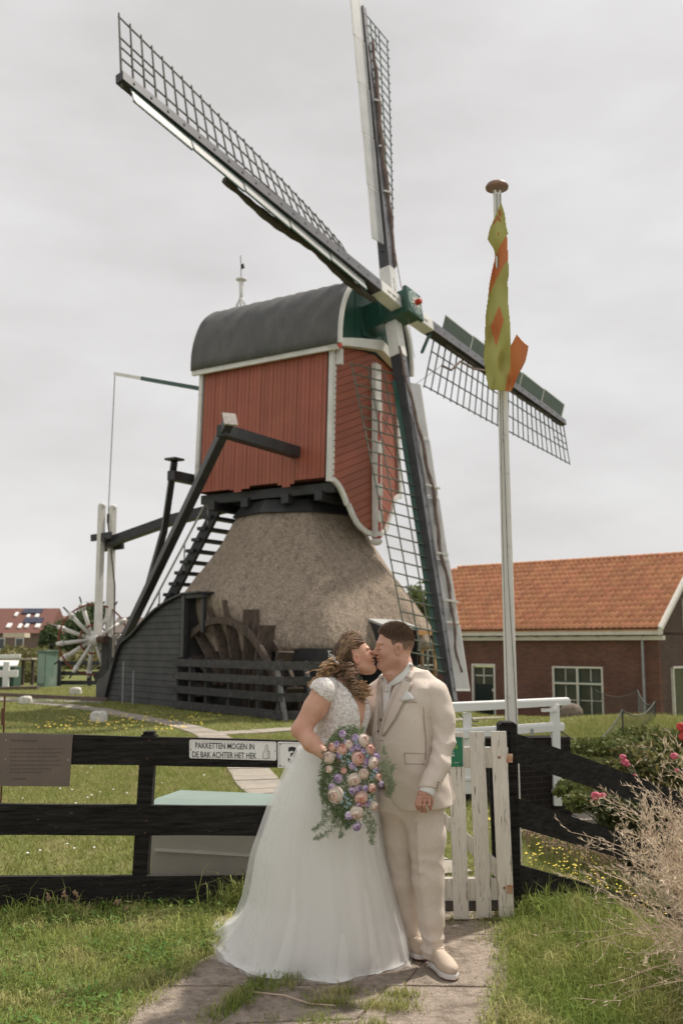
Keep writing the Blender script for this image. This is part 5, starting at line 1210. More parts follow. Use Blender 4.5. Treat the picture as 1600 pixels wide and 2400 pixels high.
# timber landing in the ditch
tl=empty('timber_landing',(3.2,12,-.35),'grey timber landing boards by the ditch under the rose bush','landing')
for k in range(7):
    p=gnd(1300+k*24,1908,-.30); b=MB(); b.boxv(V(2.35+k*.24,12.1-k*.03,-.30),V(.112,0,0),V(0,.35,0),V(0,0,.02)); b.build('plank',mat('grey_landing_wood',(.20,.17,.14),(.14,.12,.10),rough=.9,scale=5),tl)
b=MB(); b.bar(V(2.1,11.8,-.36),V(4.1,11.5,-.38),.08,.1); b.build('beam',BLACKWOOD,tl)
# sagging net fence round the knoll
nf=empty('net_fence',(gnd(1457,1758).x,gnd(1457,1758).y,0),'sagging dark net on thin posts around the grassy knoll','net fence')
NET=mat('dark_green_net',(.03,.035,.03),(.05,.055,.045),rough=.8)
NP_=[(1313,1712,1790,12.9),(1457,1664,1758,15.6),(1533,1645,1712,18.5),(1493,1618,1668,23.0),(1393,1616,1680,23.5)]
for (px,yt,yb,Y) in NP_[1:]:
    T,B_=at(px,yt,Y),at(px,yb,Y); b=MB(); b.tube([V(T.x,Y,B_.z-.1),T],.014,6); b.build('post',BLKMETAL,nf)
for (a_1,a_2) in zip(NP_,NP_[1:]):
    P0,Q0=at(a_1[0],a_1[1],a_1[3]),at(a_2[0],a_2[1],a_2[3]); P1,Q1=at(a_1[0],a_1[2],a_1[3]),at(a_2[0],a_2[2],a_2[3]); sag=.30 if a_1 is NP_[0] else .16
    n=36;m_=11; G=[]
    for j in range(m_+1):
        r=j/m_; G.append([(P0.lerp(Q0,i/n)-V(0,0,sag*4*(i/n)*(1-i/n)))*(1-r)+(P1.lerp(Q1,i/n)-V(0,0,sag*.5*4*(i/n)*(1-i/n)))*r for i in range(n+1)])
    b=MB(); b.tube(G[0],.011,5); b.build('top_line',NET,nf)
    b=MB()
    for j in range(1,m_+1): b.tube(G[j],.0028,3,cap=False)
    for i in range(0,n+1): b.tube([G[j][i] for j in range(m_+1)],.0026,3,cap=False)
    b.build('net',NET,nf,kind='stuff')
# chain hanging under the rail
b=MB()
for (x0,y0,x1,y1) in ((1075,1672,1115,1700),(1098,1672,1120,1690)):
    p,q=at(x0,y0,11.3),at(x1,y1,11.3); b.tube([p,p.lerp(q,.5)-V(0,0,.05),q],.008,5)
b.build('chain',BLKMETAL,label='dark chain hanging below the white bridge rail',cat='chain')
# field stone on the lawn by the house
q=at(1337,1668,21.5); b=MB(); rows=[[V(q.x+.24*math.cos(a)*(s_)*(1+.14*math.sin(a*3+s_*4)),21.5+.2*math.sin(a)*s_,q.z-.12+z_) for a in np.linspace(0,2*PI,15)[:-1]] for s_,z_ in ((1,0),(1.08,.08),(.95,.18),(.62,.27),(.2,.30),(.01,.30))]
b.grid(rows,True); b.build('field_stone',mat('brown_field_stone',(.13,.10,.075),(.07,.055,.045),rough=.95,scale=9,bump=1,bscale=12),smooth=True,label='rough brown field stone on the grass before the house window',cat='stone')
# ================================================================ SHRUBS AT THE RIGHT
random.seed(17)
def bush_leaves(name,blobs,n,size,m,parent,**k): return leafcloud(name,blobs,n,size,m,parent=parent,**k)
RL1=mat('rose_leaf_dark',(.05,.07,.028),(.10,.115,.045),rough=.55,island=.4,trans=.15,raw=True,scale=3); RL2=mat('rose_leaf_yellow_green',(.16,.17,.05),(.24,.20,.08),rough=.6,island=.35,trans=.2,raw=True,scale=3,c3=(.33,.16,.09),t3=(.6,.7),s3=9)
PINK=mat('pink_rose_petal',(.62,.09,.16),(.68,.20,.25),rough=.6,raw=True); REDP=mat('red_rose_petal',(.55,.045,.04),(.6,.08,.07),rough=.6,raw=True)
def blob(px,py,Y,rx,rz,ry=None): p=at(px,py,Y); s=Y/FPX; return (p.x,Y,p.z,rx*s,(ry or rx)*s,rz*s)
def rosebush(label,bl,n,mats,fl,Y,fm=PINK):
    c=bl[0]; t=empty('rose_bush',(c[0],c[1],-.8),label,'bush')
    b=MB()
    for q in bl:
        for k in range(4): b.tube([V(q[0]+random.gauss(0,.04),q[1],q[2]-q[5]*1.6),V(q[0]+random.gauss(0,.1),q[1]+random.gauss(0,.1),q[2]),V(q[0]+random.gauss(0,q[3]*.5),q[1]+random.gauss(0,.1),q[2]+q[5]*.8)],[.008,.006,.003],5)
    b.build('stems',BARK,t,kind='stuff')
    for m_,fr in mats: bush_leaves('leaves',bl,int(n*fr),.030,m_,t,kind='stuff')
    for (px,py,r) in fl:
        p=at(px,py,Y-.25); b=MB()
        for k in range(9): a=k*2.4; b.ball(p+V(math.cos(a)*r*.4,-.004*k,math.sin(a)*r*.35),r*.5,r*.35,r*.45,n=6,k=5)
        b.build('rose',fm,t,smooth=True)
    return t
rosebush('low rose bush with yellow green leaves and pink flowers beside the net',[blob(1500,1800,9.4,55,42),blob(1440,1808,9.0,38,26),blob(1560,1812,9.2,50,40),blob(1470,1770,9.6,36,22),blob(1530,1765,9.6,40,28)],9500,((RL2,.72),(RL1,.28)),[(1457,1774,.034),(1461,1786,.04),(1467,1792,.03),(1462,1807,.035),(1485,1818,.02),(1577,1772,.04),(1583,1805,.02)],9.2)
rosebush('dark leafy rose bush with two pink blooms over the ditch',[blob(1440,1900,8.4,52,36),blob(1500,1930,8.3,60,60),blob(1560,1950,8.3,60,70),blob(1480,1990,8.4,50,50),blob(1400,1875,8.6,26,18),blob(1580,2030,8.2,60,50)],12000,((RL1,.86),(RL2,.14)),[(1394,1865,.045),(1411,1864,.03)],8.4)
rosebush('bush with red blooms at the right edge below the tall narrow window',[blob(1625,1730,13,35,40)],2500,((RL2,.5),(RL1,.5)),[(1594,1704,.075),(1597,1727,.06),(1600,1716,.05)],13,REDP)
# rank growth on the bank behind the fence
BANK=mat('bank_weeds',(.10,.13,.03),(.17,.18,.06),rough=.7,island=.4,trans=.2,raw=True,scale=2)
leafcloud('bank_weeds',[blob(1330,1850,10.6,34,22),blob(1360,1880,10.2,40,24),blob(1420,1750,12.5,90,20),blob(1520,1735,14,90,30),blob(1450,1850,10.8,60,30)],9000,.035,BANK,kind='stuff')
x,y=scatter(26000,1.6,5.0,8.0,16,lambda x,y: inview(x,y)); blades('bank_grass',x,y,rng.gamma(8,.022,len(x)),rng.uniform(.006,.012,len(x)),rng.uniform(.1,.8,len(x)),BANK)
x,y=scatter(9000,1.3,3.3,5.2,7.8,lambda x,y: inview(x,y)); blades('bank_grass',x,y,rng.gamma(8,.018,len(x)),rng.uniform(.004,.008,len(x)),rng.uniform(.1,.9,len(x)),GR)
# pale seed heads along the ditch edge
pt=[];
for i in range(150):
    px=1225+random.random()*235; py=1945+(px-1225)*.30+random.gauss(0,9); pt.append(at(px,py,7.6+random.gauss(0,.15)))
b=MB()
for p in pt:
    for j in range(4): b.ball(p+V(random.gauss(0,.012),random.gauss(0,.012),random.gauss(0,.014)),random.uniform(.004,.009),n=5,k=4)
    b.tube([p,V(p.x+.01,p.y,p.z-.12)],.0015,3)
b.build('seed_heads',mat('pale_seed_head',(.30,.22,.15),(.40,.31,.22),rough=.9,raw=True,scale=30),kind='stuff')
# big dry twiggy shrub at the right edge
DRY=mat('dry_twig',(.64,.51,.385),(.45,.345,.245),rough=.85,island=.35,raw=True,scale=6); DRYL=mat('dry_husk',(.74,.61,.47),(.54,.425,.31),rough=.85,island=.35,raw=True,scale=6,trans=.15)
ds=empty('dry_shrub',(2.15,5.2,-.2),'large dry beige twiggy shrub leaning in at the right edge','shrub')
tv=[];tf=[];hv=[];hf=[]
def twig(p,q,r0,r1,T=tv,Fc=tf):
    d=(q-p)
    if d.length<1e-6: return
    a=d.orthogonal().normalized(); b_=d.cross(a).normalized(); k=len(T)
    for (c,r) in ((p,r0),(q,r1)):
        for j in range(3): an=j*2.094; T.append(c+(a*math.cos(an)+b_*math.sin(an))*r)
    for j in range(3): Fc.append((k+j,k+(j+1)%3,k+3+(j+1)%3,k+3+j))
def husk(p,d,l):
    s=d.cross(V(random.gauss(0,1),random.gauss(0,1),random.gauss(0,1))).normalized()*l*.08; k=len(hv); hv.extend([p,p+d*l*.45+s,p+d*l,p+d*l*.45-s]); hf.append((k,k+1,k+2,k+3))
def grow(p,d,L,r,lev):
    n=6 if lev==0 else 4; q=p
    for i in range(n):
        d=(d+V(random.gauss(0,.10),random.gauss(0,.10),random.gauss(0,.08)-.015*lev)).normalized(); q2=q+d*L/n; r2=r*(1-.13*(i+1)); twig(q,q2,r*(1-.13*i),r2); q=q2
        if lev<2:
            for _ in range(2 if lev==0 else 1):
                if random.random()<.8:
                    sd_=(d*.75+V(random.gauss(0,.5),random.gauss(0,.4),random.gauss(.12,.4))).normalized(); grow(q,sd_,L*random.uniform(.22,.42),r*.55,lev+1)
        if lev>0:
            for _ in range(2): husk(q,(d+V(random.gauss(0,.5),random.gauss(0,.5),random.gauss(.2,.5))).normalized(),random.uniform(.014,.038))
for i in range(240):
    by_=random.uniform(4.2,6.0); bx_=.385*by_+random.uniform(-.10,.45); 
    p=V(bx_,by_,float(terrain(bx_,by_))+random.uniform(-.05,.35)); lean=random.uniform(-.6,.3); grow(p,V(lean,random.gauss(-.05,.25),random.uniform(.5,1.15)).normalized(),random.uniform(.38,.88),random.uniform(.0018,.0036),0)
for i in range(14):
    p=V(1.95,random.uniform(4.6,5.4),.25); grow(p,V(-1,random.gauss(-.1,.25),random.uniform(-.25,.3)).normalized(),random.uniform(.4,.8),.003,1)
raw_mesh('twigs',np.array([tuple(v) for v in tv]),np.array(tf),DRY,parent=ds,kind='stuff'); raw_mesh('husks',np.array([tuple(v) for v in hv]),np.array(hf),DRYL,parent=ds,kind='stuff')
x,y=scatter(5000,1.2,2.6,3.8,6.4,lambda x,y: inview(x,y)&(x>.345*y+.02)); blades('dry_grass',x,y,rng.gamma(7,.03,len(x)),rng.uniform(.003,.006,len(x)),rng.uniform(.4,1.4,len(x)),DRYL)
# thin fallen stalk lying on the slabs
b=MB(); pts=[gnd(590,2340)+V(0,0,.03),gnd(665,2350)+V(0,0,.034),gnd(725,2368)+V(0,0,.03),gnd(785,2376)+V(0,0,.036)]; b.tube(pts,.004,5); b.build('dry_stalk',DRY,label='thin dry stalk lying across the path slabs before the dress',cat='twig')
# ================================================================ SOFT-BODY TOOLKIT: signed distance fields -> smooth meshes
def A3(*a): return np.array(a,float)
def sd_cap(p,a,b,ra,rb):
    a=np.asarray(a,float);b=np.asarray(b,float); ba=b-a; l2=max((ba*ba).sum(),1e-9); t=np.clip(((p-a)@ba)/l2,0,1); c=a+t[...,None]*ba
    return np.linalg.norm(p-c,axis=-1)-(ra+(rb-ra)*t)
def sd_ell(p,c,r,rot=None):
    q=p-np.asarray(c,float)
    if rot is not None: q=q@np.asarray(rot,float)        # columns = local axes
    r=np.asarray(r,float); k0=np.linalg.norm(q/r,axis=-1); k1=np.linalg.norm(q/(r*r),axis=-1)+1e-9
    return k0*(k0-1)/k1
def smin(a,b,k):
    if k<=0: return np.minimum(a,b)
    h=np.clip(.5+.5*(b-a)/k,0,1); return b+(a-b)*h-k*h*(1-h)
def smax(a,b,k): return -smin(-a,-b,k)
def sd_chain(p,pts,rs,k=.02):
    d=None
    for i in range(len(pts)-1):
        e=sd_cap(p,pts[i],pts[i+1],rs[i],rs[i+1]); d=e if d is None else smin(d,e,k)
    return d
def sd_loft(p,secs,up=None):
    """stack of elliptical sections along z: (z,cx,cy,rx,ry,rot) -> approximate distance"""
    secs=sorted(secs); z=np.array([s[0] for s in secs]); P=p[...,2]
    f=lambda i: np.interp(P,z,[s[i] for s in secs])
    cx,cy,rx,ry,ro=f(1),f(2),f(3),f(4),f(5)
    x=p[...,0]-cx; y=p[...,1]-cy; c,s=np.cos(ro),np.sin(ro); u=x*c+y*s; v=-x*s+y*c
    n=2.3; k=(np.abs(u/rx)**n+np.abs(v/ry)**n)**(1/n); d=(k-1)*np.minimum(rx,ry)
    return np.maximum(d,np.maximum(z[0]-P,P-z[-1]))
def surfnet(f,lo,hi,h):
    lo=np.asarray(lo,float); hi=np.asarray(hi,float); n=np.maximum(((hi-lo)/h).astype(int)+1,3)
    ax=[lo[i]+h*np.arange(n[i]) for i in range(3)]
    G=np.stack(np.meshgrid(*ax,indexing='ij'),-1); F=f(G).astype(np.float64); F=np.where(np.abs(F)<1e-7,1e-7,F)
    C=n-1; acc=np.zeros((*C,3)); cnt=np.zeros(C)
    def sl(o,sh): return tuple(slice(o[i],o[i]+sh[i]) for i in range(3))
    for axis_ in range(3):
        for da in (0,1):
            for db in (0,1):
                o=[0,0,0]; oth=[i for i in range(3) if i!=axis_]; o[oth[0]]=da; o[oth[1]]=db; o2=list(o); o2[axis_]+=1
                a=F[sl(o,C)]; b=F[sl(o2,C)]; m=(a<0)!=(b<0); t=np.where(m,a/np.where(m,a-b,1),0)
                off=np.zeros((*C,3)); 
                for i in range(3): off[...,i]=o[i]
                off[...,axis_]+=t; acc+=off*m[...,None]; cnt+=m
    act=cnt>0; idx=-np.ones(C,int); idx[act]=np.arange(act.sum()); I=np.argwhere(act)
    vs=lo+(I+acc[act]/cnt[act][:,None])*h
    faces=[]
    for axis_ in range(3):
        o1,o2=[i for i in range(3) if i!=axis_]
        sh=list(C); a=[1,1,1]; a[axis_]=0; sh[o1]-=1; sh[o2]-=1
        e=[0,0,0]; e[axis_]=1
        A=F[sl(a,sh)]; B=F[tuple(slice(a[i]+e[i],a[i]+e[i]+sh[i]) for i in range(3))]; m=(A<0)!=(B<0)
        def cell(d1,d2):
            o=[0,0,0]; o[o1]=1-d1; o[o2]=1-d2; return idx[sl(o,sh)][m]
        q=np.stack([cell(1,1),cell(0,1),cell(0,0),cell(1,0)],1); neg=(A[m]<0); flip=neg if axis_!=1 else ~neg
        q=np.where(flip[:,None],q,q[:,::-1]); faces.append(q)
    Fc=np.concatenate(faces); Fc=Fc[(Fc>=0).all(1)]
    return vs,Fc
def sdf_mesh(name,f,lo,hi,h,m,parent,smooth=2,mi=None,**k):
    vs,fs=surfnet(f,lo,hi,h)
    # laplacian smoothing
    e=np.concatenate([fs[:,[0,1]],fs[:,[1,2]],fs[:,[2,3]],fs[:,[3,0]]]); n=len(vs)
    for _ in range(smooth):
        s=np.zeros_like(vs); c=np.zeros(n); np.add.at(s,e[:,0],vs[e[:,1]]); np.add.at(s,e[:,1],vs[e[:,0]]); np.add.at(c,e[:,0],1); np.add.at(c,e[:,1],1); vs=vs*.5+s/np.maximum(c,1)[:,None]*.5
    mids=vs[fs].mean(1); M_=mi(mids) if mi is not None else None
    return raw_mesh(name,vs,fs,m,parent=parent,smooth=True,mi=M_,**k)
def head_sdf(o,fw,up,fem=False):
    """returns f(p): head with face. o origin, fw forward, up up"""
    fw=np.array(fw,float); fw/=np.linalg.norm(fw); up=np.array(up,float); up-=fw*(up@fw); up/=np.linalg.norm(up); lf=np.cross(up,fw); Rm=np.stack([fw,lf,up],1); o=np.array(o,float)
    g=1.0 if not fem else .94
    def f(p):
        q=((p-o)@Rm)/g; qa=q.copy(); qa[...,1]=np.abs(qa[...,1])
        d=sd_ell(q,(-.012,0,.036),(.100,.076,.094))
        d=smin(d,sd_ell(q,(.034,0,-.022),(.058,.058,.088)),.03)
        d=smin(d,sd_cap(qa,(-.005,.048,-.052),(.060,.014,-.095),.030 if not fem else .024,.022),.03)
        d=smin(d,sd_ell(q,(.074,0,-.092),(.022,.022,.018)),.018)                       # chin
        d=smin(d,sd_ell(q,(.082,0,.030),(.013,.048,.011)),.014)                         # brow
        d=smax(d,-sd_ell(qa,(.095,.030,.008),(.017,.018,.012)),.012)                     # sockets
        d=smin(d,sd_ell(qa,(.077,.031,.007),(.013,.016,.011)),.004)                     # closed lids
        d=smin(d,sd_ell(qa,(.060,.040,-.022),(.026,.024,.024)),.02)                       # cheeks
        d=smin(d,sd_cap(q,(.086,0,.018),(.113,0,-.020),.007,.0115),.010)                 # nose
        d=smin(d,sd_ell(qa,(.098,.011,-.025),(.011,.007,.007)),.006)
        d=smin(d,sd_ell(q,(.090,0,-.046),(.013,.025,.0065)),.006); d=smin(d,sd_ell(q,(.086,0,-.0605),(.012,.022,.007)),.006)
        d=smax(d,-sd_cap(qa,(.100,0,-.0535),(.080,.026,-.054),.0022,.002),.003)
        # ears
        e=sd_ell(qa,(-.008,.078,-.004),(.021,.009,.034)); e=smax(e,-sd_ell(qa,(-.003,.090,.0),(.011,.013,.021)),.003); d=smin(d,e,.006)
        return d*g
    T=lambda x,y,z: o+Rm@(np.array([x,y,z])*g)
    return f,T,Rm
def skinmat(name,c1,c2,tint):
    m=mat(name,c1,c2,rough=.5,scale=16,spec=.35,sss=.12,raw=True,bump=.05,bscale=180); t=m.node_tree; b=t.nodes['Principled BSDF']; src=b.inputs['Base Color'].links[0].from_socket
    at_=t.nodes.new('ShaderNodeAttribute'); at_.attribute_name='tint'; mx=t.nodes.new('ShaderNodeMix'); mx.data_type='RGBA'; t.links.new(at_.outputs['Fac'],mx.inputs[0]); t.links.new(src,mx.inputs[6]); mx.inputs[7].default_value=(*tint,1); t.links.new(mx.outputs[2],b.inputs['Base Color']); return m
def body_parts(name,f,boxes,m,parent,tint=None):
    V_=[];F_=[];k=0
    for lo,hi,h,clip in boxes:
        vs,fs=surfnet(f,lo,hi,h); e=np.concatenate([fs[:,[0,1]],fs[:,[1,2]],fs[:,[2,3]],fs[:,[3,0]]])
        s=np.zeros_like(vs); c=np.zeros(len(vs)); np.add.at(s,e[:,0],vs[e[:,1]]); np.add.at(s,e[:,1],vs[e[:,0]]); np.add.at(c,e[:,0],1); np.add.at(c,e[:,1],1); vs=vs*.5+s/np.maximum(c,1)[:,None]*.5
        mid=vs[fs].mean(1); keep=clip(mid); fs=fs[keep]; V_.append(vs); F_.append(fs+k); k+=len(vs)
    V_=np.concatenate(V_); F_=np.concatenate(F_); o=raw_mesh(name,V_,F_,m,parent=parent,smooth=True)
    if tint is not None:
        co=np.zeros(len(o.data.vertices)*3); o.data.vertices.foreach_get('co',co); co=co.reshape(-1,3)+np.array(root_off(parent)); a=o.data.attributes.new('tint','FLOAT','POINT'); a.data.foreach_set('value',np.clip(tint(co),0,1))
    return o
if 0: SKIN_M=mat('skin_groom',(.46,.235,.165),(.40,.19,.13),rough=.5,scale=14,spec=.35,sss=.15,raw=True); SKIN_F=mat('skin_bride',(.50,.245,.165),(.43,.195,.125),rough=.48,scale=12,spec=.35,sss=.15,raw=True)
SKIN_M=skinmat('skin_groom',(.62,.37,.275),(.54,.295,.215),(.40,.18,.135)); SKIN_F=skinmat('skin_bride',(.64,.375,.27),(.56,.30,.205),(.60,.24,.19))
# ================================================================ THE GROOM
GYY=5.55
def G(px,py,dy=0): p=at(px,py,GYY+dy); return np.array(p)
groom=empty('person',(at(990,2240,GYY).x,GYY,0),'groom in a beige suit with white shirt kissing the bride','person')
gf=np.array([-.68,-.73,0]); gl=np.array([.73,-.68,0])                    # chest forward, his left
SUIT=mat('beige_linen_suit',(.70,.61,.535),(.645,.56,.49),rough=.85,scale=9,bump=.12,bscale=300,spec=.1,raw=True,c3=(.58,.50,.435),t3=(.5,.75),s3=150,stretch3=(1,1,.5))
SUITD=mat('beige_lapel_edge',(.40,.335,.285),(.36,.30,.25),rough=.85,raw=True)
SHIRT=mat('white_shirt_cotton',(.74,.73,.71),(.70,.69,.67),rough=.7,scale=20,raw=True)
TIE=mat('white_satin_tie',(.72,.71,.70),(.66,.65,.64),rough=.35,raw=True)
hg,HT,HRm=head_sdf(G(922.5,1521),(-.985,-.17,0),(.05,0,1))
neck0,neck1=G(938,1556,.01),G(945,1612,.05)
# hand (left, hanging, knuckles towards us)
wr_=G(1000,1846,-.26); pm=G(992,1878,-.27)
def hand_sdf(p):
    d=sd_cap(p,wr_,wr_*.4+pm*.6,.027,.030)
    ax=(pm-wr_)/np.linalg.norm(pm-wr_)
    d=smin(d,sd_ell(p,wr_*.35+pm*.65,(.040,.022,.040)),.02)
    for i,(x0,x1,x2,y1,y2) in enumerate(((978,975,979,1885,1897),(986,983,988,1888,1902),(995,993,997,1889,1903),(1004,1005,1008,1887,1897))):
        a_=G(x0+2,1868,-.285); b_=G(x1,y1,-.298); c_=G(x2,y2,-.265); r=.0092
        d=smin(d,sd_chain(p,[a_,b_,c_],[r,r*.98,r*.85],.004),.0025)
    d=smin(d,sd_chain(p,[G(1004,1856,-.265),G(1010,1878,-.25),G(1008,1893,-.245)],[.014,.0115,.0095],.005),.008)
    return d
def groom_body(p):
    d=hg(p)
    d=smin(d,sd_cap(p,neck0,neck1,.066,.074),.03)
    d=smin(d,sd_ell(p,G(913,1583),(.040,.05,.028)),.03)                      # full jaw line
    d=smin(d,sd_chain(p,[neck1,G(950,1700,.05),G(955,1850,.05)],[.10,.13,.13],.05),.05)
    d=smin(d,sd_chain(p,[G(1010,1640,-.04),G(1035,1742,-.14),G(1003,1840,-.25),wr_],[.035,.03,.028,.027],.02),.02)
    d=smin(d,sd_chain(p,[G(890,1660,.17),G(850,1716,.13),G(812,1724,.03)],[.03,.03,.026],.02),.02)
    d=smin(d,sd_chain(p,[G(985,1880,0),G(1008,2040,-.04),G(1014,2235,-.05)],[.085,.06,.045],.03),.03)
    d=smin(d,sd_chain(p,[G(930,1880,.08),G(948,2040,.12),G(966,2205,.16)],[.085,.06,.045],.03),.03)
    return smin(d,hand_sdf(p),.006)
def gmi(c):
    return np.zeros(len(c),int)
def union_bounds(pts,pad): P=np.array(pts); return P.min(0)-pad,P.max(0)+pad
# fine mesh: head+neck, hand; joined with the coarse hidden body through one field
def fine(name,f,lo,hi,h,m,par,**k): return sdf_mesh(name,f,lo,hi,h,m,par,**k)
lo,hi=union_bounds([G(860,1455,-.35),G(1075,2240,.35)],.04)
def gtint(c):
    q=(c-np.array(G(922.5,1521)))@HRm; st=np.exp(-((q[:,2]+.075)/.035)**2)*(q[:,0]>-.02)*.28; ear=np.exp(-(((q[:,0]+.008)/.02)**2+((q[:,2]+.004)/.035)**2))*(np.abs(q[:,1])>.066)*.6; nose=np.exp(-(((q[:,0]-.112)/.02)**2+((q[:,2]+.02)/.02)**2))*.3; ck=np.exp(-(((q[:,0]-.06)/.03)**2+((q[:,2]+.02)/.028)**2))*.25
    hand=(c[:,2]<1.0)*(.35+.35*np.sin(c[:,2]*170)**2); return np.maximum.reduce([st,ear,nose,ck,hand*(c[:,1]<5.5)])
body_g=body_parts('body',groom_body,[((G(800,1500)[0],5.3,1.52),(G(1000,1500)[0],5.78,1.86),.0042,lambda m:m[:,2]>1.535),((lo[0],5.1,.03),(hi[0],5.9,1.60),.016,lambda m:(m[:,2]<1.545)&((m[:,2]>1.02)|(m[:,0]<.37)|(m[:,1]>5.42))),((.34,5.15,.80),(.56,5.45,1.03),.0036,lambda m:m[:,2]<1.02)],SKIN_M,groom,gtint)
# hair: cap with short crop, faded at the sides
def q_of(p,o,Rm): return (p-o)@Rm
HO=np.array(G(922.5,1521))
def hairg(p):
    q=q_of(p,HO,HRm); qa=q.copy(); qa[...,1]=np.abs(qa[...,1])
    th=np.interp(q[...,2],[-.06,.02,.06,.10,.14],[-.0005,.001,.004,.008,.013])
    d=sd_ell(q,(-.012,0,.036),(.100,.076,.094))-th
    d=smax(d,-(hg(p)+.004),.001)
    h=np.interp(q[...,0],[-.13,-.07,-.040,-.030,-.012,.010,.018,.034,.060,.085],[-.055,-.050,-.030,.028,.034,.028,.0,.050,.064,.094])
    return smax(d,h-q[...,2]+.0025*np.sin(q[...,0]*400),.003)
HAIRG=mat('short_brown_hair',(.13,.082,.056),(.075,.046,.031),rough=.6,scale=60,bump=.6,bscale=140,spec=.4,raw=True,stretch=(1,1,1))
FADEG=mat('clipped_side_hair',(.22,.135,.10),(.14,.085,.06),rough=.75,scale=90,raw=True)
hlo,hhi=HO-.15,HO+.17
hair_o=sdf_mesh('hair',hairg,hlo,hhi,.0036,[HAIRG,FADEG],groom,mi=lambda c: ((q_of(c,HO,HRm)[:,2]+rng.normal(0,.010,len(c))<.056)).astype(int))
# strands standing on top
ns_=9000; th_=rng.uniform(0,2*PI,ns_); ph_=np.arccos(rng.uniform(.02,1,ns_)); d_=np.stack([np.sin(ph_)*np.cos(th_),np.sin(ph_)*np.sin(th_),np.cos(ph_)],1)
base=d_*np.array([.105,.0795,.0985])+np.array([-.012,0,.041]); k=(base[:,2]>np.interp(base[:,0],[-.13,-.07,-.04,-.03,0,.034,.06,.09],[-.02,-.01,0,.04,.045,.055,.068,.10])); base=base[k]; d_=d_[k]; ns_=len(base)
L_=rng.uniform(.006,.013,ns_)*np.interp(base[:,2],[.0,.06,.10,.13],[.35,.8,1.6,2.2]); dirn=d_*.55+np.array([.55,0,.25])+rng.normal(0,.28,(ns_,3)); dirn/=np.linalg.norm(dirn,axis=1)[:,None]
sd2=np.cross(dirn,rng.normal(0,1,(ns_,3))); sd2/=np.linalg.norm(sd2,axis=1)[:,None]; w2=.0012
loc=np.stack([base-sd2*w2,base+sd2*w2,base+dirn*L_[:,None]],1).reshape(-1,3)@HRm.T+HO
raw_mesh('hair_strands',loc,np.arange(ns_*3).reshape(-1,3),mat('brown_hair_strand',(.24,.155,.105),(.11,.068,.046),rough=.5,scale=90,island=.35,raw=True),parent=hair_o,kind='stuff')
def facefeat(T,par,fem,side):
    DK=mat('eyelash_brown',(.02,.012,.009),rough=.8,raw=True); BRW=mat('eyebrow_brown',(.075,.042,.028),rough=.9,raw=True); LIP=mat('lip_groom' if not fem else 'lip_bride',(.38,.15,.12) if not fem else (.42,.12,.11),rough=.4,raw=True)
    for s in (-1,1):
        b=MB(); b.tube([Vector(T(.084,s*.018,.001)),Vector(T(.0905,s*.028,-.003)),Vector(T(.083,s*.042,-.002)),Vector(T(.074,s*.048,.001))],[.0012,.0026,.0026,.0012],5); b.build('eyelash',DK,par)
        b=MB(); b.tube([Vector(T(.091,s*.014,.027)),Vector(T(.090,s*.028,.033)),Vector(T(.080,s*.044,.031)),Vector(T(.070,s*.052,.024))],[.0018,.0040,.0034,.0012],6); b.build('eyebrow',BRW,par,smooth=True)
    b=MB(); b.tube([Vector(T(.097,.000,-.049)),Vector(T(.093,.012,-.0495)),Vector(T(.080,.024,-.053))],[.004,.004,.001],6); b.tube([Vector(T(.097,.000,-.049)),Vector(T(.093,-.012,-.0495)),Vector(T(.080,-.024,-.053))],[.004,.004,.001],6)
    b.tube([Vector(T(.080,.023,-.055)),Vector(T(.0925,.01,-.060)),Vector(T(.0955,0,-.0605)),Vector(T(.0925,-.01,-.060)),Vector(T(.080,-.023,-.055))],[.001,.0045,.005,.0045,.001],6); b.build('lips',LIP,par,smooth=True)
facefeat(HT,body_g,False,1)
# ---- suit. torso cross sections follow the photographed outline; sections (z,cx,cy,rx,ry,rot)
rotg=math.atan2(gl[1],gl[0])
def zc(py): return float(G(950,py)[2])
def sec(py,pl,pr,dep,dy=0.05):
    """half width across the shoulders from seen left/right edge, depth given"""
    z=zc(py); xl,xr=G(pl,py,dy)[0],G(pr,py,dy)[0]; cx=(xl+xr)/2; hw=(xr-xl)/2
    c,s=abs(math.cos(rotg)),abs(math.sin(rotg)); rx=math.sqrt(max(hw*hw-(dep*s)**2,.01))/c
    return (z,cx,GYY+dy,rx,dep,rotg)
TS=[sec(1893,884,1056,.165),sec(1860,878,1052,.17),sec(1800,866,1040,.175),sec(1740,862,1030,.172),sec(1680,864,1028,.160),sec(1640,868,1034,.148),sec(1612,872,1032,.13),sec(1590,892,1006,.105),sec(1572,915,985,.075)]
shL,elL,cuL=G(1021,1626,-.085),G(1040,1742,-.14),G(1003,1846,-.25)
shR,elR,cuR=G(884,1640,.17),G(845,1716,.13),G(812,1725,.03)
def fold(p,c,d,fr,amp): return amp*np.sin(((p-c)@d)*fr+2.5*np.sin(((p-c)@np.array([d[2],d[0],d[1]]))*fr*.35))
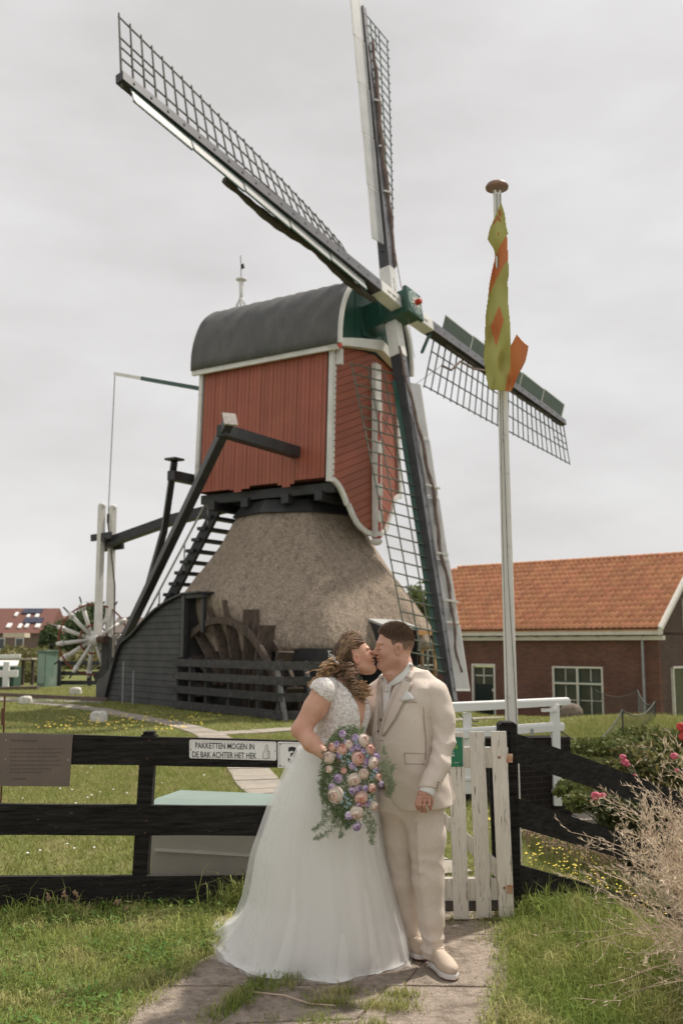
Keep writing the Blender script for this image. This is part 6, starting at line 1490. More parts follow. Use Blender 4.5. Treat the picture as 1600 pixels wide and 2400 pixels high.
def jacket(p):
    d=sd_loft(p,TS)
    d=smin(d,sd_chain(p,[G(953,1580,.05),G(1014,1618,-.04)],[.050,.066],.03),.035)
    d=smin(d,sd_chain(p,[G(947,1578,.05),G(886,1622,.15)],[.05,.06],.03),.03)
    arm=sd_chain(p,[shL,G(1037,1680,-.11),elL,G(1028,1795,-.20),cuL],[.072,.066,.058,.055,.053],.02)
    rid=lambda t:1-2*np.abs(np.sin(t))**.7
    arm=arm-.0042*rid((p@np.array([.62,.2,.75]))*42+1.2*np.sin(p[...,0]*38))*np.exp(-((p[...,2]-elL[2])/.13)**2)+.0018*np.sin((p@np.array([-.7,.1,.7]))*90)*np.exp(-((p[...,2]-.98)/.09)**2)
    ax_=(cuL-elL)/np.linalg.norm(cuL-elL); arm=smax(arm,(p-(cuL+ax_*.012))@(ax_*.86+np.array([.45,0,-.2])*.35),.003)
    d=smin(d,arm,.005)
    armR=sd_chain(p,[shR,elR,cuR],[.068,.056,.050],.02); d=smin(d,armR,.02)
    # front opening: V for shirt and cutaway below the button
    q=p-G(905,1600,.05); f=q@gf; l=q@gl; z=p[...,2]
    zb=zc(1730); zt_=zc(1590)
    vw=np.interp(z,[zb-.01,zb,zc(1650),zt_,zt_+.04],[0,.0,.040,.075,.085]); lc=np.interp(z,[zb,zt_],[.018,.030])
    cut=np.maximum(np.abs(l-lc)-vw,zb-z)
    d=smax(d,-np.maximum(cut,-.06-f+.0),.003)
    lw=np.interp(z,[zc(1897),zc(1870),zc(1820),zc(1760),zb],[.17,.095,.035,.008,0]); cut2=np.maximum(np.abs(l+.03-.02)-lw,z-zb); d=smax(d,-np.maximum(cut2,-.02-f),.004)
    d=smax(d,hg(p)*-1-.004,.004); d=smax(d,-(sd_cap(p,neck0,neck1+np.array([0,0,.03]),.074,.074)),.003)
    hem=zc(1890)+ (p[...,0]-G(985,1885)[0])*.05; d=smax(d,hem-z,.004)
    w=.0014*np.sin(p@np.array([30.,14,40])+2*np.sin(p[...,2]*13))+.0009*np.sin(p@np.array([-60.,10,35]))
    return d+w
jb=sdf_mesh('jacket',jacket,(G(800,1700)[0]-.05,5.10,zc(1900)-.02),(G(1075,1700)[0]+.03,5.95,zc(1565)+.03),.0068,SUIT,groom,smooth=1)
def strip(pts,w0,th_,m,name,par,nrm=(-.5,-.85,0)):
    b=MB(); n=Vector(nrm).normalized()
    L=[];Rr_=[]
    for (pa,pb) in pts: L.append(Vector(pa)); Rr_.append(Vector(pb))
    b.grid([L,Rr_]); b.grid([[x+n*th_ for x in L],[x+n*th_ for x in Rr_]]); b.grid([L,[x+n*th_ for x in L]]); b.grid([Rr_,[x+n*th_ for x in Rr_]])
    return b.build(name,m,par,recalc=True)
# project points onto the jacket front: march toward the camera ray until the field is met
def hit(px,py,f,y0=5.0,y1=6.0,out=.004):
    ys_=np.linspace(y0,y1,420); P=np.array([at(px,py,y) for y in ys_]); d=f(P); k=np.argmax(d<0) if (d<0).any() else len(ys_)//2
    return Vector(P[k])+V(0,-1,0)*out
def onshape(poly,f,th_,m,name,par,out=.003,sub=7,lab=None):
    """thin patch lying on a field: quad strip between two photo poly-lines"""
    A,B_=poly; n=sub; rows=[]
    def samp(L,t):
        t*=len(L)-1; i=min(int(t),len(L)-2); u=t-i; return (L[i][0]*(1-u)+L[i+1][0]*u,L[i][1]*(1-u)+L[i+1][1]*u)
    for i in range(n+1):
        r=[]
        for j in range(5):
            a_=samp(A,i/n); c_=samp(B_,i/n); w=j/4; r.append(hit(a_[0]*(1-w)+c_[0]*w,a_[1]*(1-w)+c_[1]*w,f,out=out))
        # keep smooth
        rows.append(r)
    for _ in range(2):
        for i in range(1,n): 
            for j in range(5): rows[i][j].y=(rows[i-1][j].y+rows[i][j].y*2+rows[i+1][j].y)/4
    b=MB(); b.grid(rows); o=b.build(name,m,par,smooth=True,label=lab); md=o.modifiers.new('t','SOLIDIFY'); md.thickness=th_; md.offset=1 if False else 0; return o
# vest, shirt and tie sit in the V opening
def vest(p):
    secs=[(s[0],s[1],s[2],s[3]*.93,s[4]-.012,s[5]) for s in TS[2:8]]
    d=sd_loft(p,secs); q=p-G(905,1600,.05); l=q@gl; f=q@gf; z=p[...,2]; zv=zc(1668); vw=np.interp(z,[zv,zc(1600)],[0,.055]); 
    d=smax(d,-np.maximum(np.maximum(np.abs(l-.03)-vw,zv-z),-.03-f),.003); d=smax(d,-(sd_cap(p,neck0,neck1+np.array([0,0,.03]),.078,.078)),.003); return smax(d,p[...,2]-zc(1582),.003)
sdf_mesh('waistcoat',vest,(G(850,1700)[0]-.02,5.2,zc(1820)),(G(1050,1700)[0],5.9,zc(1575)),.008,mat('beige_waistcoat',(.55,.475,.41),(.50,.43,.37),rough=.85,scale=9,raw=True,bump=.2,bscale=260),groom)
def shirt(p):
    secs=[(s[0],s[1],s[2],s[3]*.86,s[4]-.026,s[5]) for s in TS[4:9]]
    d=sd_loft(p,secs); col=sd_cap(p,G(936,1576,.04),G(945,1604,.05),.079,.088); col=smax(col,-sd_cap(p,G(932,1540,.03),G(945,1604,.05),.070,.074),.002)
    cutz=p[...,2]-(zc(1592)+(p[...,0]-G(888,1590)[0])*.50); col=smax(col,cutz,.003); d=smin(d,col,.008)
    cut=smax(d,-sd_cap(p,neck0,neck1,.068,.070),.003)
    cf=sd_cap(p,cuL-ax0*.03,cuL+ax0*.035,.043,.040); cf=smax(cf,(p-(cuL+ax0*.040))@ax0,.002)
    return np.minimum(cut,cf)
ax0=(cuL-elL)/np.linalg.norm(cuL-elL)
sdf_mesh('shirt',shirt,(G(860,1700)[0],5.12,zc(1890)),(G(1050,1700)[0],5.9,zc(1540)),.006,SHIRT,groom,smooth=1)
allf=lambda p: np.minimum(np.minimum(jacket(p),vest(p)),shirt(p))
onshape(([(900,1608),(899,1625),(898,1645),(897,1675)],[(916,1606),(913,1625),(912,1645),(899,1676)]),lambda p:np.minimum(np.minimum(shirt(p),vest(p)),groom_body(p)),.006,TIE,'tie',groom,out=.010,sub=8)
onshape(([(899,1604),(902,1622)],[(918,1602),(914,1622)]),lambda p:np.minimum(np.minimum(shirt(p),vest(p)),groom_body(p)),.012,TIE,'tie_knot',groom,out=.016,sub=4)
onshape(([(887,1586),(893,1600),(900,1614)],[(893,1580),(903,1592),(908,1602)]),lambda p:np.minimum(allf(p),groom_body(p)),.005,SHIRT,'collar_leaf',groom,out=.010)
onshape(([(909,1603),(922,1591),(943,1574),(960,1551)],[(913,1610),(941,1597),(957,1578),(967,1558)]),lambda p:np.minimum(allf(p),groom_body(p)),.005,SHIRT,'collar_leaf',groom,out=.012,sub=9)
# lapels and pocket details
LAP=SUIT
onshape(([(944,1592),(926,1625),(909,1665),(893,1722)],[(966,1599),(946,1641),(927,1680),(897,1725)]),jacket,.006,LAP,'lapel',jb,out=.010,sub=12)
onshape(([(961,1556),(948,1584)],[(975,1568),(963,1594)]),jacket,.006,LAP,'jacket_collar',jb,out=.012,sub=5); onshape(([(950,1592),(965,1597)],[(951,1593.5),(966,1598.5)]),jacket,.002,SUITD,'seam',jb,out=.018,sub=3)
onshape(([(966.5,1599),(947,1641),(928,1680),(898,1725)],[(968,1600),(948.5,1642),(929.5,1681),(899,1726)]),jacket,.002,SUITD,'seam',jb,out=.013,sub=12)
onshape(([(890,1607),(884,1640),(876,1680),(868,1720)],[(898,1612),(892,1650),(884,1690),(872,1728)]),jacket,.006,LAP,'lapel',jb,out=.008,sub=10)
onshape(([(935,1643),(952,1618)],[(972,1639),(954,1618)]),jacket,.005,SHIRT,'pocket_square',groom,out=.012,sub=4)
for seg in ([(946,1764),(1000,1766)],[(948,1789),(996,1790)],[(946,1764),(948,1789)],[(976,1645),(935,1647)],[(886,1735),(897,1735)],[(888,1741),(887,1800),(893,1860),(905,1882)]):
    onshape((seg,[(x,y+1.3) if abs(seg[0][1]-seg[-1][1])<20 else (x+1.3,y) for x,y in seg]),jacket,.002,SUITD,'seam',jb,out=.0045,sub=6)
onshape(([(994,1600),(990,1640),(992,1690),(997,1730),(995,1780)],[(996,1600),(992,1640),(994,1690),(999,1730),(997,1780)]),jacket,.002,SUITD,'seam',jb,out=.004,sub=10)
BTN=mat('brown_horn_button',(.12,.09,.07),rough=.4,raw=True)
for px,py in ((892,1687),(886,1714)): b=MB(); b.lathe(hit(px,py,allf,out=.004),[(.007,0),(.006,.003)],10,axis=V(-.6,-.8,0)); b.build('button',BTN,groom)
for k in range(3): b=MB(); b.lathe(hit(1027-k*2,1846+k*6-12,jacket,out=.003),[(.0045,0),(.004,.003)],8,axis=V(0,-1,0)); b.build('button',BTN,jb)
# back flap of the jacket showing behind the sleeve
b=MB(); fl_=[at(1040,1800,5.55),at(1050,1806,5.60),at(1068,1872,5.62),at(1059,1877,5.52)]; b.prism(fl_,V(0,.012,0)); b.build('jacket_vent',SUITD,jb,recalc=True)
# ---- trousers
def trous(p):
    z=p[...,2]
    f1=sd_chain(p,[G(990,1880,.0),G(999,1960,-.02),G(1003,2060,-.04),G(1010,2150,-.05),G(1015,2236,-.05)],[.108,.101,.083,.066,.062],.03)
    f1=smin(f1,sd_chain(p,[G(980,1935,-.115),G(985,2040,-.115),G(1000,2140,-.105),G(1012,2236,-.095)],[.012,.013,.013,.014],.01),.022)
    f2=sd_chain(p,[G(925,1870,.09),G(935,1960,.10),G(944,2060,.12),G(956,2140,.14),G(966,2205,.16)],[.105,.10,.085,.064,.060],.03)
    d=smin(f1,f2,.012); d=smin(d,sd_ell(p,G(958,1880,.045),(.18,.135,.12)),.05)
    a=p@np.array([30.,-8,46.]); b_=p@np.array([-44.,6,30.])
    amp=.0045*np.exp(-((z-.86)/.10)**2)+.0038*np.exp(-((z-.52)/.10)**2)+.0062*np.exp(-((z-.14)/.09)**2)
    rd=lambda t:1-2*np.abs(np.sin(t))**.7
    d=d-amp*(rd(a*.75+np.sin(b_*.4)*1.2)+.4*rd(b_*.6+z*14))
    # pressed crease on the near leg
    d=smax(d,z-zc(1850),.01); 
    cut=np.where(p[...,1]<5.62,zc(2238)-.0,zc(2214)-.03); return smax(d,cut-z,.003)
sdf_mesh('trousers',trous,(G(870,1900)[0]-.05,5.28,.05),(G(1060,1900)[0]+.03,5.88,zc(1845)),.0066,SUIT,groom,smooth=1)
b=MB(); 
# ---- shoes
SHOE=mat('beige_suede_shoe',(.62,.51,.41),(.56,.45,.355),rough=.9,scale=10,raw=True,bump=.2,bscale=200); SOLE=mat('white_rubber_sole',(.72,.70,.67),rough=.5,raw=True); SOLER=mat('red_sole_line',(.35,.07,.05),rough=.6,raw=True)
def shoe(heel,toe,par):
    h=np.array(heel,float); t=np.array(toe,float); ax=(t-h); L=np.linalg.norm(ax); ax/=L; sx=np.array([ax[1],-ax[0],0]); up=np.array([0,0,1.])
    Rm=np.stack([ax,sx,up],1)
    def w(x): return np.interp(x,[0,.05,.14,.22,.27,.30],[.030,.036,.040,.047,.036,.008])
    def f(p):
        q=(p-h)@Rm
        d=sd_ell(q,(L*.74,0,.050),(L*.27,.046,.036)); d=smin(d,sd_ell(q,(L*.50,0,.060),(L*.30,.041,.040)),.03); d=smin(d,sd_cap(q,(.045,0,.055),(.045,0,.105),.038,.040),.03); d=smin(d,sd_cap(q,(.075,0,.09),(.17,0,.065),.03,.028),.02)
        d=smax(d,.028-q[...,2],.003); return smax(d,q[...,2]-.108,.003)
    def s(p):
        q=(p-h)@Rm; x=np.clip(q[...,0],0,L); u=x/L; ww=np.interp(u,[0,.12,.45,.74,.92,1],[.026,.037,.038,.050,.038,.012]); r=np.maximum(np.abs(q[...,1])-ww,np.maximum(-q[...,0]-.004,q[...,0]-L-.004)); return smax(r,np.abs(q[...,2]-.017)-.015,.006)
    o=sdf_mesh('shoe',f,np.minimum(h,t)-[.07,.07,.0],np.maximum(h,t)+[.07,.07,.14],.005,SHOE,par)
    sdf_mesh('sole',s,np.minimum(h,t)-[.07,.07,.01],np.maximum(h,t)+[.07,.07,.05],.005,[SOLE,SOLER],o,mi=lambda c:(c[:,2]<h[2]+.0075).astype(int))
    for k in range(3):
        c=h+ax*(.10+.028*k)+up*(.108-.008*k); b=MB(); b.tube([Vector(c-sx*.022),Vector(c+up*.006),Vector(c+sx*.022)],.0028,5); b.build('lace',SHOE,o)
gz=.022
shoe((.478,5.52,gz),(.565,5.265,gz),groom)
shoe((.36,5.72,gz),(.455,5.60,gz),groom)
# ================================================================ THE BRIDE
BY=5.44
def Bp(px,py,dy=0): return np.array(at(px,py,BY+dy))
bride=empty('person',(at(740,2240,BY).x,BY+.2,0),'bride in a white lace and tulle gown kissing the groom','person')
pt_=R(20)
bfw=np.array([math.cos(pt_)*.985,.12,math.sin(pt_)]); bup=np.array([-math.sin(pt_),0,math.cos(pt_)])
BO=np.array(at(833.5,1543,GYY-.012))
hb,BT,BRm=head_sdf(BO,bfw,bup,True)
def zb_(py): return float(Bp(790,py)[2])
nk0,nk1=np.array(at(818,1568,GYY-.0)),Bp(803,1622,.06)
shB,elB,wrB=Bp(757,1622,-.05),Bp(705,1710,-.10),Bp(766,1772,-.22)
def arm_b(p): 
    d=sd_chain(p,[shB,Bp(738,1660,-.07),elB,Bp(730,1742,-.16),wrB],[.060,.062,.048,.044,.028],.02)
    return d
def hand_b(p):
    d=sd_ell(p,Bp(779,1782,-.24),(.036,.024,.030)); d=smin(d,sd_cap(p,wrB,Bp(779,1782,-.24),.026,.026),.02)
    for i in range(4):
        a_=Bp(786,1774+i*7,-.245); b_=Bp(797,1778+i*6.5,-.235); c_=Bp(799,1780+i*6,-.20); d=smin(d,sd_chain(p,[a_,b_,c_],[.0098,.009,.008],.004),.004)
    d=smin(d,sd_chain(p,[Bp(775,1770,-.24),Bp(787,1764,-.255),Bp(796,1766,-.25)],[.012,.0105,.009],.004),.006)
    return d
def torso_b(p,e=0):
    # leaning forward to the right; chain of sections
    z=p[...,2]
    zs=[zb_(1760),zb_(1735),zb_(1710),zb_(1680),zb_(1650),zb_(1625),zb_(1600),zb_(1585)]
    cx=[Bp(784,1,0)[0]*0+at(784,1760,BY).x,at(789,1735,BY).x,at(797,1710,BY).x,at(806,1680,BY).x,at(806,1650,BY).x,at(800,1625,BY).x,at(797,1600,BY).x,at(800,1585,BY).x]
    hw=[.150,.132,.135,.135,.132,.118,.080,.05]; dp=[.125,.112,.122,.132,.125,.105,.07,.05]
    S=sorted([(zs[i],cx[i],BY+.05,hw[i]+e,dp[i]+e,R(-38)) for i in range(8)])
    return sd_loft(p,S)
def bride_body(p):
    d=smin(hb(p),sd_cap(p,nk0,nk1,.046,.052),.03)
    d=smin(d,torso_b(p,-.006),.035)
    d=smin(d,sd_chain(p,[nk1,shB],[.052,.055],.03),.04)
    d=smin(d,arm_b(p),.02); d=smin(d,hand_b(p),.008)
    d=smin(d,sd_chain(p,[Bp(832,1645,.16),Bp(838,1690,.22),Bp(835,1750,.16)],[.044,.036,.03],.02),.02)
    d=smin(d,sd_chain(p,[Bp(782,1760,.05),Bp(770,1960,.10),Bp(765,2200,.15)],[.12,.09,.06],.03),.05)
    return d
def btint(c):
    q=((c-BO)@BRm)/.94; ck=np.exp(-(((q[:,0]-.055)/.035)**2+((q[:,2]+.02)/.03)**2))*.35; ear=np.exp(-(((q[:,0]+.008)/.02)**2+((q[:,2]+.004)/.035)**2))*(np.abs(q[:,1])>.06)*.6; nose=np.exp(-(((q[:,0]-.112)/.02)**2+((q[:,2]+.02)/.02)**2))*.12
    el=np.exp(-(np.linalg.norm(c-elB,axis=1)/.07)**2)*.35; hd=np.exp(-(np.linalg.norm(c-Bp(785,1780,-.24),axis=1)/.05)**2)*.4
    return np.maximum.reduce([ck,ear,nose,el,hd])
zN=1.575
body_b=body_parts('body',bride_body,[((BO[0]-.15,5.30,zN-.012),(BO[0]+.17,5.75,1.82),.0042,lambda m:m[:,2]>zN),((at(672,1710,5.2).x-.03,5.08,1.08),(at(890,1700,BY).x+.03,5.80,zN+.02),.006,lambda m:(m[:,2]<zN+.002)&(m[:,2]>1.10)),((-.45,5.2,.1),(.3,5.8,1.12),.02,lambda m:m[:,2]<1.11)],SKIN_F,bride,btint)
facefeat(BT,body_b,True,-1)
# ---- lace bodice with cap sleeves and deep V neck
LACE=bpy.data.materials.new('white_lace'); LACE.use_nodes=True
t_=LACE.node_tree; N_l=t_.nodes; L_l=t_.links; bs=N_l['Principled BSDF']; bs.inputs['Roughness'].default_value=.8
tc=N_l.new('ShaderNodeTexCoord'); vo=N_l.new('ShaderNodeTexVoronoi'); vo.feature='DISTANCE_TO_EDGE'; vo.inputs['Scale'].default_value=34; no=N_l.new('ShaderNodeTexNoise'); no.inputs['Scale'].default_value=55; no.inputs['Detail'].default_value=3
mxv=N_l.new('ShaderNodeMix'); mxv.data_type='VECTOR'; mxv.inputs[0].default_value=.06; L_l.new(tc.outputs['Object'],mxv.inputs[4]); L_l.new(no.outputs['Color'],mxv.inputs[5]); L_l.new(mxv.outputs[1],vo.inputs['Vector']); L_l.new(tc.outputs['Object'],no.inputs[0])
cr=N_l.new('ShaderNodeValToRGB'); cr.color_ramp.elements[0].position=.03; cr.color_ramp.elements[1].position=.14; cr.color_ramp.elements[0].color=(.86,.85,.83,1); cr.color_ramp.elements[1].color=(.66,.585,.55,1)
L_l.new(vo.outputs['Distance'],cr.inputs[0]); L_l.new(cr.outputs[0],bs.inputs['Base Color']); bu=N_l.new('ShaderNodeBump'); bu.inputs['Strength'].default_value=.9; bu.inputs['Distance'].default_value=.006; bu.invert=True; L_l.new(vo.outputs['Distance'],bu.inputs['Height']); L_l.new(bu.outputs[0],bs.inputs['Normal'])
bfx=np.array([.79,-.61,0]); blx=np.array([.61,.79,0])
def bodice(p):
    d=torso_b(p,.006)
    cap=sd_chain(p,[Bp(795,1606,.06),shB+[0,0,.004]],[.050,.076],.02)
    d2=smin(d,cap,.03)
    d2=smax(d2,-(arm_b(p)+.002),.002) if False else d2
    # cut the sleeve: scalloped lower edge running from the back to the front armpit
    q=p-shB; edge_=q@np.array([-.62,-.1,-.78]) ; sc=.006*np.abs(np.sin((q@np.array([.78,0,-.62]))*95))
    capcut=np.maximum(edge_-.028-sc*0+sc,-(p[...,0]-Bp(788,1640)[0])*-1)
    sleeve=smax(cap,edge_-.030+sc,.002)
    bod=smax(d,-(arm_b(p)-.001),.004)
    out=np.minimum(bod,sleeve)
    # V neck
    l=(p-Bp(836,1640,-.05))@blx; f=(p-Bp(800,1640,.05))@bfx; z=p[...,2]; vw=np.interp(z,[zb_(1722),zb_(1640),zb_(1590)],[0,.040,.062])
    cl=(p-Bp(800,1640,.05))@blx
    out=smax(out,-np.maximum(np.maximum(np.abs(cl+.005)-vw,zb_(1722)-z),-f),.003)
    out=smax(out,-sd_cap(p,nk0,nk1+np.array([0,0,.012]),.052,.060),.004)
    return smax(out,zb_(1752)-z,.003)
sdf_mesh('bodice',bodice,(at(715,1650,5.2).x-.03,5.12,zb_(1755)),(at(880,1700,BY).x+.03,5.75,zb_(1570)),.0055,LACE,bride,smooth=1)
# ---- skirt: rings from photographed edges
SK=[ # py, left px, right px, depth radius, y centre
(1730,736,858,.125,BY+.05),(1755,706,864,.155,BY+.06),(1800,680,870,.20,BY+.09),(1888,640,878,.27,BY+.15),(2000,603,898,.34,BY+.22),(2102,586,925,.41,BY+.28),(2184,556,950,.475,BY+.33),(2225,536,962,.515,BY+.37)]
zz_=[];cxs=[];rxs=[];rys=[];cys=[]
for py,pl,pr,dep,yc in SK:
    p0,p1=at(pl,py,yc),at(pr,py,yc); zz_.append(p0.z); cxs.append((p0.x+p1.x)/2); rxs.append((p1.x-p0.x)/2); rys.append(dep); cys.append(yc)
zz_.append(.012); cxs.append(cxs[-1]-.012); rxs.append(rxs[-1]+.030); rys.append(.565); cys.append(BY+.40)
zz_=np.array(zz_)
random.seed(21)
FOL=[(7,random.uniform(0,6.28),1.0),(11,random.uniform(0,6.28),.7),(17,random.uniform(0,6.28),.30),(29,random.uniform(0,6.28),.08)]
def skirt(name,m,off,seed,amp=1.0,ztop=None,train=True,nu=260,nv=70,par=None,rag=0):
    r_=random.Random(seed); F_=[(k+r_.randint(-1,1),ph+seed*.3,a) for k,ph,a in FOL]; rows=[]
    ztop=ztop or zz_[0]+.01
    for i in range(nv+1):
        f=i/nv; z=ztop*(1-f)+.012*f
        I=lambda a: float(np.interp(-z,-zz_,a))
        cx,cy,rx,ry=I(cxs),I(cys),I(rxs),I(rys); row=[]
        g=(1-z/ztop)
        for j in range(nu):
            an=2*PI*j/nu; w=0
            tw=an+.05*math.sin(g*3+j*.01)
            for k,ph,a in F_: w+=a*math.cos(k*tw+ph+g*.4)**3 if k<16 else a*math.cos(k*tw+ph)
            rad=1+amp*(.028*g**.8)*w+off/max(rx,.1)
            x=cx+math.cos(an)*rx*rad; y=cy+math.sin(an)*ry*rad; zz=z
            if train:
                tl_=max(0,math.cos(an-R(150)))**3*max(0,(g-.80)/.20)**1.6; x-=.13*tl_; y+=.34*tl_
            fl_=max(0,(g-.9)/.1); zz+=rag*fl_*(.5+.5*math.sin(an*9+seed))*.03; 
            pool=fl_**2*.02*math.sin(9*an+1.5); x+=math.cos(an)*pool; y+=math.sin(an)*pool
            row.append(V(x,y,max(zz,.020 if g>.98 else .02)))
        rows.append(row)
    b=MB(); b.grid(rows,True); return b.build(name,m,par or bride,smooth=True)
SATIN=mat('white_gown_satin',(.86,.85,.83),(.83,.82,.80),rough=.7,scale=3,raw=True)
sk=skirt('skirt',SATIN,0,1,1.0)
TUL=bpy.data.materials.new('white_tulle'); TUL.use_nodes=True; t_=TUL.node_tree; N_l=t_.nodes; L_l=t_.links; bs=N_l['Principled BSDF']; bs.inputs['Base Color'].default_value=(.86,.855,.84,1); bs.inputs['Roughness'].default_value=.9
lw=N_l.new('ShaderNodeLayerWeight'); lw.inputs[0].default_value=.35; mr=N_l.new('ShaderNodeMapRange'); mr.inputs[3].default_value=.12; mr.inputs[4].default_value=.55; L_l.new(lw.outputs['Facing'],mr.inputs[0])
trn=N_l.new('ShaderNodeBsdfTransparent'); ms=N_l.new('ShaderNodeMixShader'); L_l.new(mr.outputs[0],ms.inputs[0]); L_l.new(trn.outputs[0],ms.inputs[1]); tl2=N_l.new('ShaderNodeBsdfTranslucent'); tl2.inputs[0].default_value=(.8,.79,.77,1); m2=N_l.new('ShaderNodeMixShader'); m2.inputs[0].default_value=.4; L_l.new(bs.outputs[0],m2.inputs[1]); L_l.new(tl2.outputs[0],m2.inputs[2]); L_l.new(m2.outputs[0],ms.inputs[2]); L_l.new(ms.outputs[0],N_l['Material Output'].inputs[0])
skirt('tulle_layer',TUL,.014,4,1.25,rag=.5,nu=360,par=sk); skirt('tulle_layer',TUL,.028,9,1.5,rag=.7,nu=360,par=sk)
b=MB(); 
# ---- hair: cap, waved strands to a low bun, ringlets
HB1=mat('bride_hair_strand',(.40,.26,.16),(.14,.08,.045),rough=.42,scale=22,island=.55,raw=True,spec=.5); HB2=mat('bride_hair_base',(.065,.036,.022),(.10,.06,.035),rough=.6,scale=50,raw=True,bump=.8,bscale=60); HB3=mat('bride_golden_curl',(.66,.42,.22),(.32,.18,.085),rough=.4,scale=26,island=.5,raw=True,spec=.5)
def capb(p):
    q=((p-BO)@BRm)/.94; d=sd_ell(q,(-.018,0,.040),(.107,.084,.100)); d=smin(d,sd_ell(q,(-.115,0,.0),(.045,.055,.05)),.03)
    d=smin(d,sd_ell(q,(-.08,0,-.04),(.05,.07,.05)),.03)
    reg=np.maximum(np.minimum(q[...,2]-(.060+.0*q[...,0]),.078-q[...,0]),np.minimum(-.018-q[...,0],q[...,2]+.10)); return smax(d,-reg,.012)*.94
cap=sdf_mesh('hair',capb,BO-[.22,.14,.16],BO+[.15,.14,.18],.0055,HB2,bride,smooth=1)
def TB(x,y,z): return Vector(BT(x,y,z))
random.seed(33)
def strandtube(b,pts,r0,wav,n=16,ph=0,curl=0.0,turns=0,n_s=5):
    P=[Vector(p) for p in pts]; out=[];rs=[]
    for i in range(n+1):
        t=i/n*(len(P)-1); k=min(int(t),len(P)-2); u=t-k
        p0=P[max(k-1,0)];p1=P[k];p2=P[k+1];p3=P[min(k+2,len(P)-1)]
        c=.5*((2*p1)+(p2-p0)*u+(2*p0-5*p1+4*p2-p3)*u*u+(3*p1-p0-3*p2+p3)*u*u*u)
        a=2*PI*turns*i/n+ph; o=V(math.cos(a),math.sin(a)*.9,.35*math.sin(a*1.0+1))*curl*min(1,i/n*3+.2)
        out.append(c+o+V(random.gauss(0,wav),random.gauss(0,wav),random.gauss(0,wav))); rs.append(r0*(1-.55*i/n))
    b.tube(out,rs,n_s)
b=MB()
for i in range(520):                                                 # combed back from the hairline to the bun
    s=-1 if i%5 else 1; ph=random.uniform(.05,1.45)
    y0=s*.082*math.sin(ph)*random.uniform(.9,1.03); z0=.035+.100*math.cos(ph); x0=random.uniform(.03,.075)*(1 if z0>.06 else .5)
    pts=[TB(x0,y0*.9,z0*.98+.004),TB(x0-.06,y0*1.08,z0+.018+random.gauss(0,.005)),TB(-.085,y0*.98,z0*.62+random.gauss(0,.008)),TB(-.125+random.gauss(0,.01),y0*.45,-.005+random.gauss(0,.014))]
    strandtube(b,pts,random.uniform(.0010,.0024),.0012,14,curl=.0045,turns=random.uniform(1,2.2),ph=random.uniform(0,6))
b.build('wavy_strands',HB1,cap,smooth=True,kind='stuff')
b=MB()
for i in range(140):                                                  # twisted bun
    a=random.uniform(0,6.28); r=random.uniform(.015,.045); c=BT(-.122,0,-.004)
    pts=[Vector(c)+V(math.cos(a+k*1.1)*r,-.035+random.gauss(0,.018),math.sin(a+k*1.1)*r) for k in range(4)]; strandtube(b,pts,random.uniform(.0015,.003),.0015,12)
b.build('bun',HB1,cap,smooth=True,kind='stuff')
b=MB(); b2=MB()
def curlset(n,sx,sy,ex,ey,Y0,Y1,rad,spread,tb,turn=(3,5)):
    for i in range(n):
        p=Vector(at(sx+random.gauss(0,spread),sy+random.gauss(0,spread),Y0+random.gauss(0,.015))); q=Vector(at(ex+random.gauss(0,spread*1.5),ey+random.gauss(0,spread*1.6),Y1+random.gauss(0,.02)))
        m_=p.lerp(q,.5)+V(random.gauss(0,.012),random.gauss(0,.01),random.gauss(0,.012)); c0=random.uniform(*turn)
        for j in range(7): strandtube(tb,[p,m_,q],random.uniform(.0008,.0017),.0010,34,ph=random.uniform(0,6.28)*.25+j*.25,curl=rad*random.uniform(.8,1.5),turns=c0,n_s=4)
YB=GYY-.10
curlset(16,790,1560,752,1580,YB,YB-.03,.013,7,b2,(2,3.5)); curlset(16,770,1562,740,1602,YB,YB-.03,.013,6,b2,(2.5,4)); curlset(10,762,1580,735,1618,YB,YB-.02,.011,5,b2,(2,3))
curlset(18,812,1560,822,1600,YB-.01,YB-.04,.012,7,b,(3,4)); curlset(15,822,1590,836,1632,YB-.04,YB-.06,.011,6,b,(3,4)); curlset(13,832,1600,852,1634,YB-.02,YB-.03,.012,6,b2,(3,4)); curlset(9,842,1600,860,1625,YB,YB,.012,5,b2,(3,4)); curlset(12,800,1565,790,1590,YB,YB-.03,.012,9,b,(2,3))
b.build('ringlets',HB1,cap,smooth=True,kind='stuff'); b2.build('golden_ringlets',HB3,cap,smooth=True,kind='stuff')
# hair piece of pearls, earring
b=MB(); PE=mat('pearl_silver',(.75,.72,.70),rough=.25,raw=True,metal=.2)
for i in range(34):
    t=i/33; p=at(768+22*t+random.gauss(0,2.2),1526+28*t+random.gauss(0,3.0),YB-.055+.01*math.sin(i)); b.ball(p,random.uniform(.0018,.004),n=6,k=4)
b.tube([at(767,1524,YB-.055),at(778,1541,YB-.06),at(790,1556,YB-.055)],.0014,4)
b.build('hair_piece',PE,bride,kind='stuff')
b=MB()
for i in range(9): b.ball(at(838.5+random.gauss(0,.8),1561+i*3,YB+.005),.0026+.0008*(i%3==0),n=6,k=4)
b.build('earring',PE,bride,kind='stuff')
b=MB(); b.prism([at(752,1783,5.20),at(771,1783,5.19),at(776,1792,5.19),at(765,1794,5.19)],V(0,.01,0)); b.build('ribbon',mat('mint_satin_ribbon',(.42,.55,.50),rough=.4,raw=True),bride,recalc=True)
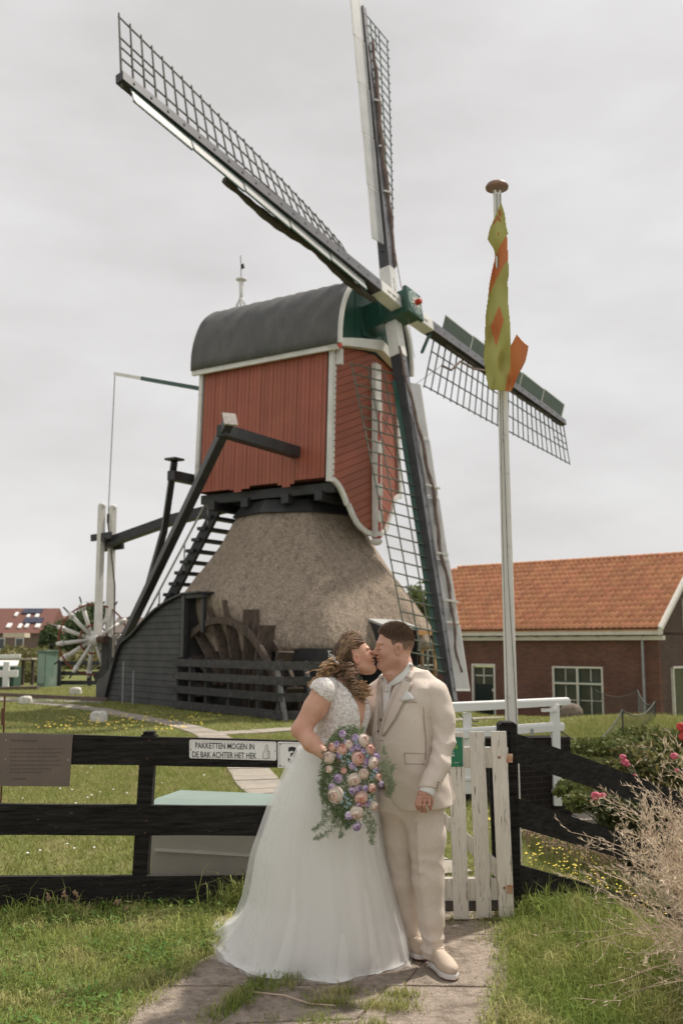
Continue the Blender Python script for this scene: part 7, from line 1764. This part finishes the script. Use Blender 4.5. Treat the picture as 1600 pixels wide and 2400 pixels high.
# ================================================================ THE BOUQUET (held by the bride)
QY=5.16
bq=empty('bouquet',Vector(at(825,1790,QY)),'cascading wedding bouquet of peach roses, lilac blooms and ferns in the bride\'s hand','bouquet')
PEA_I=mat('rose_coral_heart',(.72,.30,.24),(.78,.42,.34),rough=.6,raw=True); PEA_O=mat('rose_peach_petal',(.84,.62,.54),(.80,.54,.46),rough=.6,raw=True,scale=40,island=.14); CRM=mat('rose_cream_petal',(.84,.76,.66),(.82,.68,.59),rough=.6,raw=True,scale=40,island=.14)
LI_I=mat('lilac_deep_heart',(.36,.22,.46),(.44,.3,.55),rough=.6,raw=True); LI_O=mat('lilac_petal',(.64,.52,.72),(.70,.60,.76),rough=.6,raw=True,scale=40,island=.16)
def rosemesh(name,mats,seed,open_=1.0):
    r=random.Random(seed); b=MB(); ga=2.39996
    for k in range(19):
        f=k/18; th0=.06+1.25*f*(.8+.2*open_); a0=k*ga; wid=.95-.15*f; Rk=.60+.36*f+.05*(k%3); rows=[]
        for i in range(5):
            u=i/4; row=[]
            for j in range(6):
                v=(j/5-.5)*2; an=a0+v*wid*(1.0 if f>.3 else 1.4); th=th0+(1-u)*1.25*(.35+.65*f)+.10*v*v*u
                lift_=Rk*(1+.10*u*u*open_*f)+.025*math.cos(v*3+k)*u
                row.append(V(math.cos(an)*math.sin(th)*lift_,math.sin(an)*math.sin(th)*lift_,math.cos(th)*lift_*.95))
            rows.append(row)
        b.cur=0 if f<.33 else 1; b.grid(rows)
    o=b.build(name,mats,None,smooth=True); me=o.data; bpy.data.objects.remove(o); return me
PE1=rosemesh('rose',[PEA_I,PEA_O],1); PE2=rosemesh('rose',[PEA_O,CRM],2,.7); LI1=rosemesh('lilac_bloom',[LI_I,LI_O],3,1.1)
def bq_at(cx,cy): return (730+cx*.12755,1700+cy*.12755)
def surfY(px,py):
    dx=(px-818)/75; dy_=(py-1820)/135; r=min(1,dx*dx+dy_*dy_); return QY-.095*math.sqrt(max(0,1-r))+.02+ .0002*(py-1800)
ROS=[(380,400,60,1),(565,430,75,1),(325,580,85,2),(960,270,85,2),(1070,440,75,1),(860,600,95,1),(1125,690,80,2),(790,1000,95,2),(445,1270,110,2),(915,1335,95,1),(830,1600,95,2),(960,880,75,2),(690,350,60,2),(1110,1150,60,1),(320,800,50,2),(1150,1480,60,2),(590,830,45,1),(1225,950,45,1)]
LIL=[(565,155,65),(805,230,65),(465,350,60),(740,430,60),(850,400,60),(510,540,60),(945,480,55),(760,740,70),(990,660,60),(1190,580,60),(1130,490,45),(490,970,75),(370,1130,60),(750,1190,65),(850,1150,60),(985,1155,55),(1010,1430,60),(870,1460,50),(690,1660,75),(830,1850,75),(1170,810,50),(1280,1075,50),(630,310,45),(985,745,40)]
def flower(me,name,cx,cy,r,mt=None):
    px,py=bq_at(cx,cy); y=surfY(px,py)-.012; p=at(px,py,y); o=bpy.data.objects.new(name,me); COL.objects.link(o); o.parent=bq; o.location=p-root_off(bq)
    rr=r*.12755*.00222*.98; o.scale=(rr,rr,rr*1.05)
    nx_=(px-818)/90+random.gauss(0,.18); nz=-(py-1800)/190+random.gauss(0,.2)
    d=V(nx_,-1,nz+.1).normalized(); o.rotation_euler=d.to_track_quat('Z','X').to_euler(); return o
random.seed(9)
for cx,cy,r,t in ROS: flower(PE1 if t==1 else PE2,'rose',cx,cy,r*1.36)
for cx,cy,r in LIL: flower(LI1,'lilac_bloom',cx,cy,r*1.08)
# small blue star flowers
BLU=mat('pale_blue_petal',(.30,.46,.56),(.40,.55,.62),rough=.6,raw=True)
def star(n_cl=0):
    b=MB()
    for i in range(5):
        a=i*2*PI/5; d=V(math.cos(a),math.sin(a),0); e=V(-math.sin(a),math.cos(a),0); b.add([V(0,0,0),d*.6+e*.25,d*1.0+V(0,0,.15),d*.6-e*.25],[(0,1,2,3)])
    o=b.build('blue_star',BLU,None); me=o.data; bpy.data.objects.remove(o); return me
BS=star()
for cx,cy,n in ((560,570,3),(700,540,4),(670,665,5),(830,340,4),(860,260,3),(1000,520,5),(1040,580,3),(1160,840,5),(1100,960,4),(610,1290,5),(560,1390,4),(620,1480,4),(690,1400,5),(1090,1370,5),(820,820,3),(540,620,3)):
    for i in range(n):
        px,py=bq_at(cx+random.gauss(0,26),cy+random.gauss(0,26)); o=bpy.data.objects.new('blue_star',BS); COL.objects.link(o); o.parent=bq; o.location=at(px,py,surfY(px,py)-.030)-root_off(bq); s=.0068*random.uniform(.8,1.2); o.scale=(s,s,s); o.rotation_euler=V(random.gauss(0,.4),-1,random.gauss(0,.4)).to_track_quat('Z','X').to_euler()
# ferns and filler greenery
FERN=mat('asparagus_fern',(.19,.24,.14),(.29,.34,.22),rough=.7,island=.35,trans=.2,raw=True,scale=30); DKG=mat('bouquet_dark_leaf',(.08,.13,.05),(.16,.21,.10),rough=.6,island=.3,trans=.15,raw=True,scale=30)
vs=[];fs=[]
def leafq(p,d,w,up):
    k=len(vs); s=d.cross(up)
    if s.length<1e-6: s=d.orthogonal()
    s=s.normalized()*w; vs.extend([p,p+d*.5+s,p+d,p+d*.5-s]); fs.append((k,k+1,k+2,k+3))
def frond(pts,n,ll,w):
    P=[Vector(p) for p in pts]
    for i in range(n):
        t=i/n*(len(P)-1); k=min(int(t),len(P)-2); p=P[k].lerp(P[k+1],t-k); tan=(P[k+1]-P[k]).normalized()
        s=1-.6*i/n
        for j in range(4):
            d=(tan*random.uniform(.2,.9)+V(random.gauss(0,.6),random.gauss(0,.35),random.gauss(0,.6))).normalized()*ll*s*random.uniform(.5,1.5)
            q=p+d
            leafq(p,d,w*.35,V(0,-1,0))
            for m_ in range(5): leafq(p+d*random.uniform(.3,1),(d.normalized()+V(random.gauss(0,.7),random.gauss(0,.4),random.gauss(0,.7))).normalized()*ll*.26,w*.8,V(0,-1,0))
def F(cx,cy,dy=0): px,py=bq_at(cx,cy); return at(px,py,QY+.02+dy)
for a in (([(500,1500),(300,1700),(150,1850),(40,1930)],28,.014),([(520,1700),(330,1950),(180,2040),(50,2085)],26,.013),([(560,1650),(520,1850),(560,2000),(530,2040)],18,.013),([(420,1300),(280,1550),(230,1650)],16,.015),([(980,1600),(1040,1800),(1080,2000),(1120,2180)],30,.015),([(1000,1500),(1090,1700),(1140,1850),(1150,1980)],22,.014),
          ([(350,700),(250,900),(200,1100),(220,1400)],30,.019),([(320,850),(220,1000),(190,1200),(240,1430)],28,.018),([(1250,650),(1400,800),(1450,1000),(1420,1250)],34,.020),([(1280,500),(1320,460),(1330,480)],10,.014),([(1200,800),(1380,1000),(1480,1100),(1400,1300)],28,.018),([(1250,700),(1470,720),(1480,800)],16,.015),([(700,200),(740,80),(760,60)],12,.014),([(850,200),(880,80),(930,60)],14,.015),([(480,250),(420,220),(380,240)],10,.012),([(560,250),(520,300),(500,320)],8,.012),([(640,1500),(700,1650),(640,1900)],16,.015),([(450,1500),(470,1650),(420,1760)],16,.016)):
    frond([F(*p,dy=.01) for p in a[0]],a[1],a[2]*2.1,.0015)
raw_mesh('fern',np.array([tuple(v) for v in vs]),np.array(fs),FERN,parent=bq,kind='stuff')
vs=[];fs=[]
for i in range(3600):
    a=random.uniform(0,6.28); r=random.uniform(0,1)**.45; px=815+math.cos(a)*r*62; py=1818+math.sin(a)*r*118
    if py>1870: px=815+(px-815)*(1-(py-1870)/120)
    y=surfY(px,py)+random.uniform(-.004,.05); p=at(px,py,y); d=V(random.gauss(0,1),random.gauss(-.5,.5),random.gauss(-.3,1)).normalized(); leafq(p,d*random.uniform(.014,.034),random.uniform(.001,.0038),V(0,-1,0))
raw_mesh('leaves',np.array([tuple(v) for v in vs]),np.array(fs),DKG,parent=bq,kind='stuff')
